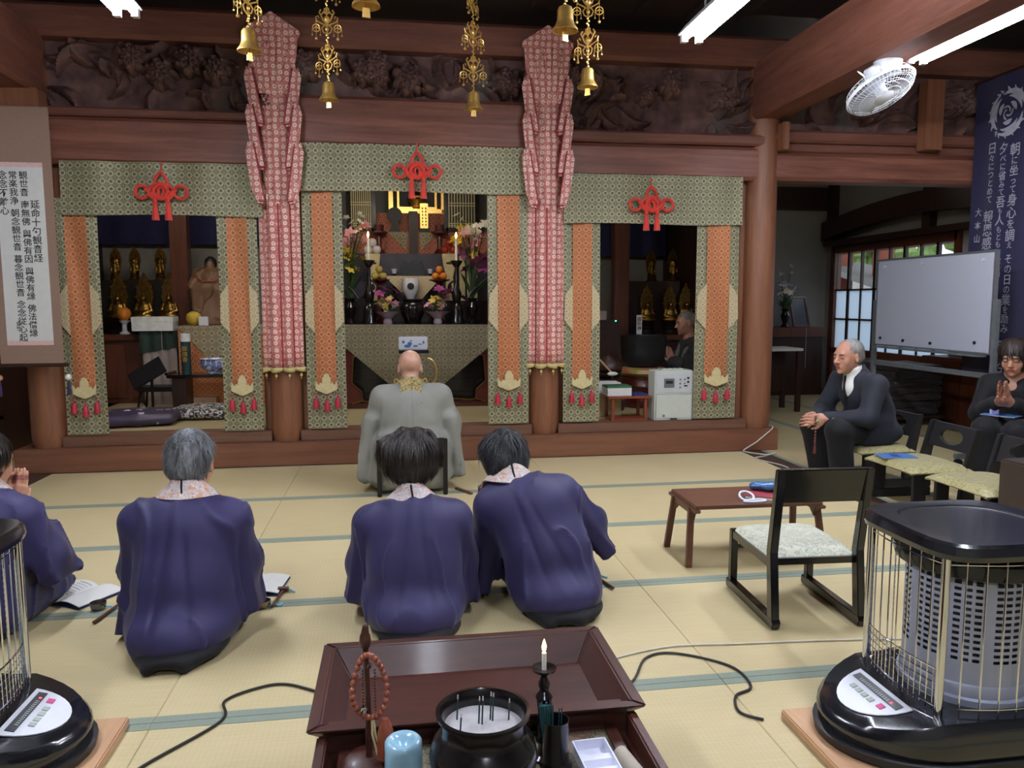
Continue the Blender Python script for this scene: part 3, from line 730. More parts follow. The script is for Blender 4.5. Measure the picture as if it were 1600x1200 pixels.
def knot(px, py, label, first=[None]):
    p = at(px, py, 6.10)
    if first[0] is None:
        root = thing('cord_knot', label, 'ornament', p, group='red cord knots on the valances')
        r = .0115; b = MB()
        circ = lambda cx, cz, rr, n=20, sq=1, yo=0: [(cx+rr*math.cos(2*PI*i/n), yo+.006*math.sin(6*PI*i/n), cz+rr*sq*math.sin(2*PI*i/n)) for i in range(n)]
        for s in (-1, 1): b.tube(circ(s*.135, 0, .047), r, 8, True)
        b.tube([(0+.042*math.sin(2*PI*i/20)*(1-.45*math.cos(2*PI*i/20)), 0, .085-.055*math.cos(2*PI*i/20+PI)) for i in range(20)], r, 8, True)
        b.tube(circ(-.03, .0, .052, yo=-.012), r, 8, True); b.tube(circ(.03, .0, .052, yo=-.004), r, 8, True); b.tube(circ(0, .012, .05, yo=-.02), r, 8, True)
        b.tube([(-.11, -.01, .02), (-.05, -.02, -.03), (0, -.014, -.055), (.05, -.02, -.03), (.11, -.01, .02)], r, 8)
        b.tube([(-.08, -.01, -.035), (-.03, -.024, .035), (0, -.02, .06), (.03, -.024, .035), (.08, -.01, -.035)], r, 8)
        b.tube([(-.045, -.01, -.03), (-.045, -.01, -.09)], r*1.2, 8); b.tube([(.045, -.01, -.03), (.045, -.01, -.09)], r*1.2, 8)
        b.build('cord', 'red_cord', root, smooth=True)
        MB().tube([(0, .01, .13), (0, .02, .22)], .005, 6).build('hanging_cord', 'red_cord', root)
        for s in (-1, 1):
            MB().lathe([(.012, -.07), (.02, -.08), (.016, -.095), (.019, -.12), (.027, -.205), (.008, -.207)], (s*.045, -.01, 0), 14).build('tassel', 'red_cord', root, smooth=True)
        first[0] = root; return root
    return dup(first[0], p, 0, label)
knot(252, 300, 'red cord knot on the left brocade valance'); knot(652, 268, 'red cord knot on the central brocade valance'); knot(1018, 320, 'red cord knot on the right brocade valance')

def pillar_hanging(x, label):
    root = thing('pillar_hanging', label, 'hanging', (x, PY, .76), group='red and white pillar hangings')
    zb = .76
    def pleat(u, v):
        th = (u-.5)*2*math.radians(78); r_ = .118+.052*abs(math.sin(4*u*PI))**.7; return (r_*1.02*math.sin(th), -r_*math.cos(th), 1.32*v)
    MB().slab(pleat, 65, 10, .006).build('pleated_cloth', 'brocade_pink', root, smooth='all')
    for q in (.0, .25, .5, .75, 1.0):
        th = (q-.5)*2*math.radians(78); MB().tube([(.126*math.sin(th), -.126*math.cos(th), .02), (.126*math.sin(th), -.126*math.cos(th), 1.3)], .011, 6).build('pleat_lining', 'pink_red_edge', root, smooth=True)
    def back(u, v):
        th = (u-.5)*2*math.radians(85); r_ = .14+.012*abs(math.sin(5*u*PI)); w = 1.0+.12*v; return (r_*w*math.sin(th), -r_*math.cos(th), 1.25+1.32*v)
    MB().slab(back, 50, 8, .006).build('backing', 'brocade_pink', root, smooth=True)
    def flap(poly, yf, s, name='folded_flap'):
        pl_ = [(s*a, z-zb) for a, z in poly]; MB().prism(pl_, yf-.016, yf, 'XZ').build(name, 'brocade_pink', root, bevel=.004)
        MB().tube([(s*poly[i][0], yf-.014, poly[i][1]-zb) for i in range(2, len(poly)-1)], .006, 6).build('edge_cord', 'pink_red_edge', root, smooth=True)
    T = [[(.205, 2.93), (.185, 3.0), (.162, 2.97), (.075, 2.585), (.08, 2.565), (.118, 2.57), (.172, 2.70)],
         [(.205, 2.66), (.185, 2.73), (.162, 2.70), (.078, 2.27), (.083, 2.25), (.125, 2.255), (.175, 2.43)],
         [(.21, 2.38), (.19, 2.46), (.165, 2.42), (.088, 2.02), (.092, 2.0), (.132, 2.005), (.178, 2.12)]]
    for i, p in enumerate(T):
        for s in (-1, 1):
            flap(p, -.155-.012*i, s); sh = [(a*.82+.012, z+.02) for a, z in p]; flap(sh, -.168-.012*i, s)
    for s, (xt, xb) in enumerate(((-.16, -.085), (-.075, -.04), (.0, .0), (.075, .04), (.16, .085))):
        pl_ = [(xt-.03, 2.46), (xt+.03, 2.46), (xb+.026, 2.12), (xb+.02, 2.09), (xb-.02, 2.09), (xb-.026, 2.12)]
        MB().prism([(a, b_) for a, b_ in pl_], -.172-.006*(s % 2), -.15).build('fan_pleat', 'brocade_pink', root, bevel=.006)
    MB().prism([(-.19, 2.5), (.19, 2.5), (.17, 2.3), (.1, 2.05), (-.1, 2.05), (-.17, 2.3)], -.158, -.145).build('fan_backing', 'brocade_pink', root)
    MB().prism([(-.20, 2.46), (.20, 2.46), (.20, 2.50), (0, 2.63), (-.20, 2.50)], -.18, -.13).build('cap_fold', 'brocade_pink', root, bevel=.006)
    def scal(u, v):
        th = (u-.5)*2*math.radians(78); r_ = .121+.052*abs(math.sin(4*u*PI))**.7; return (r_*1.02*math.sin(th), -r_*math.cos(th), .012-(.02+.018*abs(math.sin(4*u*PI)))*v)
    MB().slab(scal, 65, 3, .009).build('hem_trim', 'trim_gold', root, smooth='all')
    for i in range(4):
        th = ((i+.5)/4-.5)*2*math.radians(70); p = (.165*math.sin(th), -.165*math.cos(th), 0)
        MB().ball((p[0], p[1], -.05), (.011, .011, .013), 8).ball((p[0], p[1], -.075), .004, 6).cyl((p[0], p[1], -.07), (p[0], p[1], -.02), .0015, seg=4).build('bead', 'trim_gold', root, smooth=True)
    return root
h1 = pillar_hanging(PX[1], 'red and white folded brocade hanging on the pillar left of centre')
dup(h1, (PX[2], PY, .76), 0, 'red and white folded brocade hanging on the pillar right of centre')

# ================================================================ gilt strings of bells under the canopy
k = plain('gold', 'e6bd6c', .32, .85, var=.1, scale=50); plain('gold_dull', '9b7a3c', .38, 1.0, var=.25, scale=30); plain('gold_dark', '6b5126', .42, .9, var=.4, scale=25)
def gold_string(label, loc, rz, proto=[None], n=3):
    if proto[0] is None:
        root = thing('bell_string', label, 'ornament', loc, rz, 'gilt bell strings')
        bell = MB().lathe([(.0, .118), (.012, .118), (.014, .112), (.03, .108), (.036, .095), (.038, .05), (.045, .03), (.058, .012), (.06, .004), (.054, .004), (.042, .03), (.034, .06), (.0, .07)], seg=20, cap=False).build('bell', 'gold', root, smooth=True)
        MB().cyl((0, 0, .05), (0, 0, -.01), .003, seg=6).prism([(-.017, -.04), (.017, -.04), (.014, .0), (-.014, .0)], -.003, .003).build('clapper', 'gold', bell)
        z = .118; orn = None
        for i in range(n):
            b = MB(); L = .075
            for j in range(6): b.ball((.004*math.sin(j*2.4), .004*math.cos(j*2.4), z+L*(j+.5)/6), .0072, 6)
            b.build('bead_chain', 'gold', root, smooth=True); z += L-.012
            if orn is None:
                g = MB(); t = .0045
                for s in (-1, 1):
                    g.tube([(0, 0, 0), (s*.022, 0, .012), (s*.03, 0, .035), (s*.016, 0, .052), (0, 0, .056)], t, 6)
                    g.tube([(s*.006, 0, .05), (s*.03, 0, .062), (s*.058, 0, .075), (s*.066, 0, .098), (s*.052, 0, .106), (s*.046, 0, .094)], t, 6)
                    g.tube([(0, 0, .06), (s*.02, 0, .08), (s*.034, 0, .11), (s*.02, 0, .128), (0, 0, .118)], t*1.3, 6)
                    g.tube([(s*.03, 0, .105), (s*.044, 0, .126), (s*.034, 0, .142)], t*1.2, 6); g.tube([(0, 0, .12), (s*.014, 0, .138), (s*.01, 0, .152)], t*1.2, 6)
                g.tube([(0, 0, .0), (0, 0, .155)], t*1.2, 6); g.ball((0, -.003, .088), (.017, .008, .02), 10); g.ball((0, -.003, .03), (.012, .007, .016), 8)
                me1 = g.build('openwork_plate', 'gold', root, smooth=True)
                for s in (-1, 1):
                    h = MB(); x = s*.064
                    h.cyl((x, 0, .1), (x, 0, .055), .002, seg=5); h.tube([(x+.022*math.sin(a), .0, .035+.022*math.cos(a)) for a in np.linspace(0, 2*PI, 12, endpoint=False)], .0035, 5, True)
                    h.tube([(x-.02, 0, .03), (x, 0, .042), (x+.02, 0, .03)], .003, 5); h.tube([(x, 0, .055), (x, 0, .012)], .003, 5)
                    h.cyl((x, 0, .014), (x, 0, -.02), .0018, seg=5); h.ball((x, 0, -.026), .0095, 8)
                    for q in (-1, 1): h.cyl((x+q*.024, 0, .03), (x+q*.024, 0, -.002), .0012, seg=4); h.ball((x+q*.024, 0, -.006), .0055, 6)
                    h.build('pendant', 'gold', me1, smooth=True)
                orn = me1; orn.location = (0, 0, z)
            else:
                c = copy_tree(orn, root); c.location = (0, 0, z); c.rotation_euler = (0, 0, .5*i)
            z += .15
        MB().tube([(0, 0, z), (0, 0, z+.03)], .004, 6).build('hanger', 'gold', root)
        proto[0] = root; return root
    return dup(proto[0], loc, rz, label)
ZB = 2.5; lbs = []
for px, py, lb, rz in ((390, 82, 'gilt bell string in front of the left pillar hanging', .9), (514, 158, 'gilt bell string just right of the left pillar hanging', -.5), (740, 172, 'gilt bell string hanging lowest, near the middle', .05),
                       (883, 50, 'gilt bell string with largest bell in front of the right pillar hanging', .6), (918, 138, 'gilt bell string right of the largest bell', -.7), (572, 12, 'gilt bell string cut by the top edge, between the left two', .3)):
    p = on(px, py, ZB); gold_string(lb, (p[0], p[1], ZB), rz); lbs.append(p)
cc = np.mean(lbs, 0)
can = thing('altar_canopy', 'gilt six-sided canopy that carries the bell strings', 'canopy', (cc[0], cc[1], 3.305))
MB().lathe([(.98, 0), (1.02, .05), (.95, .1), (.4, .17), (.05, .2)], seg=6, R=rotm(0, 0, .2)).build('roof', 'gold_dark', can)
# ================================================================ people
def skinmat(name, c, c2, rough=.5):
    k = N(name); v = k.coord(); n1 = k.noise(v, 14, 3); n2 = k.noise(v, 90, 2)
    k.col(k.ramp(n1, (.3, lin(c)), (.7, lin(c2)))); k.set(rough, spec=.4); k.b.inputs['Subsurface Weight'].default_value = .12; k.b.inputs['Subsurface Radius'].default_value = (.01, .004, .002)
    k.bump(n2, .12, .002); M[name] = k.m
skinmat('skin', 'b07c62', 'c79679'); skinmat('skin_pale', 'b98b76', 'd0a58f', .38); skinmat('skin_old', 'a87560', 'c2917a')
plain('lip', '8e4f47', .5); plain('brow', '4a3c34', .8); plain('eye_line', '2a1c18', .5)
def hairmat(name, dark, light):
    k = N(name); v = k.coord('Object', (70, 70, 9)); n1 = k.noise(v, 1.0, 4, .7, 1.0); n2 = k.noise(k.coord(), 7, 2)
    f = k.math('ADD', k.math('MULTIPLY', n1, .65), k.math('MULTIPLY', n2, .35)); k.col(k.ramp(f, (.36, lin(dark)), (.66, lin(light)))); k.set(.42, spec=.4); k.bump(n1, .9, .006); M[name] = k.m
hairmat('hair_grey', '0e0e10', 'a4a8ad'); hairmat('hair_black', '0c0a0a', '3a3029'); hairmat('hair_black_cool', '0c0d10', '43464b'); hairmat('hair_white', '5c5854', 'a9a49e'); hairmat('hair_brown', '130d0b', '3c2c24')
def cloth(name, c, rough=.75, sheen=.3, var=.12):
    k = N(name); c = lin(c); v = k.coord(); n1 = k.noise(v, 5, 2); n2 = k.noise(v, 320, 2)
    k.col(k.ramp(n1, (.3, tuple(x*(1-var) for x in c[:3])+(1,)), (.7, tuple(x*(1+var) for x in c[:3])+(1,)))); k.set(rough, sheen=sheen, spec=.3); k.bump(n2, .15, .001); M[name] = k.m
cloth('robe_navy', '2a264d', .6, .08); cloth('robe_grey', '86867e', .8, .05); cloth('robe_dark', '3c3d3b', .8, .05); cloth('suit', '1c1f28', .75, .05); cloth('suit_trouser', '0c0d10', .8, .05); cloth('black_cloth', '0c0c10', .8, .05)
cloth('shirt', 'dcdcd8', .7); cloth('stole_grey', '7d7f7e', .5)
k = N('stole_brocade'); v = k.coord(); n1 = k.noise(v, 60, 3, .6, 1.5); n2 = k.noise(v, 26, 2)
c = k.ramp(n1, (.42, lin('d6cdc4')), (.48, lin('7d86a6')), (.51, lin('dbd3ca')), (.6, lin('b98a78'))); k.col(k.mix(k.ramp(n2, (.54, 0.0), (.62, .7)), c, lin('c4824a'))); k.set(.6); M['stole_brocade'] = k.m
k = N('gold_brocade'); v = k.coord(); n1 = k.noise(v, 70, 3, .6, 1.5); k.col(k.ramp(n1, (.4, lin('5d5330')), (.6, lin('b09b62')))); k.set(.5, .2); M['gold_brocade'] = k.m

def head(S, R, t, ears=True, s=1.0, eyes=True, nose=1.0):
    S.frame(np.asarray(R)*s, t) if s == 1.0 else S.frame(R, t)
    S.ell((0, -.012, .035), (.075, .096, .084), .02); S.ell((0, .03, -.02), (.061, .062, .085), .03); S.ell((0, .034, -.068), (.046, .05, .042), .03)
    for x in (-1, 1):
        S.ell((x*.04, .06, -.028), (.022, .02, .026), .02)
        if ears: S.ell((x*.076, -.006, -.008), (.010, .019, .032), .012, rotm(0, 0, x*-.5)); S.ell((x*.086, .004, -.006), (.006, .009, .017), .006, op='s')
    S.cap((-.036, .080, .024), (.036, .080, .024), .011, .011, .018)
    S.cap((0, .088, .012), (0, .109*nose, -.026), .008, .0135, .014); S.ell((-.012, .1, -.031), (.008, .009, .007), .006); S.ell((.012, .1, -.031), (.008, .009, .007), .006)
    if eyes:
        for x in (-1, 1):
            S.ell((x*.031, .096, .003), (.016, .016, .011), .01, op='s'); S.ell((x*.031, .078, .002), (.0165, .0145, .0125), .004)
            S.cap((x*.044, .084, -.03), (x*.026, .098, -.058), .0025, .0025, .006, op='s')
    S.cap((-.02, .088, -.058), (.02, .088, -.058), .007, .007, .008); S.cap((-.017, .086, -.071), (.017, .086, -.071), .0075, .0075, .008); S.cap((-.021, .098, -.0645), (.021, .098, -.0645), .0018, .0018, .004, op='s')
    S.ell((0, .076, -.098), (.02, .016, .014), .016)
    S.frame()
def face_mats(R, t, brow=True):
    R = np.asarray(R); t = np.asarray(t)
    def f(Cn):
        L = (Cn-t)@R; m = np.zeros(len(L)); ax = np.abs(L[:, 0])
        m[(np.abs(L[:, 2]+.0645) < .0105) & (ax < .021) & (L[:, 1] > .08)] = 1
        if brow: m[(np.abs(L[:, 2]-.024-.08*(ax-.03)*(ax < .03)) < .0042) & (ax > .015) & (ax < .046) & (L[:, 1] > .06)] = 2
        m[(np.abs(L[:, 2]+.0015+.15*(ax-.031)**2*40) < .0022) & (ax > .018) & (ax < .045) & (L[:, 1] > .06)] = 3
        return m
    return f
def hand(S, w, d, n, side, curl=(.25, .25, .25, .25), thumb=.6, spread=.03, s=1.0):
    w = np.asarray(w, float); d = np.asarray(d, float); d /= np.linalg.norm(d); n = np.asarray(n, float); n = n-d*(n@d); n /= np.linalg.norm(n); a = np.cross(d, n)*side   # a points to the thumb side
    R = np.stack([a, d, n], 1)
    S.cap(w-d*.03, w+d*.015, .024*s, .027*s, .02); S.box(w+d*.052*s, (.039*s, .047*s, .0135*s), .012, .014, R)
    for i, (o, L) in enumerate(((.029, .066), (.01, .075), (-.01, .07), (-.028, .054))):
        p = w+d*.092*s+a*o*s; dd = d+a*(spread*(1.5-i)*.6); dd /= np.linalg.norm(dd); nn = n; th = 0; r = .0088*s
        for q, fr in enumerate((.45, .3, .25)):
            th += curl[i]*(1, 1.2, .9)[q]; v = dd*math.cos(th)+nn*math.sin(th); p2 = p+v*L*fr*s; S.cap(p, p2, r, r*.93, .0045); p = p2; r *= .93
    p = w+d*.02*s+a*.03*s; v = d*.75+a*.6+n*thumb*.5; v /= np.linalg.norm(v); p2 = p+v*.042*s; S.cap(p, p2, .014*s, .0105*s, .012); v2 = d*.95+a*.1+n*thumb*.6; v2 /= np.linalg.norm(v2); S.cap(p2, p2+v2*.034*s, .0103*s, .0085*s, .005)
def strands(o, seed, n, L):
    # locks: thin strips laid along the hair surface, combed downwards, joined into the hair mesh
    if not n: return o
    me = o.data; nv = len(me.vertices); V = np.empty(nv*3); me.vertices.foreach_get('co', V); V = V.reshape(-1, 3); Nn = np.empty(nv*3); me.vertices.foreach_get('normal', Nn); Nn = Nn.reshape(-1, 3)
    r = np.random.default_rng(seed); c = V.mean(0); sel = r.choice(np.where(V[:, 2] > V[:, 2].min()+.03)[0], n); P = []; F = []; w1 = wob(seed+9, 6, 20, 60); w2 = wob(seed+19, 6, 20, 60)
    for i in sel:
        p = V[i]+Nn[i]*.0012; nn = Nn[i].copy(); m = r.integers(4, 8); wd = r.uniform(.0012, .0028); lift = r.uniform(.0, .8)**1.5
        for j in range(m+1):
            g = np.array((.55*float(w1(p[0], p[1], p[2]))+.25*(p[0]-c[0])/.1, .55*float(w2(p[0], p[1], p[2]))+.25*(p[1]-c[1])/.1, -1.0)); t = g-nn*(g@nn); t /= np.linalg.norm(t)+1e-9
            s_ = np.cross(nn, t); w = wd*(1-(j/m)**2*.9); k_ = len(P); P += [p-s_*w, p+s_*w]
            if j: F.append((k_-2, k_-1, k_+1, k_))
            q = p+t*L+nn*lift*.0035; d = q-c; dn = d/np.linalg.norm(d); nn = .6*nn+.4*dn; nn /= np.linalg.norm(nn); p = q-nn*.0012
    b = bpy.data.meshes.new('s'); b.from_pydata([tuple(x) for x in P], [], F)
    bm = bmesh.new(); bm.from_mesh(me); bm.from_mesh(b); bm.to_mesh(me); bm.free(); bpy.data.meshes.remove(b)
    me.polygons.foreach_set('use_smooth', [True]*len(me.polygons)); return o
def hair_cap(name, mat, root, R, t, prims, cuts, seed, amp=.004, step=.0055, rad=.2, hn=1400, hl=.011):
    t = np.asarray(t, float); S = SD(axis(t[0]-rad, t[0]+rad, step), axis(t[1]-rad, t[1]+rad, step), axis(t[2]-rad, t[2]+rad, step)); S.frame(R, t)
    for c, r in prims: S.ell(c, r, .03)
    w1 = wob(seed, 10, 60, 190); w2 = wob(seed+1, 6, 20, 45); S.disp(lambda X, Y, Z: amp*1.4*w1(X, Y, Z*.35)+amp*1.5*w2(X, Y, Z))
    for c, r in cuts: S.ell(c, r, .012, op='s')
    return strands(S.build(name, mat, root), seed, hn, hl)
def ribbon(path, widths, outs, t=.006):      # flat strip along a path; outs = width direction at each point
    P = np.asarray(path, float); O = np.asarray(outs, float); n = len(P)
    T = np.gradient(P, axis=0)
    b = MB(); vs = []
    for i in range(n):
        o = O[i]/np.linalg.norm(O[i]); tt = T[i]/np.linalg.norm(T[i]); nn = np.cross(tt, o); nn /= np.linalg.norm(nn); w = widths[i]/2
        vs += [P[i]-o*w-nn*t/2, P[i]+o*w-nn*t/2, P[i]+o*w+nn*t/2, P[i]-o*w+nn*t/2]
    fs = []
    for i in range(n-1):
        for k_ in range(4): fs.append((i*4+k_, i*4+(k_+1) % 4, (i+1)*4+(k_+1) % 4, (i+1)*4+k_))
    fs += [(3, 2, 1, 0), tuple((n-1)*4+k_ for k_ in range(4))]
    return b.add(vs, fs)
def smooth_path(pts, n=30):
    P = np.asarray(pts, float); t = np.linspace(0, len(P)-1, n); out = []
    for x in t:
        i = min(int(x), len(P)-2); f = x-i; p0 = P[max(i-1, 0)]; p1 = P[i]; p2 = P[i+1]; p3 = P[min(i+2, len(P)-1)]
        out.append(.5*((2*p1)+(-p0+p2)*f+(2*p0-5*p1+4*p2-p3)*f*f+(-p0+3*p1-3*p2+p3)*f**3))
    return np.array(out)

def kneeler(name, label, loc, rz, spine, sh, el, wr, hc, hR, hair, seed, robe='robe_navy', skin='skin', stole=True, sleeves=(.16, .16), fine=.0075, hands_fine=False, group=None, foot=True):
    """seated on the heels, facing local +y. spine: pelvis, waist, chest, neck base; sh/el/wr: left (-x), right (+x)"""
    root = thing('person', label, 'person', loc, rz, group)
    sp = [np.asarray(p, float) for p in spine]; hc = np.asarray(hc, float)
    X0, X1 = -.42, .42
    fx = [(hc[0]-.1, hc[0]+.1, .005)]; fy = [(hc[1]-.12, hc[1]+.13, .0055)]; fz = [(hc[2]-.13, hc[2]+.13, .0055)]
    if hands_fine:
        w = (np.asarray(wr[0])+np.asarray(wr[1]))/2; fx.append((w[0]-.07, w[0]+.07, .0045)); fy.append((w[1]-.05, w[1]+.19, .0045)); fz.append((w[2]-.05, w[2]+.2, .0045))
    S = SD(axis(X0, X1, .011, fx), axis(-.35, .62, .011, fy), axis(-.02, hc[2]+.16, .011, fz))
    S.ell(sp[0], (.13, .11, .1), .04); S.chain(sp, [.11, .1, .11, .055], .05)
    for i, s in enumerate((-1, 1)):
        S.cap(sp[3]-np.array((0, 0, .03)), sh[i], .05, .05, .04); S.chain([sh[i], el[i], wr[i]], [.045, .036, .026], .02)
        S.chain([sp[0]+np.array((s*.08, 0, -.03)), (s*.11, .33, .075), (s*.1, -.13, .045)], [.075, .055, .035], .02); S.cap((s*.1, -.13, .04), (s*.07, -.21, .03), .035, .02, .02)
        e = np.asarray(wr[i], float)-np.asarray(el[i], float)
    n = (np.asarray(wr[1], float)-np.asarray(wr[0], float)); n /= np.linalg.norm(n); d = np.array((0, .35, .93))
    hand(S, wr[0], d, n, 1 , (.03,)*4, .0, .0); hand(S, wr[1], d, -n, -1, (.03,)*4, .0, .0)
    nb = hc+np.asarray(hR)@np.array((0, -.025, -.07)); S.cap(sp[3]-np.array((0, .01, .02)), nb, .055, .05, .03)
    head(S, hR, hc)
    S.floor(.012)
    S.build('body', [skin, 'lip', 'brow', 'eye_line'], root, face_mats(hR, hc))
    # robe
    S = SD(axis(X0, X1, fine), axis(-.36, .56, fine), axis(-.02, sp[3][2]+.12, fine))
    S.ell((sp[0]+sp[1])/2+np.array((0, -.005, .0)), (.185, .15, .18), .05); S.ell((sp[1]+sp[2])/2, (.18, .135, .18), .06); S.ell(sp[2], (.18, .12, .13), .06)
    S.ell((sp[0][0], -.07, .085), (.185, .19, .12), .06); S.cap((sp[0][0]-.1, 0, .1), (-.11, .33, .085), .1, .08, .05); S.cap((sp[0][0]+.1, 0, .1), (.11, .33, .085), .1, .08, .05)
    for i, s in enumerate((-1, 1)):
        a, e, w = np.asarray(sh[i], float), np.asarray(el[i], float), np.asarray(wr[i], float)
        S.cap(sp[3]-np.array((0, .0, .045)), a, .062, .066, .06); S.chain([a, e], [.068, .056], .05); S.chain([e, w], [.056, .055], .05)
        L = sleeves[i]; c = (a+e)/2*.35+e*.65+np.array((s*.012, .02, -L/2+.02)); dv = (e-a); an = math.atan2(dv[0], -dv[2])
        S.box(c, (.034, .1, L/2+.07), .016, .05, rotm(0, -an*.9, 0)); S.box(e*.6+w*.4+np.array((0, -.02, -L*.3)), (.036, .1, L*.3+.045), .016, .05, rotm(0, 0, s*.5))
    f1 = wob(seed, 7, 16, 34); f2 = wob(seed+5, 6, 7, 15); cx = lambda Z: sp[0][0]+(sp[3][0]-sp[0][0])*np.clip((Z-sp[0][2])/(sp[3][2]-sp[0][2]), 0, 1)
    def folds(X, Y, Z):
        x = X-cx(Z); back = 1/(1+np.exp((Y-.1)*30)); h = np.clip((Z-.08)/.42, 0, 1)
        pl = .006*np.exp(-((np.abs(x)-(.02+.05*(1-h)))/.012)**2)*h*(1-h)*3.2-.004*np.exp(-(x/.02)**2)*h
        rd = np.maximum(0, 1-np.abs(f1(X, Y, Z*.3))/.16)**2; return back*pl*1.8-.012*rd*(.3+.65*(np.abs(x) > .07))+.012*f2(X, Y, Z*.6)
    S.disp(folds)
    S.cap(sp[3]-np.array((0, -.01, .0)), nb+np.array((0, .02, .06)), .058, .075, .015, op='s'); S.floor(.03)
    S.build('robe', robe, root)
    # dark trousers and socks under the hem
    S = SD(axis(X0, X1, .009), axis(-.4, .56, .009), axis(-.02, .2, .009))
    if foot: S.ell((sp[0][0]+.01, -.1, .04), (.17, .19, .05), .03)
    for s in (-1, 1): S.cap((s*.09, -.14, .03), (s*.06, -.27, .025), .04, .024, .02); S.cap((s*.12, 0, .05), (s*.11, .33, .05), .05, .05, .02)
    S.floor(.001); S.build('trousers', 'black_cloth', root)
    if stole:
        b0 = sp[3]+np.array((0, 0, 0 if stole is True else stole)); pts = [b0+np.array(p) for p in ((-.08, .14, -.2), (-.082, .1, -.08), (-.083, .05, .005), (-.078, -.01, .04), (-.045, -.06, .05), (0, -.076, .05), (.045, -.06, .05), (.078, -.01, .04), (.083, .05, .005), (.082, .1, -.08), (.08, .14, -.2))]
        P = smooth_path(pts, 36); O = []
        for p in P:
            q = p-b0; o = np.array((q[0]*.75, min(q[1], 0)*.75, -.058)) if q[2] > -.03 else np.array((1., 0, 0)); O.append(o)
        ribbon(P, [.1]*36, O, .007).build('stole', 'stole_brocade', root, smooth=True)
        MB().tube([b0+np.array((-.004, -.055, .085)), b0+np.array((0, -.078, .055)), b0+np.array((.008, -.105, .015))], .004, 6).build('stole_cord', 'black_cloth', root, smooth=True)
    if hair: hair_cap('hair', hair[0], root, hR, hc, hair[1], hair[2], seed, hair[3] if len(hair) > 3 else .004, hn=1900, hl=.007 if hair[0] == 'hair_grey' else .011)
    return root
HR = lambda p, y=0, r=0: rotm(-math.radians(p), 0, 0) if not (y or r) else rotm(0, 0, math.radians(y))@rotm(0, math.radians(r), 0)@rotm(-math.radians(p), 0, 0)
hair_short = [((0, -.022, .045), (.086, .099, .088)), ((0, -.045, -.005), (.08, .075, .075))]
cut_short = [((0, .10, -.03), (.075, .075, .085)), ((-.08, .03, -.06), (.03, .06, .06)), ((.08, .03, -.06), (.03, .06, .06)), ((-.085, -.005, -.01), (.017, .022, .034)), ((.085, -.005, -.01), (.017, .022, .034)), ((0, -.06, -.13), (.11, .1, .05))]
K = 'kneeling worshippers in navy robes'
# grey-haired worshipper
p = at(287, 900, 2.95)
kneeler('a', 'kneeling person in navy robe with short grey hair, alone between the songbooks', (p[0], 2.95, 0), 0, [(0, -.03, .15), (0, -.01, .3), (0, .04, .43), (.005, .085, .535)],
        [(-.165, .05, .455), (.165, .05, .455)], [(-.2, .1, .27), (.2, .1, .27)], [(-.03, .3, .36), (.03, .3, .36)], (.012, .135, .655), HR(14, -4, 0), ('hair_grey', hair_short, cut_short, .005), 11, sleeves=(.24, .17), group=K)
# woman with full black hair
p = at(646, 900, 3.0)
kneeler('b', 'kneeling person in navy robe with full black hair, directly behind the seated priest', (p[0], 2.99, 0), 0, [(0, -.03, .15), (0, 0, .28), (0, .04, .38), (0, .065, .442)],
        [(-.165, .07, .395), (.165, .07, .395)], [(-.205, .12, .22), (.205, .12, .22)], [(-.03, .31, .33), (.03, .31, .33)], (-.004, .14, .63), HR(12), ('hair_black', [((0, -.025, .03), (.13, .112, .1)), ((0, -.045, -.035), (.1, .075, .062))], [((0, .115, -.03), (.07, .075, .09)), ((0, -.03, -.15), (.13, .13, .045))], .012), 23, stole=.03, sleeves=(.13, .15), group=K)
# leaning woman
p = at(862, 900, 3.1)
kneeler('c', 'kneeling person in navy robe leaning to the left, black wavy hair', (p[0], 3.1, 0), 0, [(.01, -.03, .15), (-.03, .0, .28), (-.085, .06, .41), (-.155, .13, .505)],
        [(-.235, .1, .40), (.06, .09, .455)], [(-.26, .14, .22), (.2, .13, .31)], [(-.1, .33, .33), (-.03, .33, .33)], (-.175, .205, .585), HR(24, 6, -8), ('hair_black_cool', [((0, -.02, .035), (.1, .107, .1)), ((0, -.04, -.03), (.096, .085, .08))], [((0, .11, -.03), (.07, .08, .09)), ((0, -.04, -.14), (.12, .12, .05))], .010), 37, sleeves=(.2, .15), group=K)
# worshipper cut by the left edge
p = at(-42, 900, 3.15)
kneeler('d', 'kneeling person in navy robe at the left edge, hands pressed together', (p[0], 3.15, 0), -.12, [(0, -.03, .15), (0, .0, .29), (0, .05, .42), (0, .1, .52)],
        [(-.16, .07, .44), (.16, .07, .44)], [(-.21, .12, .27), (.235, .12, .27)], [(-.012, .27, .42), (.022, .27, .42)], (-.01, .14, .645), HR(12, -8), ('hair_black', [((0, -.02, .04), (.09, .102, .092)), ((0, -.045, -.02), (.085, .075, .08))], [((0, .11, -.03), (.075, .08, .09)), ((-.085, 0, -.03), (.016, .022, .04)), ((.085, 0, -.03), (.016, .022, .04)), ((0, -.05, -.14), (.11, .1, .05))], .005), 41, sleeves=(.08, .09), hands_fine=True, group=K)

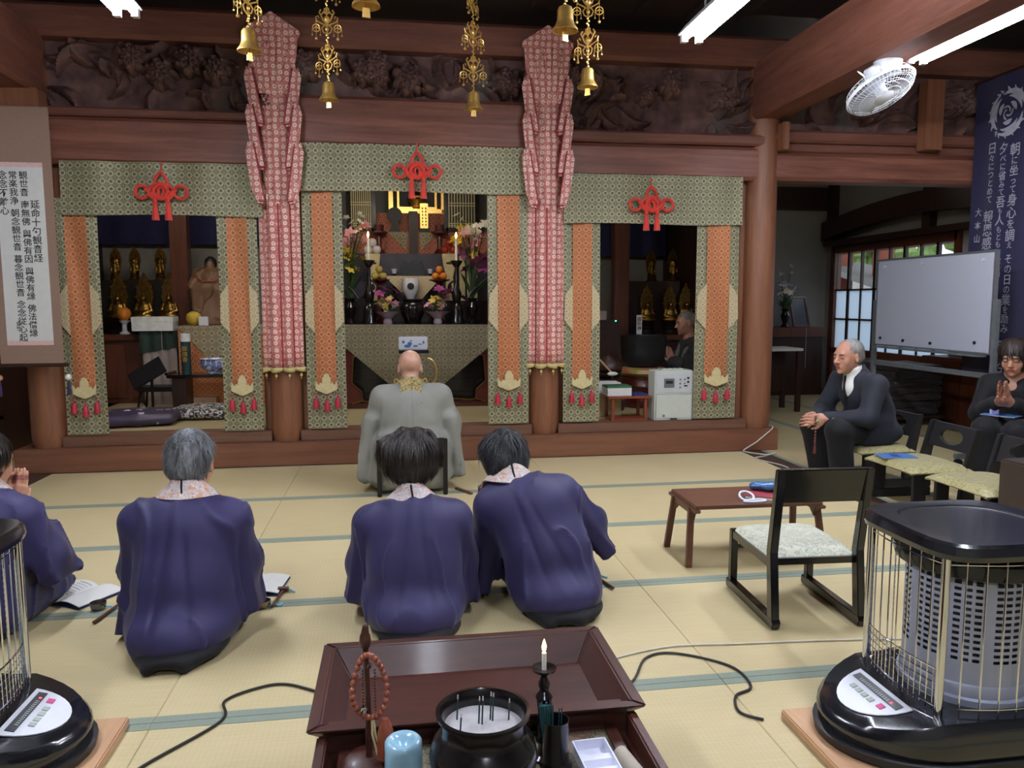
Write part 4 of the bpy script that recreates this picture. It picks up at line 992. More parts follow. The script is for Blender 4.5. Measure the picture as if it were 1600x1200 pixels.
# ---------------------------------------------------------------- seated priest on a folding chair
pr = thing('person', 'bald priest in grey robe seated on a folding chair, seen from behind', 'person', (.085, 5.2, 0))
sp = [np.array(q) for q in ((0, -.02, .36), (0, .0, .48), (0, .04, .6), (0, .075, .71))]; hc = np.array((.0, .115, .825)); hR = HR(8)
S = SD(axis(-.45, .45, .011, [(-.1, .1, .0055)]), axis(-.3, .5, .011, [(0, .25, .0055)]), axis(-.02, 1.0, .011, [(.7, .96, .0055)]))
S.chain(sp, [.13, .12, .12, .055], .05)
for s in (-1, 1):
    S.cap(sp[3]-np.array((0, 0, .03)), (s*.18, .05, .64), .05, .05, .04); S.chain([(s*.18, .05, .64), (s*.23, .1, .44), (s*.06, .3, .5)], [.045, .038, .027], .02)
    S.chain([(s*.09, 0, .34), (s*.13, .36, .34), (s*.12, .3, .06)], [.08, .06, .04], .02); S.cap((s*.12, .28, .04), (s*.13, .44, .03), .04, .03, .02)
hand(S, (-.03, .33, .51), (0, .4, .9), (1, 0, 0), 1, (.03,)*4, 0, 0); hand(S, (.03, .33, .51), (0, .4, .9), (-1, 0, 0), -1, (.03,)*4, 0, 0)
S.cap(sp[3], hc+np.array((0, -.03, -.06)), .056, .052, .03); head(S, hR, hc); S.build('body', ['skin_pale', 'lip', 'brow', 'eye_line'], pr, face_mats(hR, hc))
S = SD(axis(-.5, .5, .008), axis(-.38, .6, .008), axis(-.02, .82, .008))
S.ell((0, .0, .47), (.2, .15, .2), .06); S.ell((0, .03, .6), (.21, .13, .13), .06); S.ell((0, .0, .3), (.22, .2, .16), .06)
for s in (-1, 1):
    S.cap((0, .07, .67), (s*.19, .05, .635), .06, .07, .06); S.chain([(s*.19, .05, .635), (s*.25, .1, .44), (s*.08, .29, .48)], [.075, .08, .07], .05)
    S.box((s*.27, .1, .3), (.035, .15, .22), .03, .06, rotm(0, s*-.14, s*.25)); S.chain([(s*.1, .0, .3), (s*.16, .36, .33), (s*.2, .34, .08)], [.13, .12, .13], .06)
    S.cap((s*.1, -.1, .3), (s*.15, -.04, .1), .1, .1, .08)
f1 = wob(71, 7, 14, 40); f2 = wob(72, 6, 8, 16)
S.disp(lambda X, Y, Z: -.012*np.clip((.72-Z)*2.5, .15, 1)*np.maximum(0, 1-np.abs(f1(X, Y, Z*.22))/.18)**2+.016*f2(X, Y, Z*.6)+.005*np.exp(-(X/.006)**2)*(Y < .1)*(Z > .4))
S.cap((0, .075, .72), hc+np.array((0, .02, .05)), .062, .08, .015, op='s'); S.floor(.025); S.build('robe', 'robe_grey', pr)
b0 = np.array((0, .07, .715)); P = smooth_path([b0+np.array(q) for q in ((-.08, .13, -.2), (-.085, .1, -.08), (-.085, .04, .01), (-.06, -.04, .03), (0, -.065, .035), (.06, -.04, .03), (.085, .04, .01), (.085, .1, -.08), (.08, .13, -.2))], 30)
ribbon(P, [.05]*30, [np.array((q[0]*.7, min(q[1], 0)*.7, -.06)) if q[2] > -.03 else np.array((1., 0, 0)) for q in P-b0], .008).build('stole', 'gold_brocade', pr, smooth=True)
MB().slab(lambda u, v: ((u-.5)*.14, .07-.079-.095*v, .72+.03-.15*v), 8, 8, .01).build('stole_flap', 'gold_brocade', pr)
for s in (-1, 1): MB().tube(smooth_path([(s*.07, -.0, .735), (s*.1, .01, .76), (s*.11, .03, .72), (s*.105, .06, .66)], 12), .005, 6).build('gold_cord', 'gold', pr, smooth=True)
plain('black_lacquer', '0d0d10', .22, var=.1, coat=.4); plain('black_matt', '141416', .5); plain('black_metal', '17171a', .35, .3)
fc = thing('folding_chair', 'black folding chair carrying the grey-robed priest', 'chair', (.085, 5.14, 0))
for s in (-1, 1):
    MB().bar((s*.215, -.10, 0), (s*.215, -.12, .38), .03, .03).build('leg', 'black_metal', fc, bevel=.004); MB().bar((s*.2, .2, 0), (s*.2, .14, .2), .026, .026).build('leg', 'black_metal', fc, bevel=.004)
MB().obox((0, -.12, .33), (.215, .012, .055)).build('backrest', 'black_matt', fc, bevel=.006); MB().box(-.21, .21, -.1, .22, .18, .215).build('seat', 'black_matt', fc, bevel=.01)

# ---------------------------------------------------------------- monk behind the bowl gong
p = at(1078, 560, 7.45)
mk = kneeler('monk', 'shaven-headed monk in dark robe praying beside the large bowl gong', (p[0]+.08, 7.45, IZ), PI/2, [(0, -.03, .17), (0, .0, .34), (0, .05, .5), (0, .09, .64)],
        [(-.17, .06, .57), (.17, .06, .57)], [(-.21, .1, .38), (.21, .1, .38)], [(-.02, .27, .4), (.02, .27, .4)], (0, .13, .79), HR(6), None, 53, robe='robe_dark', skin='skin_old', stole=False, hands_fine=True)
P = smooth_path([(.09, .2, .42), (.1, .16, .54), (.11, .1, .62), (.08, .02, .66), (0, -.02, .67), (-.08, .02, .66), (-.11, .1, .62), (-.1, .16, .54), (-.09, .2, .42)], 30)
ribbon(P, [.07]*30, [np.array((1., 0, 0))+np.array((0, -.5, 0))*(q[2] > .6) for q in P], .012).build('stole', 'stole_grey', mk, smooth=True)
hair_cap('hair', 'hair_white', mk, HR(6), (0, .13, .79), [((0, -.014, .037), (.0762, .097, .0855))], [((0, .1, -.02), (.09, .075, .1)), ((0, -.02, -.07), (.2, .2, .075)), ((.08, 0, -.02), (.03, .03, .05)), ((-.08, 0, -.02), (.03, .03, .05))], 3, .0004, hn=0)

# ---------------------------------------------------------------- man in a dark suit on the aisle chairs
mn = thing('person', 'elderly man in dark suit sitting forward with clasped hands and beads', 'person', (3.28, 4.97, 0), math.radians(97))
hc = np.array((0, .19, .885)); hR = HR(4, 6); shp = [(-.18, .1, .70), (.18, .1, .70)]; elp = [(-.23, .2, .49), (.23, .2, .49)]; wrp = [(-.055, .41, .47), (.055, .41, .47)]
S = SD(axis(-.4, .4, .011, [(-.1, .1, .004)]), axis(-.3, .62, .011, [(.05, .33, .0045), (.38, .58, .0045)]), axis(-.01, 1.02, .011, [(.40, .54, .0045), (.75, 1.0, .0042)]))
S.chain([(0, -.04, .38), (0, .01, .55), (0, .06, .66), (0, .11, .76)], [.12, .1, .095, .055], .05); S.cap((0, .12, .76), hc+np.array((0, -.025, -.06)), .058, .054, .03)
for i, s in enumerate((-1, 1)):
    S.cap((0, .1, .73), shp[i], .06, .05, .04); S.chain([shp[i], elp[i], wrp[i]], [.05, .04, .027], .02); S.chain([(s*.09, -.02, .36), (s*.13, .34, .40), (s*.12, .28, .08)], [.08, .06, .045], .02); S.cap((s*.12, .26, .045), (s*.13, .44, .035), .04, .03, .02)
hand(S, wrp[0], (.25, .95, -.12), (.95, -.25, -.2), 1, (.25, .3, .35, .4), .3); hand(S, wrp[1], (-.35, .9, -.1), (-.9, -.35, -.1), -1, (.5, .55, .6, .6), .4)
head(S, hR, hc, nose=1.02); S.floor(.012); S.build('body', ['skin_old', 'lip', 'brow', 'eye_line'], mn, face_mats(hR, hc))
S = SD(axis(-.42, .42, .008), axis(-.36, .46, .008), axis(.2, .9, .008))
S.ell((0, -.01, .47), (.185, .15, .19), .06); S.ell((0, .05, .62), (.19, .14, .14), .06); S.ell((0, -.07, .36), (.2, .14, .1), .05)
for i, s in enumerate((-1, 1)):
    S.cap((0, .1, .715), shp[i], .065, .072, .05); S.chain([shp[i], elp[i], np.asarray(wrp[i])-np.array((0, .03, 0))], [.075, .062, .046], .03); S.box((s*.14, .07, .38), (.06, .12, .1), .04, .05)
f1 = wob(81, 7, 18, 45); f2 = wob(82, 5, 8, 18); S.disp(lambda X, Y, Z: .007*f1(X, Y, Z)+.006*f2(X, Y, Z)+.004*np.exp(-(X/.005)**2)*(Y > .08))
S.cap((0, .10, .73), (0, .125, .79), .085, .07, .03); S.cap((0, .135, .78), hc+np.array((0, .02, .01)), .06, .085, .01, op='s'); S.ell((0, .235, .735), (.02, .06, .075), .01, op='s'); S.build('jacket', 'suit', mn)
S = SD(axis(-.3, .3, .008), axis(-.25, .5, .008), axis(-.01, .52, .008))
S.ell((0, -.06, .36), (.18, .15, .09), .05)
for s in (-1, 1): S.chain([(s*.09, -.02, .355), (s*.13, .35, .395), (s*.12, .29, .07)], [.1, .085, .075], .03)
f1 = wob(84, 7, 15, 40); S.disp(lambda X, Y, Z: .007*f1(X, Y, Z*.5)); S.floor(.045); S.build('trousers', 'suit_trouser', mn)
S = SD(axis(-.14, .14, .005), axis(.02, .34, .005), axis(.55, .86, .005)); S.cap((0, .115, .735), (0, .15, .80), .066, .066, .02); S.ell((0, .135, .68), (.07, .075, .11), .03); S.cap((0, .12, .76), (0, .18, .86), .054, .06, .008, op='s'); S.ell((0, .26, .78), (.022, .06, .035), .01, op='s'); S.build('shirt', 'shirt', mn)
for s in (-1, 1):
    S = SD(axis(s*.13-.07, s*.13+.07, .006), axis(.18, .5, .006), axis(-.01, .12, .006)); S.cap((s*.12, .25, .045), (s*.13, .43, .032), .045, .036, .03); S.cap((s*.12, .26, .05), (s*.12, .28, .09), .042, .045, .02); S.floor(.002); S.build('sock', 'black_cloth', mn)
    MB().tube([np.asarray(wrp[(s+1)//2])+np.array((0, -.035, 0)), np.asarray(wrp[(s+1)//2])+np.array((0, -.005, 0))], [.036, .034], 14).build('shirt_cuff', 'shirt', mn, smooth=True)
MB().tube([(0, .2, .755), (0, .208, .7), (0, .2, .6)], [.018, .014, .026], 8, flat=.5).build('tie', 'black_cloth', mn, smooth=True)
hair_cap('hair', 'hair_white', mn, hR, hc, [((0, -.02, .04), (.0785, .096, .084)), ((0, -.045, -.01), (.077, .068, .06))], [((0, .105, -.01), (.09, .085, .105)), ((-.085, .0, -.015), (.02, .03, .04)), ((.085, .0, -.015), (.02, .03, .04)), ((-.09, .05, -.03), (.05, .05, .07)), ((.09, .05, -.03), (.05, .05, .07)), ((0, -.05, -.13), (.1, .1, .05))], 9, .0015, hn=900, hl=.005)
plain('bead_red', '4d1a16', .3, coat=.3); plain('bead_brown', '8a4630', .3, coat=.3)
Rm = rotm(0, 0, math.radians(97)); o3 = np.array((3.28, 4.97, 0))
pb = thing('prayer_beads', 'dark red prayer beads hanging from the suited man\'s clasped hands', 'beads', o3+Rm@np.array((-.05, .47, .3)))
b = MB(); b2 = MB()
for i in range(26):
    a = 2*PI*i/26; b.ball((.02*math.sin(a)*.6, .018*math.sin(a), .09+.095*math.cos(a)), .0075, 8)
b.build('bead_loop', 'bead_red', pb, smooth=True); MB().lathe([(.004, .0), (.008, -.01), (.012, -.06), (.003, -.062)], (0, 0, -.01), 8).build('tassel', 'bead_red', pb, smooth=True); MB().ball((0, -.02, .155), .011, 10).build('jade_bead', 'leaf_green', pb, smooth=True)

# ---------------------------------------------------------------- woman in black at the right edge
wn = thing('person', 'elderly woman in black with eyes closed and palms together at the right edge', 'person', (4.33, 4.85, 0), math.radians(128))
hc = np.array((0, .14, .875)); hR = HR(14, -2); shp = [(-.16, .06, .68), (.16, .06, .68)]; elp = [(-.19, .16, .47), (.19, .16, .47)]; wrp = [(-.018, .36, .60), (.022, .36, .60)]
S = SD(axis(-.4, .4, .011, [(-.1, .1, .0042)]), axis(-.3, .62, .011, [(.03, .28, .0042), (.32, .52, .0045)]), axis(-.01, 1.02, .011, [(.56, .8, .0045), (.75, 1.0, .0042)]))
S.chain([(0, -.02, .4), (0, .01, .55), (0, .04, .65), (0, .07, .75)], [.12, .11, .11, .055], .05); S.cap((0, .07, .75), hc+np.array((0, -.025, -.06)), .052, .05, .03)
for i, s in enumerate((-1, 1)):
    S.cap((0, .06, .72), shp[i], .05, .045, .04); S.chain([shp[i], elp[i], wrp[i]], [.045, .036, .025], .02); S.chain([(s*.08, 0, .38), (s*.09, .38, .40), (s*.09, .34, .08)], [.08, .06, .04], .02); S.cap((s*.09, .33, .04), (s*.1, .48, .03), .035, .028, .02)
hand(S, wrp[0], (0, .62, .8), (1, 0, 0), 1, (.03,)*4, .0, .0); hand(S, wrp[1], (0, .62, .8), (-1, 0, 0), -1, (.03,)*4, .0, .0)
head(S, hR, hc); S.floor(.012); S.build('body', ['skin_old', 'lip', 'brow', 'eye_line'], wn, face_mats(hR, hc))
S = SD(axis(-.42, .42, .009), axis(-.36, .6, .009), axis(-.01, .86, .009))
S.ell((0, 0, .5), (.17, .14, .2), .06); S.ell((0, .04, .63), (.17, .12, .13), .06); S.ell((0, -.04, .36), (.2, .17, .1), .05)
for i, s in enumerate((-1, 1)):
    S.cap((0, .06, .705), shp[i], .058, .06, .05); S.chain([shp[i], elp[i], np.asarray(wrp[i])*.75+np.asarray(elp[i])*.25], [.065, .062, .05], .03); S.chain([(s*.08, 0, .375), (s*.09, .39, .395), (s*.09, .35, .06)], [.1, .085, .075], .03)
f1 = wob(91, 7, 18, 45); S.disp(lambda X, Y, Z: .007*f1(X, Y, Z*.6)); S.cap((0, .08, .765), hc+np.array((0, .02, .02)), .055, .085, .012, op='s'); S.floor(.04); S.build('dress', 'black_cloth', wn)
hair_cap('hair', 'hair_brown', wn, hR, hc, [((0, -.015, .04), (.094, .108, .098)), ((0, -.01, -.03), (.094, .085, .075))], [((0, .115, -.045), (.05, .075, .095)), ((.01, .13, .005), (.05, .06, .05)), ((0, -.04, -.15), (.12, .12, .05))], 17, .005)
plain('lilac', 'a99cc8', .6)
MB().slab(lambda u, v: (.04+.05*u, .33-.01*math.sin(u*6), .56-.1*v), 8, 6, .006).build('lilac_cuff', 'lilac', wn); MB().lathe([(.03, -.008), (.032, 0), (.03, .008), (.028, 0)], (.03, .33, .575), 20, rotm(-.6, 0, 0), cap=False).build('wrist_beads', 'gold_dull', wn, smooth=True)
# ================================================================ foreground: offering stand and what stands on it
wood('stand_wood', '2b140e', '4b251b', 'X', 6, .42, 10, coat=.08); wood('stand_wood_y', '2b140e', '4b251b', 'Y', 6, .42, 10, coat=.08)
plain('bronze', '1f1b1c', .25, .55, var=.2, scale=20, coat=.3); plain('ash', 'a8a6a8', .95, var=.08, scale=70); plain('incense', '1d3a3a', .8); plain('incense_tip', 'b9b4ae', .9); plain('celadon', '93bccf', .15, var=.04, coat=.6)
plain('candle_wax', 'ece6dc', .5, var=.02); emit('flame', 'ffb45a', 14); plain('white_card', 'dcdfee', .6, var=.02); plain('beige_tube', 'a39a8c', .8); plain('incense_green', '1c4a4c', .7)
k = N('deck_cloth'); v = k.coord(); n1 = k.noise(v, 32, 3, .6, 2.0); n2 = k.noise(v, 14, 2); c = k.ramp(n1, (.4, lin('3f3d33')), (.5, lin('8d8468')), (.6, lin('5d6157'))); k.col(k.mix(k.ramp(n2, (.52, 0.0), (.6, .6)), c, lin('7c5a4a'))); k.set(.6); M['deck_cloth'] = k.m
st = thing('offering_stand', 'dark lacquered offering stand with empty tray and incense shelf, nearest the viewer', 'stand', (.16, 1.78, 0))
RZ = .38; x0, x1, y0, y1 = -.205, .535, 1.563, 1.998
def frus(b, o0, z0, o1, z1, th):      # four sloping boards between two rectangles
    (a0, a1, c0, c1), (d0, d1, e0, e1) = o0, o1
    out0 = [(a0, c0, z0), (a1, c0, z0), (a1, c1, z0), (a0, c1, z0)]; out1 = [(d0, e0, z1), (d1, e0, z1), (d1, e1, z1), (d0, e1, z1)]
    in0 = [(a0+th, c0+th, z0), (a1-th, c0+th, z0), (a1-th, c1-th, z0), (a0+th, c1-th, z0)]; in1 = [(d0+th, e0+th, z1), (d1-th, e0+th, z1), (d1-th, e1-th, z1), (d0+th, e1-th, z1)]
    return out0, out1, in0, in1
o0, o1, i0, i1 = frus(None, (x0+.05, x1-.05, y0+.10, y1-.05), .3, (x0, x1, y0, y1), RZ, .03)
for i in range(4):
    j = (i+1) % 4
    MB().add([o0[i], o0[j], o1[j], o1[i], i0[i], i0[j], i1[j], i1[i]], [(0, 1, 2, 3), (7, 6, 5, 4), (0, 4, 5, 1), (3, 2, 6, 7), (0, 3, 7, 4), (1, 5, 6, 2)]).build('tray_side', 'stand_wood' if i % 2 == 0 else 'stand_wood_y', st, world=True, bevel=.004)
MB().box(x0+.06, x1-.06, y0+.11, y1-.06, .285, .312).build('tray_bottom', 'stand_wood', st, world=True)
MB().box(x0+.03, x1-.03, y0+.045, y0+.075, .0, .36).build('apron', 'stand_wood', st, world=True); MB().box(-.14, .47, y0+.12, y1-.07, .0, .285).build('base_box', 'stand_wood', st, world=True, bevel=.006)
DZ = .32; fx0, fx1, fy0, fy1 = -.182, .512, 1.02, 1.60
MB().box(fx0+.02, fx1-.02, fy0+.02, fy1, DZ-.05, DZ-.012).build('shelf', 'stand_wood', st, world=True)
for a, b_ in ((fx0, fx0+.022), (fx1-.022, fx1)): MB().box(a, b_, fy0, 1.585, .03, .362).build('side_board', 'stand_wood_y', st, world=True, bevel=.004)
MB().box(fx0, fx1, fy0, fy0+.022, .03, .362).build('front_board', 'stand_wood', st, world=True, bevel=.004)
MB().box(fx0+.07, fx1-.07, fy0+.06, fy1-.01, DZ-.012, DZ).build('brocade_mat', 'deck_cloth', st, world=True)
for a, b_ in ((fx0+.045, fx0+.07), (fx1-.07, fx1-.045)): MB().box(a, b_, fy0+.04, fy1-.005, DZ-.012, DZ+.008).build('mat_frame', 'stand_wood_y', st, world=True)
MB().box(fx0+.07, fx1-.07, fy1-.012, fy1-.002, DZ-.012, DZ+.008).build('mat_frame', 'stand_wood', st, world=True)
for a in (fx0+.01, fx1-.04): MB().box(a, a+.03, fy0+.03, fy0+.06, 0, DZ-.05).build('leg', 'stand_wood', st, world=True)

p = on(755, 1113, .492)
bu = thing('incense_burner', 'large black bronze incense burner filled with grey ash', 'burner', (p[0], p[1], DZ))
MB().lathe([(.05, 0), (.06, .004), (.085, .03), (.1, .065), (.104, .09), (.098, .115), (.084, .13), (.079, .14), (.082, .165), (.0905, .172), (.0905, .177), (.083, .178), (.079, .172), (.076, .15), (.0755, .135), (.0, .135)], seg=48, cap=False).build('bowl', 'bronze', bu, smooth=True)
MB().grid(lambda u, v: (.0757*v*math.cos(2*PI*u), .0757*v*math.sin(2*PI*u), .146+.004*math.sin(u*40)*v*(1-v)+.002*math.sin(v*9+u*13)), 40, 10).build('ash', 'ash', bu, smooth=True)
for i, (x, y, h) in enumerate(((-.048, .03, .045), (-.045, -.012, .03), (-.008, .008, .05), (-.002, .004, .052), (.016, .022, .05), (.02, .018, .05), (.05, .01, .04))):
    s_ = MB().cyl((x, y, .142), (x+.002, y, .142+h), .0016, seg=6).build('incense_stick', 'incense', bu); MB().cyl((x+.002, y, .142+h), (x+.0022, y, .142+h+.008), .0015, .001, seg=6).build('burnt_tip', 'incense_tip', s_)
cs = on(850, 1172, DZ); cs[1] -= .03; cs[0] = at(850, 1172, cs[1])[0]
cd = thing('candlestick', 'small turned candlestick with lit white candle beside the incense burner', 'candle', (cs[0], cs[1], DZ))
zt = at(848, 1046, cs[1])[2]-DZ
MB().lathe([(.024, 0), (.024, .006), (.016, .012), (.012, .03), (.018, .042), (.012, .055), (.0155, .07), (.010, .082), (.016, zt-.065), (.018, zt-.058), (.009, zt-.045), (.0125, zt-.03), (.006, zt-.015), (.01, zt-.008), (.024, zt-.001), (.026, zt+.004), (.023, zt+.004), (.008, zt), (.0, zt)], seg=24).build('stick', 'bronze', cd, smooth=True)
ca = MB().cyl((0, 0, zt), (0, 0, zt+.036), .0048, seg=12).build('candle', 'candle_wax', cd, smooth=True); MB().lathe([(.0, zt+.036), (.004, zt+.043), (.005, zt+.049), (.003, zt+.058), (.0, zt+.066)], seg=10, cap=False).build('flame', 'flame', ca, smooth=True)
p = on(866, 1192, DZ); p[1] -= .015
cu = thing('incense_cup', 'black cylindrical cup holding a bundle of green incense', 'cup', (p[0], p[1], DZ))
MB().lathe([(.033, 0), (.034, .008), (.029, .013), (.0275, .02), (.0265, .1), (.028, .104), (.0255, .104), (.024, .095), (.024, .01), (0, .01)], seg=32).build('cup', 'bronze', cu, smooth=True)
b = MB(); r = np.random.default_rng(5)
for i in range(60):
    a = r.uniform(0, 6.28); q = math.sqrt(r.uniform())*.007; fx = -.014+q*math.cos(a); fy = q*math.sin(a); b.bar((fx, fy, .012), (-.012+2.1*q*math.cos(a)-.008, fy*1.6, .135+r.uniform(-.004, .004)), .0019)
tag(b.build('incense_bundle', 'incense_green', cu), kind='stuff')
for x in (.008, .013): MB().cyl((x-.004, .004, .012), (x, .004, .125), .0012, seg=5).build('incense_stick', 'incense_green', cu)
p = on(630, 1150, DZ+.105); bx = thing('incense_jar', 'pale blue glazed square jar with a round dished top', 'jar', (p[0], p[1]-.01, DZ))
b = MB(); prof = [(.033, 0, 5), (.036, .004, 5), (.037, .05, 5), (.036, .085, 4), (.0365, .092, 2.6), (.036, .1, 2.1), (.031, .1055, 2), (.025, .1045, 2), (.019, .098, 2), (.011, .088, 2), (.003, .084, 2)]
n = 40; vs = []
for r_, z, e in prof:
    for i in range(n):
        a = 2*PI*i/n; c_, s_ = math.cos(a), math.sin(a); q = (abs(c_)**e+abs(s_)**e)**(-1/e); vs.append((r_*q*c_, r_*q*s_, z))
fs = [(j*n+i, j*n+(i+1) % n, (j+1)*n+(i+1) % n, (j+1)*n+i) for j in range(len(prof)-1) for i in range(n)]+[tuple(range(n-1, -1, -1)), tuple((len(prof)-1)*n+i for i in range(n))]
b.add(vs, fs).build('body', 'celadon', bx, smooth='all')
p = on(608, 1152, DZ+.05); plain('chrome', 'd6d8da', .08, 1, var=.02); lt = thing('gas_lighter', 'small chrome gas lighter lying between blue jar and burner', 'lighter', (p[0]+.012, p[1]-.01, DZ))
MB().cyl((.005, 0, .02), (-.0, 0, .045), .006, seg=12).cyl((0, 0, .001), (.005, 0, .02), .008, seg=12).build('barrel', 'chrome', lt, smooth=True); MB().box(-.01, .012, -.01, .01, 0, .012).build('grip', 'bronze', lt, bevel=.003)
p = on(577, 1172, DZ+.03); p[1] -= .02; p[0] = at(577, 1172, p[1])[0]
bs = thing('bead_stand', 'dark wooden stand with a tall hook for prayer beads', 'stand', (p[0], p[1], DZ)); ht = at(571, 978, p[1])[2]-DZ
MB().lathe([(.052, 0), (.056, .006), (.055, .02), (.045, .028), (.008, .03), (0, .03)], seg=36).build('base', 'stand_wood', bs, smooth=True)
MB().tube([(0, 0, .028), (0, 0, ht*.5), (-.003, 0, ht-.05)], [.008, .006, .006], 10).ball((-.003, 0, ht-.03), (.012, .010, .022), 12).tube([(-.003, 0, ht-.02), (-.002, .0, ht)], [.009, .006], 10).build('pole', 'stand_wood', bs, smooth=True)
MB().tube([(0, 0, ht*.72), (.004, -.012, ht*.735), (.006, -.022, ht*.77)], .004, 8).build('hook', 'stand_wood', bs, smooth=True)
bd = thing('prayer_beads', 'loop of large brown prayer beads with brown tassel on the stand', 'beads', (p[0], p[1]-.014, DZ))
zc_ = at(574, 1066, p[1])[2]-DZ; rz_ = (at(574, 1018, p[1])[2]-at(574, 1115, p[1])[2])/2
q0 = None
for i in range(27):
    a = 2*PI*i/27; w = .033*(1-.2*math.cos(a)); pos = (w*math.sin(a)+.004, -.004-.004*math.sin(a*3), zc_+rz_*math.cos(a))
    o = MB().ball((0, 0, 0), .0066, 10).build('bead', 'bead_brown', bd, smooth=True) if q0 is None else q0.copy()
    if q0 is not None: COL.objects.link(o)
    else: q0 = o
    o.location = pos
b = MB()
for s in (-1, 1):
    for i in range(16): b.ball((s*.012+.003, -.002, zc_+rz_*.5-i*.0065), .0024, 6)
tag(b.build('small_beads', 'bead_red', bd, smooth=True), kind='stuff'); MB().ball((-.008, -.006, zc_-rz_*.72), (.008, .006, .009), 8).build('crystal_bead', 'chrome', bd, smooth=True)
MB().lathe([(.006, 0), (.011, -.01), (.017, -.03), (.018, -.08), (.004, -.082)], (.034, -.012, zc_-rz_+.0), 12).build('tassel', 'bead_brown', bd, smooth=True)
MB().tube([(.01, -.008, zc_-rz_), (.014, -.012, zc_-rz_-.03), (.024, -.012, zc_-rz_-.07)], .0025, 6).tube([(.008, -.008, zc_-rz_), (.008, -.012, zc_-rz_-.03), (.018, -.012, zc_-rz_-.075)], .0025, 6).build('cord', 'plaque_cream', bd, smooth=True)
p = on(925, 1180, DZ+.02); wb = thing('incense_box', 'open white divided paper box on the incense shelf', 'box', (p[0]+.01, p[1]-.05, DZ+.001))
wb.rotation_euler = (0, 0, .05)
MB().box(-.035, .035, -.1, .1, 0, .003).build('bottom', 'white_card', wb)
for s in (-1, 1): MB().box(s*.035-.0015, s*.035+.0015, -.1, .1, 0, .024).build('side', 'white_card', wb); MB().box(-.035, .035, s*.1-.0015, s*.1+.0015, 0, .024).build('end', 'white_card', wb)
for y in (.045, .0, -.045): MB().prism([(y-.016, .003), (y+.016, .003), (y+.009, .018), (y-.009, .018)], -.034, .034, 'YZ').build('divider', 'white_card', wb)
p = on(984, 1176, DZ+.015); o = MB().tube([(p[0]-.02, p[1]+.0, DZ+.0165), (p[0]+.0, p[1]-.12, DZ+.0165)], [.016, .016], 16).build('paper_tube', 'beige_tube', smooth=True); tag(o, 'beige paper tube lying beside the white divided box', 'tube')

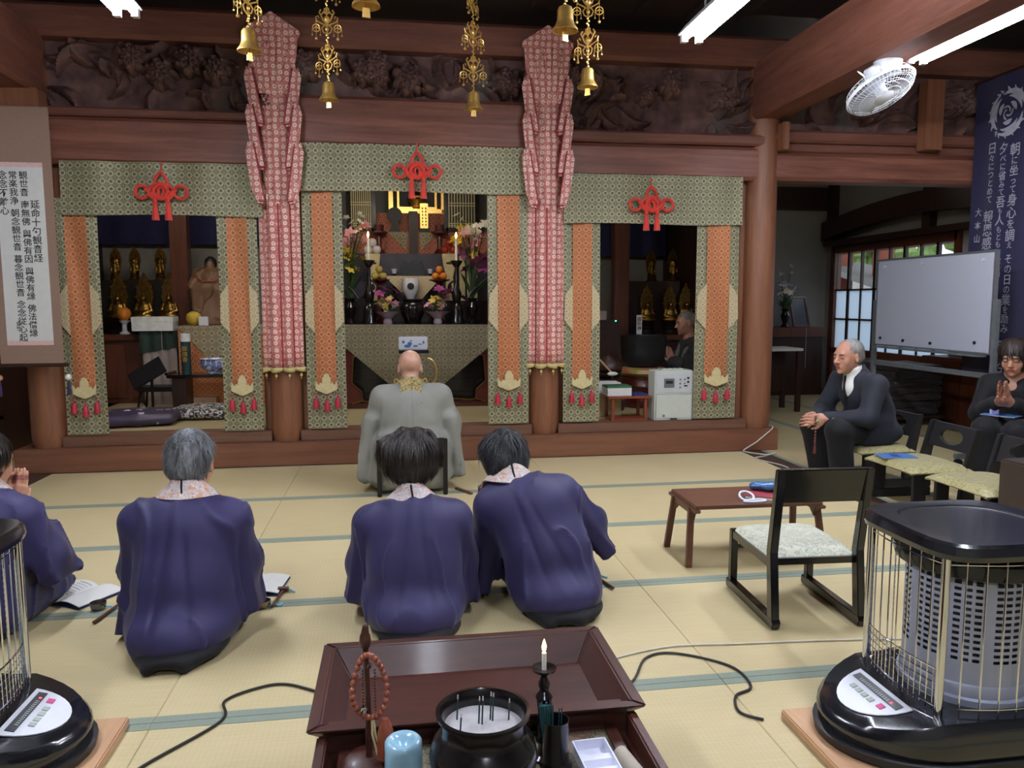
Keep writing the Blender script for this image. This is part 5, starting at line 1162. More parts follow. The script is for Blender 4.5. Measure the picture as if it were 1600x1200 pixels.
# ================================================================ cage heaters
plain('heater_black', '15171d', .22, .2, var=.1, coat=.6); plain('burner_grey', '9fa5b8', .45, .25, var=.05); plain('burner_inner', '555a66', .5, .2); plain('panel_white', 'd9dce4', .35, var=.02); plain('panel_dark', '24262e', .4); plain('button_grey', 'a3aca2', .5); plain('button_pink', 'd0508a', .5); emit('led_red', 'ff3040', 3); wood('pine_board', 'b08662', 'c9a27c', 'Y', 5, .6, 10); plain('dark_reflector', '24262a', .2, .8, coat=.2)
def heater(label, loc, rz):
    """front (control panel) faces local -x"""
    h = thing('oil_heater', label, 'heater', loc, rz, 'black cage oil heaters')
    # base: D-shaped plan bulging at the front, sloping panel
    def plan(f, b_, w, n=18): return [(-f*math.cos(a)-.16, w*math.sin(a)) for a in np.linspace(-PI/2, PI/2, n)]+[(b_, w), (b_, -w)]
    def loft(b, rings):
        n = len(rings[0][0]); vs = [(x, y, (z if not callable(z) else z(x))) for pl_, z in rings for x, y in pl_]
        b.add(vs, [(j*n+i, j*n+(i+1) % n, (j+1)*n+(i+1) % n, (j+1)*n+i) for j in range(len(rings)-1) for i in range(n)]+[tuple(range(n-1, -1, -1)), tuple((len(rings)-1)*n+i for i in range(n))])
    b = MB(); zs = lambda top: (lambda x: top if x > -.2 else top-.055*min(1, (-.2-x)/.2))
    loft(b, [(plan(.25, .24, .215), .035), (plan(.262, .25, .225), .06), (plan(.262, .25, .225), zs(.125)), (plan(.245, .24, .212), zs(.145)), (plan(.19, .2, .18), zs(.147))]); b.build('base', 'heater_black', h, smooth=True)
    b = MB(); loft(b, [(plan(.24, .22, .2), .0), (plan(.27, .25, .22), .006), (plan(.275, .255, .225), .03), (plan(.26, .25, .22), .034)]); b.build('foot_tray', 'black_matt', h, smooth=True)
    # control panel: a white half-disc on the slope
    sl = math.atan2(.055, .2); Rp = rotm(0, -sl, 0); pc = np.array((-.30, .0, .1195))
    def onp(x, y, z): return pc+Rp@np.array((x, y, z))
    pl_ = [(.06, .12), (.06, -.12)]+[(.06-.135*math.sin(a), -.12*math.cos(a)) for a in np.linspace(.15, PI-.15, 16)]
    b = MB(); n = len(pl_); b.add([onp(x, y, .001) for x, y in pl_]+[onp(x, y, .004) for x, y in pl_], [tuple(range(n)), tuple(range(2*n-1, n-1, -1))]+[(i, (i+1) % n, n+(i+1) % n, n+i) for i in range(n)]); cp = b.build('control_panel', 'panel_white', h)
    MB().obox(onp(.034, 0, .005), (.012, .1, .0015), Rp).build('display', 'panel_dark', cp)
    for i, y in enumerate((.045, .015, -.015, -.045)): MB().obox(onp(-.004, y*.9+.015, .0055), (.008, .009, .0015), Rp).build('button', 'button_grey', cp)
    MB().obox(onp(.0, -.066, .0055), (.009, .010, .0015), Rp).build('button', 'button_pink', cp); MB().obox(onp(.03, -.07, .0068), (.003, .003, .0008), Rp).build('indicator', 'led_red', cp)
    b = MB()
    for j in range(14): b.obox(onp(.03, .07-j*.0095, .0068), (.005, .002, .0004), Rp)
    tag(b.build('printing', 'button_grey', cp), kind='stuff')
    # burner: perforated drum
    R_ = .162; z0, z1 = .19, .49; na, nr = 40, 13; cx_ = .0
    MB().lathe([(R_+.012, .147), (R_+.012, .165), (R_+.004, .17), (R_+.004, .2), (R_, .205)], seg=48, cap=False).build('burner_ring', 'burner_grey', h, smooth=True)
    b = MB(); V = []; 
    sub = 3
    for j in range(nr*2+1):
        z = z0+.07+(z1-z0-.07)*j/(nr*2)
        for i in range(na*sub): a = 2*PI*(i+.0)/(na*sub); V.append((R_*math.cos(a), R_*math.sin(a), z))
    F = []; N_ = na*sub
    for j in range(nr*2):
        for i in range(N_):
            if j % 2 == 1 and i % sub != 0 and (i//sub) % 4 != 3: continue
            F.append((j*N_+i, j*N_+(i+1) % N_, (j+1)*N_+(i+1) % N_, (j+1)*N_+i))
    b.add(V, F); b.lathe([(R_, z0), (R_, z0+.07)], seg=48, cap=False); b.build('burner_drum', 'burner_grey', h, smooth='all')
    MB().lathe([(R_-.03, z0), (R_-.03, z1)], seg=32, cap=False).build('inner_drum', 'burner_inner', h, smooth='all')
    MB().lathe([(R_+.002, z1), (R_+.03, z1+.015), (.2, z1+.04), (.2, z1+.055), (.14, z1+.05), (.05, z1+.06), (0, z1+.06)], seg=48, cap=False).build('reflector', 'dark_reflector', h, smooth=True)
    # top plate with rounded corners
    def rr(hx, hy, e=5, n=48): return [((abs(math.cos(a))**e+abs(math.sin(a))**e)**(-1/e)*hx*math.cos(a), (abs(math.cos(a))**e+abs(math.sin(a))**e)**(-1/e)*hy*math.sin(a)) for a in np.linspace(0, 2*PI, n, endpoint=False)]
    b = MB(); loft(b, [(rr(.215, .205), .572), (rr(.232, .222), .575), (rr(.236, .226), .59), (rr(.232, .222), .612), (rr(.224, .214), .619), (rr(.212, .202), .6195), (rr(.175, .165, 3), .6195), (rr(.168, .158, 3), .616)]); b.build('top_plate', 'heater_black', h, smooth=True, angle=24)
    # cage
    cp_ = [(sx*.2, sy*.16) for sx in (-1, 1) for sy in (-1, 1)]
    for x, y in cp_:
        MB().cyl((x, y, .125), (x, y, .58), .0115, seg=14).build('post', 'chrome', h, smooth=True)
    # wires: gently bowed faces
    for face in range(4):
        hw, dist, bow = (.16, .2, .02) if face % 2 == 0 else (.2, .16, .035)
        Rz = rotm(0, 0, {0: PI, 1: -PI/2, 2: 0, 3: PI/2}[face]); b = MB(); nw = 8
        P = lambda t, z: Rz@np.array((dist+bow*math.cos(t*PI/2), hw*t, z))
        for i in range(1, nw):
            t = -1+2*i/nw; b.tube([P(t, .148), P(t, .57)], .0022, 6)
            if face == 0: b.tube([P(t+1/nw, .15), P(t+1/nw, .265)], .0018, 6)
        for z in (.162, .555)+((.265,) if face == 0 else ()): b.tube([P(t, z) for t in np.linspace(-1, 1, 13)], .0025, 6)
        if face == 0:
            for z in (.185, .205, .225, .245): b.tube([P(t, z) for t in np.linspace(-1, 1, 13)], .0015, 5)
        tag(b.build('cage_wire', 'chrome', h, smooth=True), kind='stuff')
    return h
HB = .03
h1_ = heater('black oil heater with chrome cage in front of the floral chair', (1.605, 1.925, HB), 0)
h2_ = dup(h1_, (-1.285, 2.175, HB), PI, 'black oil heater with chrome cage cut by the left edge')
for (x, y, lb) in ((1.50, 1.93, 'pale pine board under the right cage heater'), (-1.18, 2.19, 'pale pine board under the left cage heater')):
    tag(MB().box(x-.36, x+.36, y-.17, y+.17, .0015, HB).build('pine_board', 'pine_board', bevel=.004), lb, 'board', 'boards under the heaters')

# ================================================================ black chair with floral seat
k = N('floral_seat'); v = k.coord(); n1 = k.noise(v, 24, 3, .55, 2.5); k.col(k.ramp(n1, (.42, lin('b9bba5')), (.48, lin('8b9084')), (.52, lin('c3c4ae')))); k.set(.6, sheen=.2); k.bump(n1, .2, .003); M['floral_seat'] = k.m
k = N('gold_seat'); v = k.coord(); n1 = k.noise(v, 20, 3, .55, 2.5); k.col(k.ramp(n1, (.42, lin('8f8658')), (.5, lin('aba377')), (.56, lin('827a4c')))); k.set(.5, sheen=.2); k.bump(n1, .2, .003); M['gold_seat'] = k.m
def cushion(b, x0, x1, y0, y1, z0, z1, n=15):
    def f(u, v):
        e = lambda t: (1-abs(2*t-1)**4); return (x0+(x1-x0)*u, y0+(y1-y0)*v, z0+(z1-z0)*(e(u)*e(v))**.35)
    b.slab(f, n, n, 0.012); return b
bc = thing('low_chair', 'low black wooden chair with pale floral seat beside the small table', 'chair', (1.615, 2.92, 0), math.radians(-3))
for s in (-1, 1):
    x = s*.175
    MB().prism([(-.235, .005), (.24, .005), (.245, .02), (.24, .045), (-.235, .045), (-.245, .03)], x-.017, x+.017, 'YZ').build('runner', 'black_lacquer', bc, bevel=.003)
    MB().prism([(.19, .04), (.225, .04), (.22, .275), (.19, .275)], x-.015, x+.015, 'YZ').build('leg', 'black_lacquer', bc, bevel=.003)
    MB().prism([(-.235, .04), (-.19, .04), (-.165, .30), (-.225, .635), (-.255, .635), (-.205, .30)], x-.016, x+.016, 'YZ').build('leg', 'black_lacquer', bc, bevel=.003)
    MB().prism([(-.19, .235), (.21, .24), (.21, .27), (-.19, .27)], x-.012, x+.012, 'YZ').build('seat_rail', 'black_lacquer', bc)
MB().box(-.165, .165, .195, .215, .245, .272).build('seat_rail', 'black_lacquer', bc); MB().box(-.165, .165, -.19, -.17, .245, .272).build('seat_rail', 'black_lacquer', bc); MB().box(-.165, .165, .195, .21, .19, .205).build('stretcher', 'black_lacquer', bc)
MB().prism([(-.252, .635), (-.226, .638), (-.198, .505), (-.222, .50)], -.175, .175, 'YZ').build('backrest', 'black_lacquer', bc, bevel=.004)
cushion(MB(), -.185, .185, -.185, .225, .262, .305).build('seat', 'floral_seat', bc, smooth=True)

# aisle chairs: plank sides, back with an oval hole
def aisle_chair(label, loc, rz):
    c = thing('aisle_chair', label, 'chair', loc, rz, 'black chairs with gold seats in the side aisle')
    for s in (-1, 1):
        x = s*.2
        MB().box(x-.018, x+.018, -.2, .2, .0, .06).build('runner', 'black_matt', c, bevel=.006); MB().box(x-.018, x+.018, .12, .2, .06, .25).build('leg', 'black_matt', c, bevel=.006)
        MB().prism([(-.2, .06), (-.1, .06), (-.12, .25), (-.19, .5), (-.235, .5), (-.19, .25)], x-.018, x+.018, 'YZ').build('leg', 'black_matt', c, bevel=.005)
    b = MB(); nn = 32; rect = []; hole = []
    for i in range(nn):
        a = 2*PI*i/nn; m_ = max(abs(math.cos(a)), abs(math.sin(a))); rect.append((.19*math.cos(a)/m_, .075*math.sin(a)/m_)); hole.append((.105*math.cos(a), .05*math.sin(a)))
    f = lambda x, z, y: (x, -.195-.28*z+y, .42+z)
    vs = [f(x, z, -.012) for x, z in rect]+[f(x, z, -.012) for x, z in hole]+[f(x, z, .012) for x, z in rect]+[f(x, z, .012) for x, z in hole]; fs = []
    for i in range(nn):
        j = (i+1) % nn; fs += [(i, j, nn+j, nn+i), (2*nn+j, 2*nn+i, 3*nn+i, 3*nn+j), (i, 2*nn+i, 2*nn+j, j), (nn+j, 3*nn+j, 3*nn+i, nn+i)]
    b.add(vs, fs).build('backrest', 'black_matt', c, smooth=True)
    cushion(MB(), -.24, .24, -.17, .24, .25, .29).build('seat', 'gold_seat', c, smooth=True)
    return c
ac = aisle_chair('black aisle chair with gold seat under the man in the dark suit', (3.30, 4.95, 0), PI/2+.03)
dup(ac, (3.24, 4.33, 0), PI/2-.02, 'black aisle chair with gold seat holding a blue booklet, empty beside the suited man'); dup(ac, (3.26, 3.77, 0), PI/2, 'black aisle chair with gold seat behind the brown fan heater'); dup(ac, (4.36, 4.83, 0), math.radians(128), 'black aisle chair with gold seat under the woman in black')
plain('booklet_blue', '426ca6', .5, var=.1, scale=20); plain('booklet_navy', '22356f', .5)
def booklet(label, loc, rz, cover='booklet_blue'):
    o = thing('booklet', label, 'booklet', loc, rz); MB().box(-.075, .075, -.105, .105, 0, .004).build('pages', 'paper', o); MB().box(-.077, .077, -.107, .107, .004, .0055).build('cover', cover, o); MB().box(-.04, .04, -.02, .03, .0055, .006).build('title_band', 'booklet_navy', o); return o
booklet('blue booklet lying on the empty gold chair seat', (3.12, 4.42, .287), 1.4); booklet('blue booklet lying on the lap of the woman in black', (4.06, 4.66, .492), .5)

# ================================================================ brown fan heater in the aisle
plain('heater_brown', '3a302a', .45, .2, var=.1); emit('ember', 'ff5030', 1.5)
fh = thing('fan_heater', 'brown box fan heater with a front grille at the right edge', 'heater', (3.22, 3.35, 0), math.radians(4))
MB().box(-.19, .21, -.13, .13, .03, .47).build('case', 'heater_brown', fh, bevel=.01); MB().box(-.21, .23, -.16, .15, 0, .03).build('base', 'heater_brown', fh, bevel=.006)
MB().box(-.15, .19, -.136, -.129, .08, .42).build('recess', 'panel_dark', fh)
for i in range(17): MB().cyl((-.16, -.145, .09+i*.0195), (.2, -.145, .09+i*.0195), .003, seg=6).build('grille_bar', 'chrome', fh, smooth=True)
for x in (-.16, .2): MB().cyl((x, -.145, .075), (x, -.145, .43), .005, seg=8).build('grille_post', 'chrome', fh, smooth=True)
MB().box(-.1, -.02, -.139, -.134, .385, .4).build('ember_window', 'ember', fh); MB().box(-.192, -.19, -.06, .02, .33, .338).build('side_slot', 'panel_dark', fh)

# ================================================================ low brown table
wood('table_wood', '4d2f22', '6a4532', 'X', 5, .4, 14)
lt_ = thing('low_table', 'small low brown table with splayed legs near the floral chair', 'table', (1.71, 3.585, 0), math.radians(-1))
MB().box(-.32, .32, -.18, .18, .285, .302).build('table_top', 'table_wood', lt_, bevel=.004)
for s in (-1, 1):
    x = s*.315
    MB().prism([(-.12, .215), (-.08, .25), (.08, .25), (.12, .215), (.15, .285), (-.15, .285)], x-.012, x+.012, 'YZ').build('end_board', 'table_wood', lt_, bevel=.003)
    for q in (-1, 1): MB().bar((x+s*.03, q*.16, 0), (x+s*.006, q*.115, .285), .03, .024).build('leg', 'table_wood', lt_, bevel=.003)
    MB().bar((x, -.19, .278), (x, .19, .278), .03, .016).build('batten', 'table_wood', lt_, bevel=.003)
plain('cover_red', '8c3038', .6); plain('blue_foil', '4a6f9c', .3, .4, var=.5, scale=60); 
bk = thing('sutra_book', 'dark red bound book lying on the low brown table', 'book', (1.81, 3.53, .3025), math.radians(-35)); MB().box(-.1, .1, -.07, .07, 0, .012).build('pages', 'paper', bk); MB().box(-.102, .102, -.072, .072, .012, .015).build('cover', 'cover_red', bk)
pk = thing('wrapped_bag', 'shiny blue patterned bundle on the red book', 'bag', (1.86, 3.58, .318), -.4)
S = SD(axis(-.12, .12, .005), axis(-.08, .08, .005), axis(-.01, .08, .005)); S.ell((0, 0, .025), (.09, .04, .025), .02); S.ell((-.085, .01, .02), (.035, .03, .018), .01); f1 = wob(5, 8, 50, 130); S.disp(lambda X, Y, Z: .008*f1(X, Y, Z)); S.floor(.001); S.build('bundle', 'blue_foil', pk)
MB().tube(smooth_path([(.08, 0, .02), (.1, -.05, .006), (.06, -.075, .006), (.03, -.05, .01)], 12), .004, 6).build('drawstring', 'booklet_blue', pk, smooth=True)
wr_ = thing('white_beads', 'coil of white cord beads on the low table', 'beads', (1.68, 3.5, .3025))
MB().tube([(.035*math.cos(a), .03*math.sin(a), .018+.016*math.sin(a)) for a in np.linspace(0, 2*PI, 20, endpoint=False)], .0055, 6, True).build('loop', 'white_card', wr_, smooth=True); MB().tube([(.02+.055*math.cos(a), -.05+.018*math.sin(a), .006) for a in np.linspace(0, 2*PI, 20, endpoint=False)], .0055, 6, True).build('loop', 'white_card', wr_, smooth=True)

# ================================================================ open songbooks, hand bells and mallets on the mats
plain('brass_dark', '8a8078', .25, .9, var=.2); plain('mallet_wood', '4a2a1a', .5); plain('cord_blue', '6fb4d0', .6); 
def songbook(label, loc, rz):
    o = thing('songbook', label, 'book', loc, rz)
    for s in (-1, 1):
        MB().slab(lambda u, v, s=s: (s*(.004+.15*u), (v-.5)*.22, .004+.02*math.sin(u*PI*.9)**.8*(1-.4*u)), 12, 4, -.004).build('page', 'paper', o, smooth=True)
        b = MB(); r = np.random.default_rng(3+s)
        for j in range(9):
            yy = .085-.0195*j; L = r.uniform(.06, .115)
            for q in range(int(L/.012)):
                u = (.018+q*.012)/.15; zz = .004+.02*math.sin(u*PI*.9)**.8*(1-.4*u)+.0006; b.obox((s*(.004+.15*u), yy, zz), (.0042, .0011 if j % 3 else .0022, .0003), rotm(0, 0, 0))
        tag(b.build('print', 'ink', o), kind='stuff')
    MB().box(-.156, .156, -.112, .112, .0, .003).build('cover', 'booklet_navy', o); return o
songbook('open printed songbook by the person at the left edge', (-1.40, 3.5, .003), math.radians(-32)); songbook('open printed songbook right of the grey-haired worshipper', (-.675, 3.485, .003), math.radians(-6))
def handbell(label, loc):
    o = thing('hand_bell', label, 'bell', loc, 0, 'small brass hand bells'); MB().lathe([(.02, 0), (.028, .006), (.032, .02), (.0325, .03), (.03, .03), (.027, .012), (0, .008)], seg=24).build('bowl', 'brass_dark', o, smooth=True)
    MB().tube(smooth_path([(.03, .0, .01), (.05, .012, .003), (.06, -.01, .003), (.08, .005, .003)], 14), .004, 6).build('cord', 'cord_blue', o, smooth=True); return o
hb = handbell('small brass bell by the songbook at the left edge', (-1.25, 3.32, .0035)); dup(hb, (-.575, 3.235, .0035), .2, 'small brass bell right of the grey-haired worshipper')
def mallet(label, a, b_):
    a = np.asarray(a, float); b_ = np.asarray(b_, float); o = thing('bell_mallet', label, 'mallet', (a[0], a[1], .0035), 0, 'wooden bell mallets'); d = b_-a
    MB().tube([(0, 0, .0075), (d[0], d[1], .0075)], .0065, 8).build('handle', 'mallet_wood', o, smooth=True); n = np.array((-d[1], d[0])); n = n/np.linalg.norm(n)*.022
    MB().tube([(d[0]-n[0], d[1]-n[1], .0125), (d[0]+n[0], d[1]+n[1], .0125)], .0118, 10).build('head', 'mallet_wood', o, smooth=True)
    MB().tube(smooth_path([(d[0], d[1], .02), (d[0]+.03, d[1]+.01, .004), (d[0]+.05, d[1]-.02, .004)], 8), .004, 6).build('cord', 'cord_blue', o, smooth=True); return o
mallet('wooden bell mallet left of the grey-haired worshipper', (-1.21, 3.16), (-1.17, 3.37)); mallet('wooden bell mallet right of the grey-haired worshipper', (-.535, 3.22), (-.515, 3.40)); mallet('wooden bell mallet between the two dark-haired worshippers', (.345, 3.19), (.31, 3.32)); mallet('wooden bell mallet right of the leaning worshipper', (.925, 3.2), (.885, 3.36))
# fan on the floor by the priest
o = MB().bar((.47, 5.0, .009), (.38, 5.17, .009), .02, .012).build('folded_fan', 'table_wood'); tag(o, 'folded wooden fan on the mat beside the priest', 'fan')
# ================================================================ cables
plain('cable_black', '1a1713', .5); plain('cable_white', 'c9c5b8', .5)
def cable(label, pts, r, mat):
    P = smooth_path(pts, len(pts)*7); P[:, 2] = np.maximum(P[:, 2], r+.0016); o = MB().tube(P, r, 8).build('cable', mat, smooth=True); tag(o, label, 'cable')
cable('black cable from the left heater to the offering stand', [(-.85, 1.9, 0), (-.71, 2.127, 0), (-.551, 2.332, 0), (-.564, 2.456, 0), (-.471, 2.529, 0), (-.38, 2.537, 0), (-.25, 2.45, 0)], .0045, 'cable_black')
cable('black cable looping between offering stand and right heater', [(.66, 2.3, 0), (.765, 2.39, 0), (.859, 2.541, 0), (.973, 2.559, 0), (1.126, 2.436, 0), (1.134, 2.289, 0), (1.059, 2.238, 0), (1.027, 2.144, 0), (1.08, 2.09, 0)], .0045, 'cable_black')
cable('thin white cable lying across the mat behind the right heater', [(.66, 2.5, 0), (.772, 2.565, 0), (.982, 2.616, 0), (1.224, 2.6, 0), (1.617, 2.572, 0), (2.2, 2.5, 0)], .0035, 'cable_white')
cable('white cable running down the altar sill onto the floor boards', [(3.18, 6.25, .19), (3.16, 6.13, .192), (3.0, 6.08, .09), (2.88, 6.09, .0), (3.0, 5.93, 0), (3.13, 5.99, 0), (2.95, 5.86, 0), (2.84, 5.78, 0), (2.93, 5.5, 0), (2.9, 5.3, 0)], .005, 'cable_white')
# ================================================================ side aisle: whiteboard, banner, tables, cushions
def xat(px, py, X):
    d = ray(px, py); return _o+d*(X/d[0])
k = N('board_face'); k.col(lin('a9adb8')); k.set(.35, spec=.4); M['board_face'] = k.m; plain('alu', '8b8f92', .4, .7, var=.05); plain('stand_grey', '6a6f70', .5, .3); plain('magnet', '15161a', .4)
wbd = thing('whiteboard', 'large blank whiteboard on a grey wheeled stand behind the suited man', 'whiteboard', (4.5, 6.03, 0))
hwb, z0b, z1b = .715, .868, 1.638
bp = MB().box(-.012, .012, -hwb, hwb, z0b, z1b).build('board', 'board_face', wbd)
for a in ((-.018, .018, -hwb-.015, -hwb, z0b-.015, z1b+.015), (-.018, .018, hwb, hwb+.015, z0b-.015, z1b+.015), (-.018, .018, -hwb, hwb, z1b, z1b+.015), (-.018, .018, -hwb, hwb, z0b-.015, z0b)): MB().box(*a).build('frame', 'alu', wbd)
for s in (-1, 1):
    y_ = s*(hwb+.036)
    MB().box(-.02, .02, y_-.02, y_+.02, .06, 1.28).build('post', 'stand_grey', wbd, bevel=.004); MB().box(-.28, .28, y_-.02, y_+.02, .06, .1).build('foot', 'stand_grey', wbd, bevel=.004)
    for q in (-1, 1): MB().cyl((q*.25, y_-.015, .03), (q*.25, y_+.015, .03), .03, seg=14).build('caster', 'black_matt', wbd, smooth=True)
MB().box(-.015, .015, -hwb-.02, hwb+.02, .67, .71).build('rail', 'stand_grey', wbd); MB().box(-.07, .0, -hwb+.04, hwb-.04, .835, .85).build('pen_tray', 'stand_grey', wbd)
for y, z in ((.64, .925), (.31, .915), (-.05, .91), (-.56, .94), (.62, 1.58), (.1, 1.59), (-.6, 1.58)): MB().cyl((-.022, y, z), (-.012, y, z), .013, seg=12).build('magnet', 'magnet' if z < 1 else 'white_plastic', wbd, smooth=True)
# navy prayer banner on the right wall
plain('banner_navy', '15123a', .8, var=.15, scale=30, sheen=.2); plain('banner_white', '9c9ca8', .8)
bX = 4.86
yl = xat(1518, 300, bX)[1]; yr = yl-1.05; yc = (yl+yr)/2
nb = thing('prayer_banner', 'tall navy banner with white vertical writing and round crest', 'banner', (bX, yc, .62), -PI/2)
MB().slab(lambda u, v: ((u-.5)*(yl-yr), .006*math.sin(u*17), 2.45*v), 30, 4, .004).build('cloth', 'banner_navy', nb, smooth=True)
MB().cyl((-(yl-yr)/2-.04, .01, 2.46), ((yl-yr)/2+.04, .01, 2.46), .014, seg=10).build('rod', 'dark_wood', nb, smooth=True)
bx_ = lambda px, py: yc-xat(px, py, bX)[1]
bz_ = lambda px, py: xat(px, py, bX)[2]-.62
def seg_col(px, py0, parts):
    out = []; x = bx_(px, py0); z = bz_(px, py0)
    for txt, sz in parts:
        sz = sz*.82
        for ch in txt:
            if ch == ' ': z -= sz*.5; continue
            out.append((ch, x, z, sz)); z -= sz*.97
    return out
cols = []; cols.append(seg_col(1589, 222, [('朝', .13), ('に', .085), ('坐', .11), ('って', .085), ('身心', .125), ('を', .1), ('調', .125), ('え', .07), (' その', .1), ('日', .11), ('の', .09), ('業', .12), ('を', .08), ('励み', .1), (' 強', .13), ('く', .09), ('生', .12), ('きましょう', .085)]))
cols.append(seg_col(1571, 222, [('夕', .12), ('べに', .08), ('省', .1), ('みて', .075), ('吾', .12), ('も', .06), ('人', .12), ('もともに', .075), ('幸福', .11), ('を', .075), ('祈り', .09), (' 生', .11)]))
cols.append(seg_col(1553, 222, [('日', .12), ('々につとめて', .083), (' 報恩感謝', .135), ('の', .085), ('行', .1), ('願', .1)])); cols.append(seg_col(1531, 325, [('大', .09), (' 本', .09), (' 山', .09)]))
for c_ in cols: vtext('writing_column', c_, 0, 'banner_white', nb, 0, 0, -.011, squeeze=1.0)
b = MB(); ex, ez = bx_(1577, 175), bz_(1577, 175); r = np.random.default_rng(2)
for q in range(3):
    a0 = q*2*PI/3
    for rr_, w0, w1, da in ((.175, .004, .024, 1.9), (.14, .003, .018, 1.5), (.085, .003, .02, 1.2)):
        b.tube([(ex+rr_*(1-.12*t)*math.cos(a0+t*da), -.013, ez+rr_*(1-.12*t)*math.sin(a0+t*da)) for t in np.linspace(0, 1, 10)], [w0+(w1-w0)*math.sin(PI*t) for t in np.linspace(0, 1, 10)], 6, flat=1)
    for t in np.linspace(0, 1.9, 6): b.tube([(ex+.17*math.cos(a0+t), -.013, ez+.17*math.sin(a0+t)), (ex+.205*math.cos(a0+t+.12), -.013, ez+.205*math.sin(a0+t+.12))], [.014, .003], 5)
    b.tube([(ex+.05*math.cos(a0+t)*(.4+.3*t), -.013, ez+.05*math.sin(a0+t)*(.4+.3*t)) for t in np.linspace(0, 2.4, 8)], .008, 5)
b.v = [(x, -.0135+(y+.0135)*.12, z) for x, y, z in b.v]; b.build('crest', 'banner_white', nb, smooth=True)
# cushions stacked behind the whiteboard, on a low trolley, and a brown cupboard
plain('cushion_dark', '2a2226', .6, var=.5, scale=22, sheen=.2); plain('cushion_purple', '3b3340', .6, var=.2, scale=16)
Rr = np.random.default_rng(8)
trl = thing('cushion_trolley', 'low dark trolley carrying the stacked floor cushions', 'trolley', (5.2, 7.35, 0)); MB().box(-.3, .3, -.3, .3, .08, .11).build('deck', 'dark_wood', trl)
for sx in (-1, 1):
    for sy in (-1, 1): MB().cyl((sx*.25, sy*.25-.015, .04), (sx*.25, sy*.25+.015, .04), .04, seg=12).build('wheel', 'black_matt', trl, smooth=True)
q0 = None
for i in range(7):
    if q0 is None:
        S = SD(axis(-.34, .34, .012), axis(-.34, .34, .012), axis(-.06, .06, .008)); S.box((0, 0, 0), (.28, .28, .034), .034, .01); f1 = wob(3, 6, 12, 30); S.disp(lambda X, Y, Z: .014*f1(X, Y, Z)); q0 = S.build('floor_cushion', 'cushion_dark'); o = q0
    else: o = q0.copy(); COL.objects.link(o)
    o.location = (5.2+Rr.uniform(-.02, .02), 7.35+Rr.uniform(-.02, .02), .15+i*.073); o.rotation_euler = (0, 0, Rr.uniform(-.08, .08)+(i % 2)*PI/2)
    tag(o, 'dark patterned floor cushion, %s in the trolley stack' % ('lowest', 'second lowest', 'third from the bottom', 'middle', 'third from the top', 'second highest', 'topmost')[i], 'cushion', 'floor cushions stacked on the trolley')
cb = thing('cupboard', 'low brown cupboard with a small handle under the navy banner', 'cabinet', (5.86, 7.05, 0)); MB().box(-.2, .2, -.62, .62, .0, .68).build('body', 'cabinet_wood', cb, bevel=.005)
for s in (-1, 1): d_ = MB().box(-.215, -.2, s*.31-.295, s*.31+.295, .04, .65).build('door', 'cabinet_wood', cb, bevel=.003); MB().box(-.232, -.215, s*.1-.05, s*.1+.05, .56, .575).build('handle', 'alu', d_, bevel=.003)
# white-topped table, side altar with flowers and frame beyond the right pillar
p = at(1225, 544, 8.3); wt = thing('side_table', 'dark table with a white top behind the right pillar', 'table', (p[0]-.25, 8.45, 0)); tz = p[2]
MB().box(-.42, .45, -.22, .22, tz-.03, tz).build('table_top', 'paper', wt)
for sx in (-.38, .42):
    for sy in (-.18, .18): MB().box(sx-.025, sx+.025, sy-.025, sy+.025, 0, tz-.03).build('leg', 'dark_wood', wt)
MB().box(-.38, .42, .16, .19, .2, tz-.06).build('back_panel', 'dark_wood', wt)
p0_ = at(1205, 512, 9.7); p1_ = at(1292, 512, 9.7); sz_ = p0_[2]
sa = thing('side_altar', 'brown side altar shelf carrying flowers in the aisle corner', 'altar', ((p0_[0]+p1_[0])/2, 9.95, 0)); hw = (p1_[0]-p0_[0])/2
MB().box(-hw-.1, hw, -.25, .3, sz_-.13, sz_).build('top', 'cabinet_wood', sa, bevel=.006); MB().box(-hw-.08, hw-.02, -.2, .3, 0, sz_-.13).build('body', 'dark_wood', sa)
MB().cyl((hw-.3, -.26, sz_-.55), (hw-.3, -.26, sz_), .002, seg=4).build('pull_cord', 'paper', sa)
struct('wall_back_panel', MB().box(3.42, 5.0, 10.3, 10.4, 1.9, 2.5), 'navy_cloth')
pf = at(1256, 510, 9.8); fr = thing('photo_frame', 'wooden picture frame leaning on the side altar', 'frame', (pf[0], 9.85, sz_+.001), .35)
Rf_ = rotm(-.25, 0, 0)
for a in ((-.16, -.135), (.135, .16)): MB().box(a[0], a[1], -.012, .012, 0, .42).xf(Rf_, (0, 0, .004)).build('frame_side', 'cabinet_wood', fr)
for a in ((0, .025), (.395, .42)): MB().box(-.135, .135, -.012, .012, a[0], a[1]).xf(Rf_, (0, 0, .004)).build('frame_rail', 'cabinet_wood', fr)
MB().box(-.135, .135, -.002, .006, .025, .395).xf(Rf_, (0, 0, .004)).build('picture', 'panel_dark', fr)

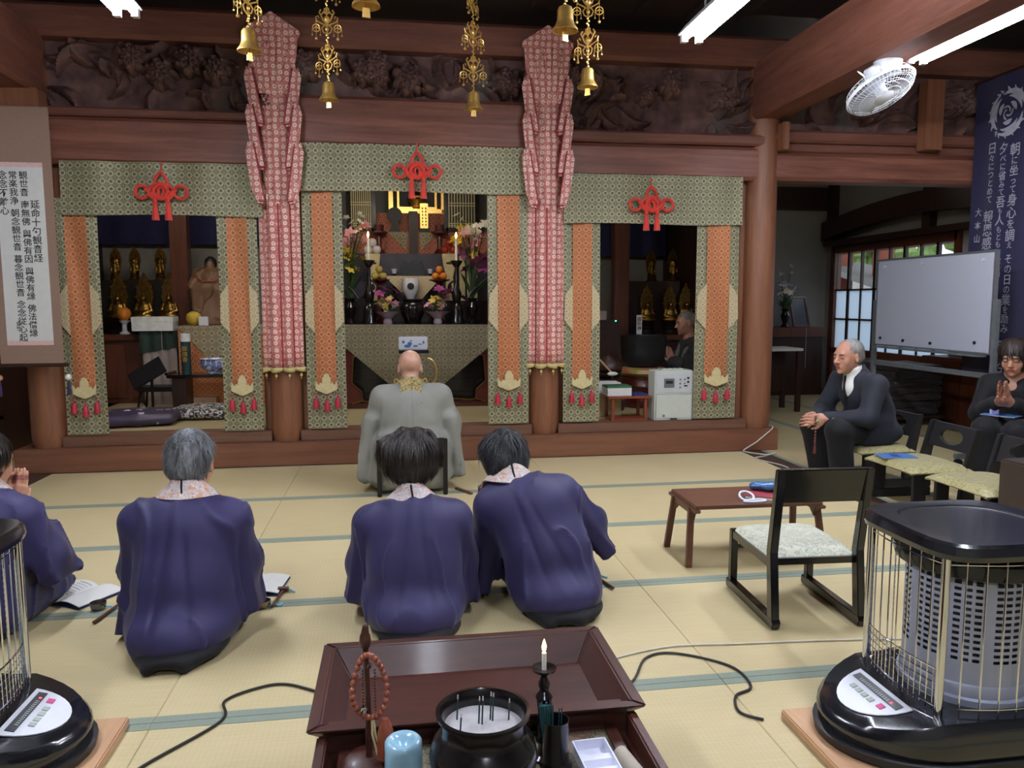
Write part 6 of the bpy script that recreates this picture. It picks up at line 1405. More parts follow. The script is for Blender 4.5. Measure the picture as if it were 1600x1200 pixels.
# ---------------------------------------------------------------- flowers
plain('stem_green', '2f4a24', .6, var=.3); plain('leaf_dark', '33502c', .6, var=.3); plain('petal_white', 'e3e0d2', .6, var=.05); plain('petal_pink', 'd39aa6', .6, var=.15); plain('petal_magenta', 'a34a86', .6, var=.15); plain('petal_yellow', 'd8c04e', .6, var=.1); plain('petal_lilac', 'a99ad0', .6, var=.1); plain('cellophane', 'b9a7b3', .2, var=.2)
_bl = {}
def blossom(mat, r, parent, loc, rot, npet=6):
    key = (mat, round(r, 3), npet)
    if key not in _bl:
        b = MB()
        for i in range(npet):
            a = 2*PI*i/npet
            def f(u, v, a=a):
                w = (u-.5)*.62*math.sin(PI*min(v*.92+.08, 1))*r; l = r*v; x = l; z = .45*r*v-.35*r*v*v; y = w; return (x*math.cos(a)-y*math.sin(a), x*math.sin(a)+y*math.cos(a), z+.12*r*abs(u-.5))
            b.slab(f, 4, 5, .0015)
        b.ball((0, 0, .06*r), .12*r, 6)
        o = b.build('blossom', mat, parent, smooth=True); _bl[key] = o.data
    else:
        o = bpy.data.objects.new('blossom', _bl[key]); COL.objects.link(o); o.parent = parent
    o.location = tuple(map(float, loc)); o.rotation_euler = rot; return o
def bouquet(name, label, loc, cfg, seed, H=.5, spread=.18, vase='bronze', vprof=None, leaves=10, group=None):
    o = thing(name, label, 'flowers', loc, 0, group); r = np.random.default_rng(seed)
    vprof = vprof or [(.05, 0), (.055, .01), (.03, .05), (.05, .12), (.06, .16), (.035, .21), (.055, .25), (.05, .25), (.03, .2), (0, .2)]; vh = vprof[-2][1] if vprof[-1][0] == 0 else vprof[-1][1]
    MB().lathe(vprof, seg=20, cap=False).build('vase', vase, o, smooth=True); vt = max(z for _, z in vprof)
    for mat, n, rad, hlo, hhi, np_ in cfg:
        for _ in range(n):
            a = r.uniform(0, 2*PI); s_ = spread*math.sqrt(r.uniform()); tip = np.array((s_*math.cos(a), s_*math.sin(a)*.7-.03, vt+H*r.uniform(hlo, hhi)))
            MB().tube(smooth_path([(0, 0, vt*.8), (tip[0]*.3, tip[1]*.3, (vt+tip[2])/2), tip], 7), .003, 5).build('stem', 'stem_green', o, smooth=True)
            blossom(mat, rad*r.uniform(.8, 1.2), o, tip, (r.uniform(.3, 1.3), r.uniform(-.6, .6), r.uniform(0, 6.28)), np_)
    for _ in range(leaves):
        a = r.uniform(0, 2*PI); L = H*r.uniform(.35, .7); w = .02
        MB().slab(lambda u, v: ((spread*1.1*v**1.3)*math.cos(a)-(u-.5)*w*math.sin(PI*v)*2*math.sin(a), (spread*.9*v**1.3)*math.sin(a)+(u-.5)*w*math.sin(PI*v)*2*math.cos(a), vt*.85+L*v-L*.25*v*v), 3, 7, .001).build('leaf', 'leaf_dark', o, smooth=True)
    return o
pfl = at(1226, 512, 9.8)
bouquet('flower_vase', 'white and lilac flowers in a dark vase on the aisle side altar', (pfl[0], 9.8, sz_+.001), [('petal_white', 12, .05, .35, .75, 6), ('petal_lilac', 5, .06, .5, .8, 6), ('petal_white', 4, .04, .9, 1.3, 5)], 3, .45, .13, leaves=12)

# ================================================================ statues
plain('black_wood', '171210', .5); plain('statue_wood', '6e523c', .6, var=.15, scale=9)
def statue(label, loc, s=1.0, kind=0, proto={}, group='gilt statues on the altar shelves'):
    if kind in proto:
        return dup(proto[kind], loc, 0, label, group, s)
    o = thing('gilt_statue', label, 'statue', loc, 0, group); o.scale = (s,)*3; G_ = 'gold_dull'
    MB().lathe([(.09, 0), (.1, .01), (.085, .03), (.07, .05), (.08, .06), (.085, .075), (.06, .09), (.075, .11), (.085, .125), (.06, .135), (0, .135)], seg=20).build('lotus_base', 'black_wood' if kind else G_, o, smooth=True)
    S = SD(axis(-.13, .13, .006), axis(-.1, .1, .006), axis(.12, .5, .006))
    if kind == 0:      # standing
        S.chain([(0, 0, .14), (0, 0, .25), (0, -.005, .34)], [.045, .038, .042], .02); S.ell((0, 0, .365), (.05, .03, .03), .02); S.ell((0, -.005, .425), (.022, .025, .029), .008); S.ell((0, .0, .457), (.012, .012, .014), .006)
        for q in (-1, 1): S.chain([(q*.045, 0, .36), (q*.055, -.01, .3), (q*.02, -.04, .31 if q > 0 else .27)], [.016, .013, .01], .01); S.cap((q*.05, 0, .3), (q*.065, .0, .17), .012, .02, .015)
    else:              # seated
        S.ell((0, -.01, .17), (.1, .065, .04), .02); S.ell((0, 0, .24), (.055, .04, .07), .03); S.ell((0, -.005, .34), (.027, .03, .034), .01); S.ell((0, 0, .378), (.014, .014, .014), .006)
        for q in (-1, 1): S.chain([(q*.055, 0, .285), (q*.075, -.01, .22), (q*.01, -.05, .2)], [.02, .018, .012], .012)
    f1 = wob(4, 8, 80, 170); S.disp(lambda X, Y, Z: .003*f1(X, Y, Z)); S.build('figure', G_, o)
    pts = [(-.045, .13), (-.065, .25), (-.082, .36), (-.07, .46), (-.04, .53), (0, .6), (.04, .53), (.07, .46), (.082, .36), (.065, .25), (.045, .13)]
    pts = [(x*(1.25 if kind == 0 else 1), z) for x, z in pts]; MB().prism(pts, .045, .06).build('halo', 'gold_dark', o, bevel=.006)
    b = MB(); b.tube([(x*.86, .042, .33+(z-.33)*.86) for x, z in pts], .006, 6); b.tube([(.05*math.cos(a), .042, .42+.05*math.sin(a)) for a in np.linspace(0, 2*PI, 18, endpoint=False)], .005, 6, True)
    for i in range(9): x, z = pts[i+1]; b.ball((x*.95, .045, .33+(z-.33)*.95), .014, 6)
    b.build('halo_relief', G_, o, smooth=True)
    proto[kind] = o; return o
# left shelf: tall cabinet with two rows
zc1 = at(190, 523, 8.25)[2]
lc = thing('altar_cabinet', 'brown panelled altar cabinet below the left gilt statues', 'cabinet', (-2.7, 8.6, IZ))
LE = IPX[0]+2.7-.09
MB().box(-.58, LE, -.38, .5, zc1-IZ-.06, zc1-IZ).build('top', 'cabinet_wood', lc, bevel=.008); MB().box(-.56, LE-.01, -.33, .48, 0, zc1-IZ-.06).build('body', 'cabinet_wood', lc)
for x in (-.54, -.25, .04): MB().box(x, x+.25, -.345, -.33, .05, zc1-IZ-.1).build('panel', 'cabinet_wood', lc, bevel=.006)
zs_ = at(190, 438, 8.9)[2]; MB().box(-.56, LE, .12, .48, zc1-IZ, zs_-IZ).build('rear_step', 'black_wood', lc)
zs_ += .001
for px, py, s, lb in ((181, 440, 1.0, 'standing gilt statue with flame halo at the left end of the rear row'), (211, 440, 1.0, 'standing gilt statue with flame halo second in the left rear row'), (251, 440, 1.0, 'standing gilt statue with flame halo beside the inner left pillar')):
    p = at(px, py, 8.9); statue(lb, (p[0], 8.9, zs_), (at(px, 385, 8.9)[2]-zs_)/.6, 0)
for px, lb in ((186, 'seated gilt statue at the left end of the front row'), (226, 'seated gilt statue in the middle of the left front row'), (266, 'seated gilt statue half hidden by the inner left pillar')):
    p = at(px, 480, 8.55); statue(lb, (p[0], 8.52, zc1+.001), (at(px, 425, 8.52)[2]-zc1)/.6, 1)
zr1 = at(1050, 523, 8.25)[2]
rc = thing('altar_cabinet', 'dark altar cabinet below the right gilt statues', 'cabinet', (2.75, 8.6, IZ))
RE = IPX[1]-2.75+.09
MB().box(RE, .55, -.38, .5, zr1-IZ-.06, zr1-IZ).build('top', 'cabinet_wood', rc, bevel=.008); MB().box(RE+.01, .53, -.33, .48, 0, zr1-IZ-.06).build('body', 'dark_wood', rc); zq_ = at(1050, 440, 8.9)[2]; MB().box(RE, .53, .12, .48, zr1-IZ, zq_-IZ).build('rear_step', 'dark_wood', rc)
for px, lb in ((1018, 'standing gilt statue left in the dim right shrine'), (1052, 'standing gilt statue right in the dim right shrine')):
    p = at(px, 440, 8.9); statue(lb, (p[0], 8.9, zq_+.001), (at(px, 388, 8.9)[2]-zq_)/.6, 0)
for px, lb in ((1012, 'seated gilt statue left above the bowl gong'), (1048, 'seated gilt statue right above the bowl gong'), (1073, 'seated gilt statue beside the right banner')):
    p = at(px, 480, 8.52); statue(lb, (p[0], 8.52, zr1+.001), (at(px, 432, 8.52)[2]-zr1)/.68, 1)
pd = at(1210, 512, 9.75); statue('gilt statue half hidden by the right pillar on the side altar', (pd[0]-.02, 10.0, sz_+.001), 1.25, 0)
# robed wooden figure
zf = at(325, 508, 8.2)[2]
ta = thing('cloth_altar', 'small altar table under orange brocade with a grey brocade point cloth', 'table', (at(325, 510, 8.1)[0]+.19, 8.2, IZ))
wA = .42
MB().box(-wA, wA, -.28, .28, 0, zf-IZ-.02).build('table', 'dark_wood', ta); MB().slab(lambda u, v: (-wA-.008+(2*wA+.016)*u, -.285-.004*math.sin(u*30), (zf-IZ-.02)*(1-v)), 40, 4, .005).build('front_cloth', 'brocade_orange', ta); MB().box(-wA-.02, wA+.02, -.3, .3, zf-IZ-.02, zf-IZ).build('top_cloth', 'brocade_tan', ta)
MB().prism([(-wA-.01, zf-IZ), (wA+.01, zf-IZ), (.0, zf-IZ-.5)], -.302, -.296).build('point_cloth', 'brocade_tan', ta)
wf = thing('robed_statue', 'pale carved wooden statue in flowing robes with a dark cap', 'statue', (at(332, 480, 8.3)[0], 8.3, zf+.001))
S = SD(axis(-.24, .24, .009), axis(-.2, .2, .009), axis(-.01, .78, .009)); hh = at(330, 400, 8.3)[2]-zf
S.chain([(0, 0, .02), (-.01, 0, .3), (.0, -.01, .46)], [.19, .14, .11], .06); S.ell((0, 0, .5), (.13, .08, .07), .04); S.ell((0, -.01, .6), (.05, .055, .065), .015)
for q in (-1, 1): S.chain([(q*.11, 0, .5), (q*.155, -.03, .36), (q*.04, -.12, .37)], [.06, .07, .05], .05); S.box((q*.12, -.1, .22), (.05, .05, .17), .03, .05)
f1 = wob(6, 7, 25, 60); S.cap((-.14, -.08, .42), (.12, -.1, .3), .035, .04, .03); S.cap((.1, -.09, .47), (-.05, -.11, .4), .03, .035, .03); S.disp(lambda X, Y, Z: -.022*np.maximum(0, 1-np.abs(f1(X, Y, Z*.3))/.2)**2); S.floor(0); S.build('figure', 'statue_wood', wf); MB().tube([(-.13, -.1, .5), (-.04, -.16, .43), (.06, -.17, .44), (.14, -.1, .5)], .008, 6).build('sash', 'red_timber', wf, smooth=True); MB().lathe([(.056, .585), (.062, .62), (.055, .66), (.02, .69), (0, .69)], (0, .005, 0), 16).build('cap', 'black_wood', wf, smooth=True)
plain('pomelo', 'c8a93c', .5, var=.08); plain('orange_fruit', 'd27c22', .5, var=.08); plain('apple_red', '9c2f22', .35, var=.15); plain('pear', 'b5a24f', .5, var=.1); plain('porcelain', 'd9dce4', .2, var=.03, coat=.5); plain('mochi', 'dfe1df', .6)
def fruit(name, label, loc, r, mat, group=None):
    o = thing(name, label, 'fruit', loc, 0, group); MB().lathe([(.0, .0), (.4*r, .02*r), (.8*r, .35*r), (r, .9*r), (.85*r, 1.5*r), (.4*r, 1.82*r), (.1*r, 1.86*r), (0, 1.8*r)], seg=16, cap=False).build('skin', mat, o, smooth='all'); MB().cyl((0, 0, 1.8*r), (.05*r, 0, 2.0*r), .06*r, seg=6).build('stalk', 'stem_green', o); return o
p = at(301, 503, 8.0); fruit('pomelo', 'large yellow pomelo at the foot of the robed wooden statue', (p[0], 8.05, zf+.001), .075, 'pomelo')
p = at(319, 505, 8.0); o = MB().box(p[0]-.045, p[0]+.045, 7.97, 7.985, zf+.001, zf+.09).build('small_card', 'porcelain', bevel=.003); tag(o, 'tiny blue and white card standing beside the pomelo', 'card')
# covered side table, white box, orange on stand
zt_ = at(245, 517, 8.05)[2]; plain('green_cloth', '1f332b', .8, var=.2); plain('pale_cloth', '9c8f89', .85, var=.08)
xa, xb = at(224, 560, 8.05)[0], at(277, 560, 8.05)[0]
ct = thing('draped_table', 'small table draped with dark green over pale cloth', 'table', ((xa+xb)/2, 8.06, IZ)); hw = (xb-xa)/2
MB().slab(lambda u, v: (-hw+2*hw*u, -.012-.008*math.sin(u*24), (zt_-IZ)*(1-v)), 30, 4, .004).build('pale_cloth', 'pale_cloth', ct, smooth=True); MB().slab(lambda u, v: (-hw-.02+2*(hw+.02)*u, -.026-.008*math.sin(u*20), (zt_-IZ)-(.22-.06*u)*v), 30, 4, .004).build('green_cloth', 'green_cloth', ct, smooth=True); MB().box(-hw, hw, -.02, .12, zt_-IZ-.02, zt_-IZ).build('table_top', 'green_cloth', ct)
MB().box(-hw-.02, -hw+.02, -.0, .1, 0, zt_-IZ-.02).build('leg', 'dark_wood', ct); MB().box(hw-.02, hw, -.0, .1, 0, zt_-IZ-.02).build('leg', 'dark_wood', ct)
x_a, x_b = at(208, 505, 8.05)[0], at(272, 505, 8.05)[0]; zb_ = at(240, 495, 8.05)[2]
wbx = thing('white_box', 'long white cardboard box on the green draped table', 'box', ((x_a+x_b)/2, 8.1, zt_+.001)); MB().box(-(x_b-x_a)/2, (x_b-x_a)/2, -.1, .1, 0, zb_-zt_-.035).build('box', 'mochi', wbx); MB().box(-(x_b-x_a)/2-.004, (x_b-x_a)/2+.004, -.104, .104, zb_-zt_-.05, zb_-zt_).build('lid', 'mochi', wbx, bevel=.003)
p = at(195, 517, 8.35); vs_ = thing('offering_cup', 'white footed porcelain stand carrying an orange fruit', 'stand', (p[0], 8.35, zc1+.001)); MB().lathe([(.05, 0), (.052, .012), (.025, .03), (.022, .1), (.05, .13), (.055, .14), (0, .14)], seg=18).build('stand', 'porcelain', vs_, smooth=True)
fruit('orange', 'orange fruit on the white porcelain stand, left shrine', (p[0], 8.35, zc1+.142), .07, 'orange_fruit')
# black desk with bowl and tube
zd = at(310, 584, 7.5)[2]; xa, xb = at(268, 584, 7.5)[0], at(356, 584, 7.5)[0]
dk = thing('low_desk', 'low black lacquer desk with turned-up ends, left shrine', 'desk', ((xa+xb)/2+.08, 7.55, IZ)); hw = (xb-xa)/2+.1
MB().box(-hw, hw, -.15, .15, zd-IZ-.03, zd-IZ).build('desk_top', 'black_lacquer', dk, bevel=.004)
for s in (-1, 1): MB().box(s*(hw-.1)-.06, s*(hw-.1)+.06, -.13, .13, 0, zd-IZ-.03).build('leg', 'dark_wood', dk, bevel=.004); MB().box(s*hw-.012, s*hw+.012, -.15, .15, zd-IZ-.002, zd-IZ+.02).build('end_lip', 'black_lacquer', dk)
k = N('blue_white'); v = k.coord(); n1 = k.noise(v, 16, 3, .6, 1.5); k.col(k.ramp(n1, (.46, lin('dfe3ec')), (.53, lin('2d4a9c')), (.6, lin('8ea2d6')))); k.set(.15, coat=.5); M['blue_white'] = k.m
p = at(333, 583, 7.45); o = thing('porcelain_bowl', 'blue and white porcelain incense bowl on the low desk', 'bowl', (p[0], 7.47, zd+.001)); MB().lathe([(.05, 0), (.055, .01), (.05, .02), (.095, .05), (.115, .09), (.11, .125), (.125, .14), (.12, .142), (.1, .12), (.09, .06), (0, .04)], seg=28, cap=False).build('bowl', 'blue_white', o, smooth=True)
p = at(291, 583, 7.45); o = thing('incense_tube', 'tall dark incense tube with white cap and gold characters', 'tube', (p[0], 7.47, zd+.001)); ht_ = at(291, 521, 7.47)[2]-zd
MB().cyl((0, 0, 0), (0, 0, ht_*.8), .042, seg=20).build('tube', 'incense', o, smooth=True); MB().cyl((0, 0, ht_*.8), (0, 0, ht_), .045, seg=20).build('cap', 'mochi', o, smooth=True); b = MB()
for i in range(3): b.obox((0, -.0425, ht_*.62-i*.05), (.011, .001, .016))
vtext('writing', [('御線香', 0, ht_*.7, .05)], 0, 'gold', o, 0, 0, -.0432)
p = at(322, 630, 7.75); o = MB().box(p[0]-.11, p[0]+.11, 7.68, 7.86, IZ, IZ+.11).build('wooden_box', 'pine_board', bevel=.004); tag(o, 'plain wooden box under the low black desk', 'box')
# music stand and stool
p = at(230, 582, 7.35); ms = thing('lectern', 'black reading stand with a tilted board, left shrine', 'stand', (p[0]+.02, 7.28, IZ)); zz = p[2]-IZ
MB().obox((0, 0, zz), (.155, .01, .11), rotm(-.9, -.55, .2)).build('board', 'black_matt', ms, bevel=.003); MB().cyl((0.03, .02, .02), (0.03, .02, zz-.02), .012, seg=10).build('post', 'black_metal', ms)
for a in (0, 2.1, 4.2): MB().bar((.03, .02, .04), (.03+.16*math.cos(a), .02+.16*math.sin(a), .008), .014).build('foot', 'black_metal', ms)
p = at(252, 602, 7.75); so = thing('stool', 'small black metal stool behind the reading stand', 'stool', (p[0], 7.7, IZ)); zz = p[2]-IZ
MB().box(-.17, .17, -.12, .12, zz-.045, zz).build('seat', 'black_matt', so, bevel=.006)
for sx in (-1, 1):
    for sy in (-1, 1): MB().bar((sx*.17, sy*.13, 0), (sx*.14, sy*.09, zz-.045), .016).build('leg', 'black_metal', so)
# floor cushions left
k = N('cushion_white_pattern'); v = k.coord(); n1 = k.noise(v, 22, 3, .5, 2.0); k.col(k.ramp(n1, (.47, lin('c9c6c0')), (.5, lin('26242a')))); k.set(.6); M['cushion_white_pattern'] = k.m
k = N('cushion_crest'); v = k.coord(); vo = k.n('ShaderNodeTexVoronoi', Scale=9, Randomness=.5); k.l(v, vo.inputs['Vector']); n1 = k.noise(v, 60, 2); k.col(k.mix(k.math('MULTIPLY', k.math('LESS_THAN', vo.outputs['Distance'], .26), k.math('GREATER_THAN', n1, .45)), lin('40364a'), lin('c9c3d0'))); k.set(.45); M['cushion_crest'] = k.m
def zabu(label, c, hx, hy, hz, mat, seed, rz=0, tilt=0):
    S = SD(axis(-hx-.06, hx+.06, .011), axis(-hy-.06, hy+.06, .011), axis(-.05, 2*hz+.07, .008)); S.ell((0, 0, hz), (hx, hy, hz*1.05), .01); S.box((0, 0, hz*.9), (hx*.92, hy*.92, hz*.7), hz*.65, .03); f1 = wob(seed, 6, 14, 36); S.disp(lambda X, Y, Z: .012*f1(X, Y, Z)); S.floor(.002); o = S.build('floor_cushion', mat); o.location = c; o.rotation_euler = (0, 0, rz); tag(o, label, 'cushion'); return o
p = at(215, 668, 6.75); zabu('purple floor cushion with pale crests at the left altar bay', (p[0], 6.8, IZ), .32, .26, .065, 'cushion_crest', 3, .2); p = at(315, 655, 7.1); zabu('black and white patterned floor cushion, left altar bay', (p[0]+.05, 7.1, IZ), .3, .22, .06, 'cushion_white_pattern', 9)
# dark figure at the far left aisle
o = thing('side_stool', 'low wooden stool in the dark left aisle', 'stool', (-3.45, 6.9, 0)); MB().box(-.15, .15, -.12, .12, .3, .33).build('seat', 'pine_board', o)
for sx in (-1, 1):
    for sy in (-1, 1): MB().bar((sx*.13, sy*.1, 0), (sx*.12, sy*.09, .3), .02).build('leg', 'black_metal', o)

# ================================================================ central altar
plain('lacquer_red', '5e2420', .3, var=.15, coat=.4); plain('lacquer_dark', '201318', .25, var=.2, coat=.4); plain('lacquer_purple', '3a3445', .35, var=.3, scale=8, coat=.3)
AY = 7.42; az = at(651, 507, AY)[2]
xl, xr = at(490, 507, AY)[0], at(812, 507, AY)[0]; ax_ = (xl+xr)/2
al = thing('altar_table', 'red lacquered altar table with gilt scalloped legs and hanging brocade point', 'altar', (ax_, AY, IZ)); hw = (xr-xl)/2
MB().box(-hw, hw, 0, .55, az-IZ-.05, az-IZ).build('table_top', 'lacquer_dark', al, bevel=.006); MB().box(-hw, hw, -.01, .0, az-IZ-.05, az-IZ-.035).build('gilt_edge', 'gold_dull', al)
MB().box(-hw+.02, hw-.02, .12, .5, .03, az-IZ-.05).build('inner_box', 'black_lacquer', al)
for z in (.12, .24, .36, .48): MB().box(-hw+.03, hw-.03, .1, .12, z, z+.018).build('rail', 'lacquer_dark', al)
MB().box(-hw, hw, .02, .5, 0, .05).build('plinth', 'lacquer_red', al, bevel=.006)
for s in (-1, 1):
    hw = (at(770, 507, AY)[0]-at(533, 507, AY)[0])/2
    pts = [(hw, az-IZ-.06), (hw-.28, az-IZ-.06), (hw-.3, az-IZ-.16), (hw-.22, az-IZ-.2), (hw-.19, az-IZ-.28), (hw-.1, az-IZ-.3), (hw-.08, .25), (hw-.17, .17), (hw-.18, .08), (hw-.08, .05), (hw, .05)]
    MB().prism([(s*x, z) for x, z in pts], .0, .07).build('leg', 'lacquer_red', al, bevel=.006); MB().tube([(s*x, -.006, z) for x, z in pts[1:10]], .008, 6).build('gilt_edge', 'gold_dull', al, smooth=True)
hw = (xr-xl)/2
b = MB(); b.tube([(-hw+.02+i*(2*hw-.04)/24, .012, .065+.018*abs(math.sin(i*PI/6))) for i in range(25)], .007, 6).build('gilt_edge', 'gold_dull', al, smooth=True)
tri = [at(496, 507, AY-.02), at(806, 507, AY-.02), at(651, 651, AY-.02)]
brocade('brocade_cloth', '6f6a58', '827c68', 'a59b7d', .07, line=.25)
cl_ = MB().prism([(p[0], max(p[2], IZ+.01)) for p in tri], AY-.028, AY-.02).build('point_cloth', 'brocade_cloth'); tag(cl_, 'large triangular grey-gold brocade cloth hanging from the altar table', 'cloth')
# porcelain plaque on a reading desk before the priest
px_, pz_ = at(646, 546, 6.85)[0], at(646, 546, 6.85)[2]
rd = thing('reading_desk', 'narrow black reading desk in front of the priest', 'desk', (px_, 6.85, IZ)); MB().box(-.13, .13, -.1, .12, pz_-IZ-.03, pz_-IZ).build('desk_top', 'black_lacquer', rd, bevel=.004); MB().box(-.03, .03, -.03, .03, .03, pz_-IZ-.03).build('post', 'black_lacquer', rd); MB().box(-.16, .16, -.12, .12, 0, .03).build('foot', 'black_lacquer', rd, bevel=.006)
pq = thing('porcelain_plaque', 'blue and white porcelain landscape plaque above the priest\'s head', 'plaque', (px_-.002, 6.83, pz_+.001)); ph = at(646, 526, 6.83)[2]-pz_; MB().box(-.125, .125, -.012, .012, 0, ph).build('tile', 'porcelain', pq, bevel=.006)
b = MB(); r = np.random.default_rng(12)
for (x, z, w, h) in ((-.05, .03, .05, .02), (-.03, .05, .035, .025), (.02, .03, .04, .012), (.06, .045, .03, .008), (-.085, .065, .02, .02), (.09, .06, .015, .02), (-.02, .075, .02, .008)): b.ball((x, -.0125, z*ph/.11), (w*.6, .0012, h*.7), 10)
b.build('landscape', 'booklet_blue', pq, smooth=True)
gx = at(668, 580, 6.8); go = thing('brass_gong', 'brass ring gong standing right of the reading desk', 'gong', (gx[0], 6.7, IZ)); zz = gx[2]-IZ
MB().tube([(.0+.075*math.cos(a), 0, zz+.12*math.sin(a)) for a in np.linspace(-1.4, 1.6, 16)], .008, 8).build('ring', 'gold', go, smooth=True); MB().cyl((0.02, 0, 0), (0.02, 0, zz-.1), .012, seg=8).build('post', 'black_metal', go)
# candlesticks with lit candles
def altar_candle(px, label, flip, proto=[None]):
    x = at(px, 503, 7.58)[0]
    if proto[0] is None:
        o = thing('altar_candlestick', label, 'candle', (x, 7.58, az+.001), 0, 'altar candlesticks'); zt2 = at(px, 408, 7.58)[2]-az
        MB().lathe([(.075, 0), (.078, .02), (.06, .05), (.065, .11), (.05, .17), (.03, .2), (.045, .25), (.05, .29), (.03, .34), (.018, .4), (.016, zt2-.06), (.03, zt2-.045), (.055, zt2-.01), (.062, zt2+.005), (.05, zt2+.008), (0, zt2)], seg=24).build('stick', 'bronze', o, smooth=True)
        MB().tube(smooth_path([(-.05, 0, .27), (-.1, 0, .24), (-.14, 0, .3), (-.2, 0, .36)], 14), [.014]*14, 8).tube(smooth_path([(.04, 0, .3), (.075, 0, .33), (.07, 0, .38), (.02, 0, .42)], 12), .01, 8).build('dragon_arm', 'bronze', o, smooth=True)
        hc_ = at(px, 372, 7.58)[2]-az; c_ = MB().cyl((0, 0, zt2), (0, 0, hc_), .0125, seg=14).build('candle', 'candle_wax', o, smooth=True); MB().lathe([(0, hc_), (.01, hc_+.02), (.011, hc_+.03), (.006, hc_+.05), (0, hc_+.065)], seg=10, cap=False).build('flame', 'flame', c_, smooth=True)
        proto[0] = o; return o
    return dup(proto[0], (x, 7.58, az+.001), PI, label)
altar_candle(578, 'tall bronze candlestick with lit candle, left on the altar', 1); altar_candle(714, 'tall bronze candlestick with lit candle, right on the altar', -1)
# small potted bouquets and central burner on the table
for px, sd, lb in ((606, 5, 'small wrapped bouquet left of the altar incense pot'), (684, 6, 'small wrapped bouquet right of the altar incense pot')):
    x = at(px, 503, 7.55)[0]; bouquet('wrapped_bouquet', lb, (x, 7.52, az+.001), [('petal_pink', 7, .045, .2, .6, 6), ('petal_yellow', 6, .038, .2, .7, 5), ('petal_magenta', 3, .06, .8, 1.1, 5), ('petal_white', 18, .016, .0, .6, 5)], sd, .2, .1, 'cellophane', [(.04, 0), (.045, .02), (.035, .05), (.09, .1), (.12, .12), (.11, .12), (.03, .06), (0, .06)], 5, 'wrapped bouquets on the altar')
x = at(645, 503, 7.55)[0]; ib = thing('incense_pot', 'round black incense pot at the middle of the altar table', 'burner', (x, 7.55, az+.001)); MB().lathe([(.07, 0), (.075, .03), (.1, .08), (.12, .14), (.11, .19), (.085, .215), (.1, .23), (.1, .24), (.085, .24), (.08, .2), (0, .18)], seg=28, cap=False).build('pot', 'bronze', ib, smooth=True)
for a in (0, 2.1, 4.2): MB().ball((.06*math.cos(a), .06*math.sin(a), .02), (.02, .02, .03), 8).build('foot', 'bronze', ib, smooth=True)
# second tier: dark step with white-cloth table, burner and fruit stands
tz_ = at(645, 470, 8.0)[2]; tier = thing('altar_step', 'dark stepped shelves rising behind the altar table', 'altar', (ax_, 8.07, IZ))
MB().box(-hw-.1, hw+.1, 0, .45, 0, tz_-IZ).build('step', 'lacquer_dark', tier, bevel=.006); t2 = at(645, 440, 8.35)[2]; MB().box(-hw-.1, hw+.1, .35, .8, tz_-IZ, t2-IZ).build('step', 'lacquer_purple', tier, bevel=.006)
t3 = at(645, 396, 8.75)[2]; MB().box(-hw-.1, hw+.1, .72, 1.2, t2-IZ, t3-IZ).build('step', 'lacquer_purple', tier, bevel=.006); t4 = at(645, 362, 8.95)[2]
MB().slab(lambda u, v: (-hw+2*hw*u, .93-.004*math.sin(u*60), t3-IZ+(t4-t3)*v), 60, 4, -.005).build('brocade_front', 'brocade_red', tier); MB().box(-hw, hw, .94, 1.25, t3-IZ, t4-IZ).build('step', 'lacquer_red', tier); t5 = at(645, 333, 9.15)[2]
MB().slab(lambda u, v: (-.42+.84*u, 1.11-.004*math.sin(u*40), t4-IZ+(t5-t4)*v), 40, 4, -.005).build('brocade_front', 'brocade_red', tier); MB().box(-.42, .42, 1.12, 1.4, t4-IZ, t5-IZ).build('step', 'lacquer_red', tier)
MB().box(-.05, .05, .9, 1.0, t3-IZ, t5-IZ).build('centre_post', 'dark_wood', tier)
for s in (-1, 1): MB().prism([(s*.06, t4-IZ), (s*.3, t4-IZ), (s*.08, t3-IZ+.05)], .915, .92).build('corner_cloth', 'brocade_tan', tier)
# small cloth table with white burner
cz = at(645, 431, 7.85)[2]; x0_, x1_ = at(600, 431, 7.85)[0], at(692, 431, 7.85)[0]
ot = thing('offering_table', 'small offering table with pale brocade point cloth, mid altar', 'table', ((x0_+x1_)/2, 7.94, az)); hw2 = (x1_-x0_)/2; MB().box(-hw2, hw2, -.05, .12, cz-az-.02, cz-az).build('table_top', 'lacquer_dark', ot)
for sx in (-1, 1): MB().box(sx*hw2-.02, sx*hw2+.02, .0, .1, .001, cz-az-.02).build('leg', 'lacquer_dark', ot)
MB().prism([(-hw2, cz-az), (hw2, cz-az), (hw2*.05, cz-az-.3)], -.058, -.052).build('point_cloth', 'brocade_pale', ot)
p = at(642, 468, 7.7); wbu = thing('porcelain_burner', 'white porcelain burner with a dark round crest, mid altar', 'burner', (p[0], 7.77, az+.001)); zz = at(642, 435, 7.77)[2]-az
MB().lathe([(.05, 0), (.055, .02), (.03, .06), (.03, zz-.22), (.05, zz-.18), (.085, zz-.12), (.09, zz-.04), (.08, zz), (.07, zz), (.06, zz-.1), (0, zz-.12)], seg=24, cap=False).build('bowl', 'porcelain', wbu, smooth=True); MB().cyl((0, -.092, zz-.08), (0, -.084, zz-.08), .034, seg=18).build('crest', 'ink', wbu, smooth=True)
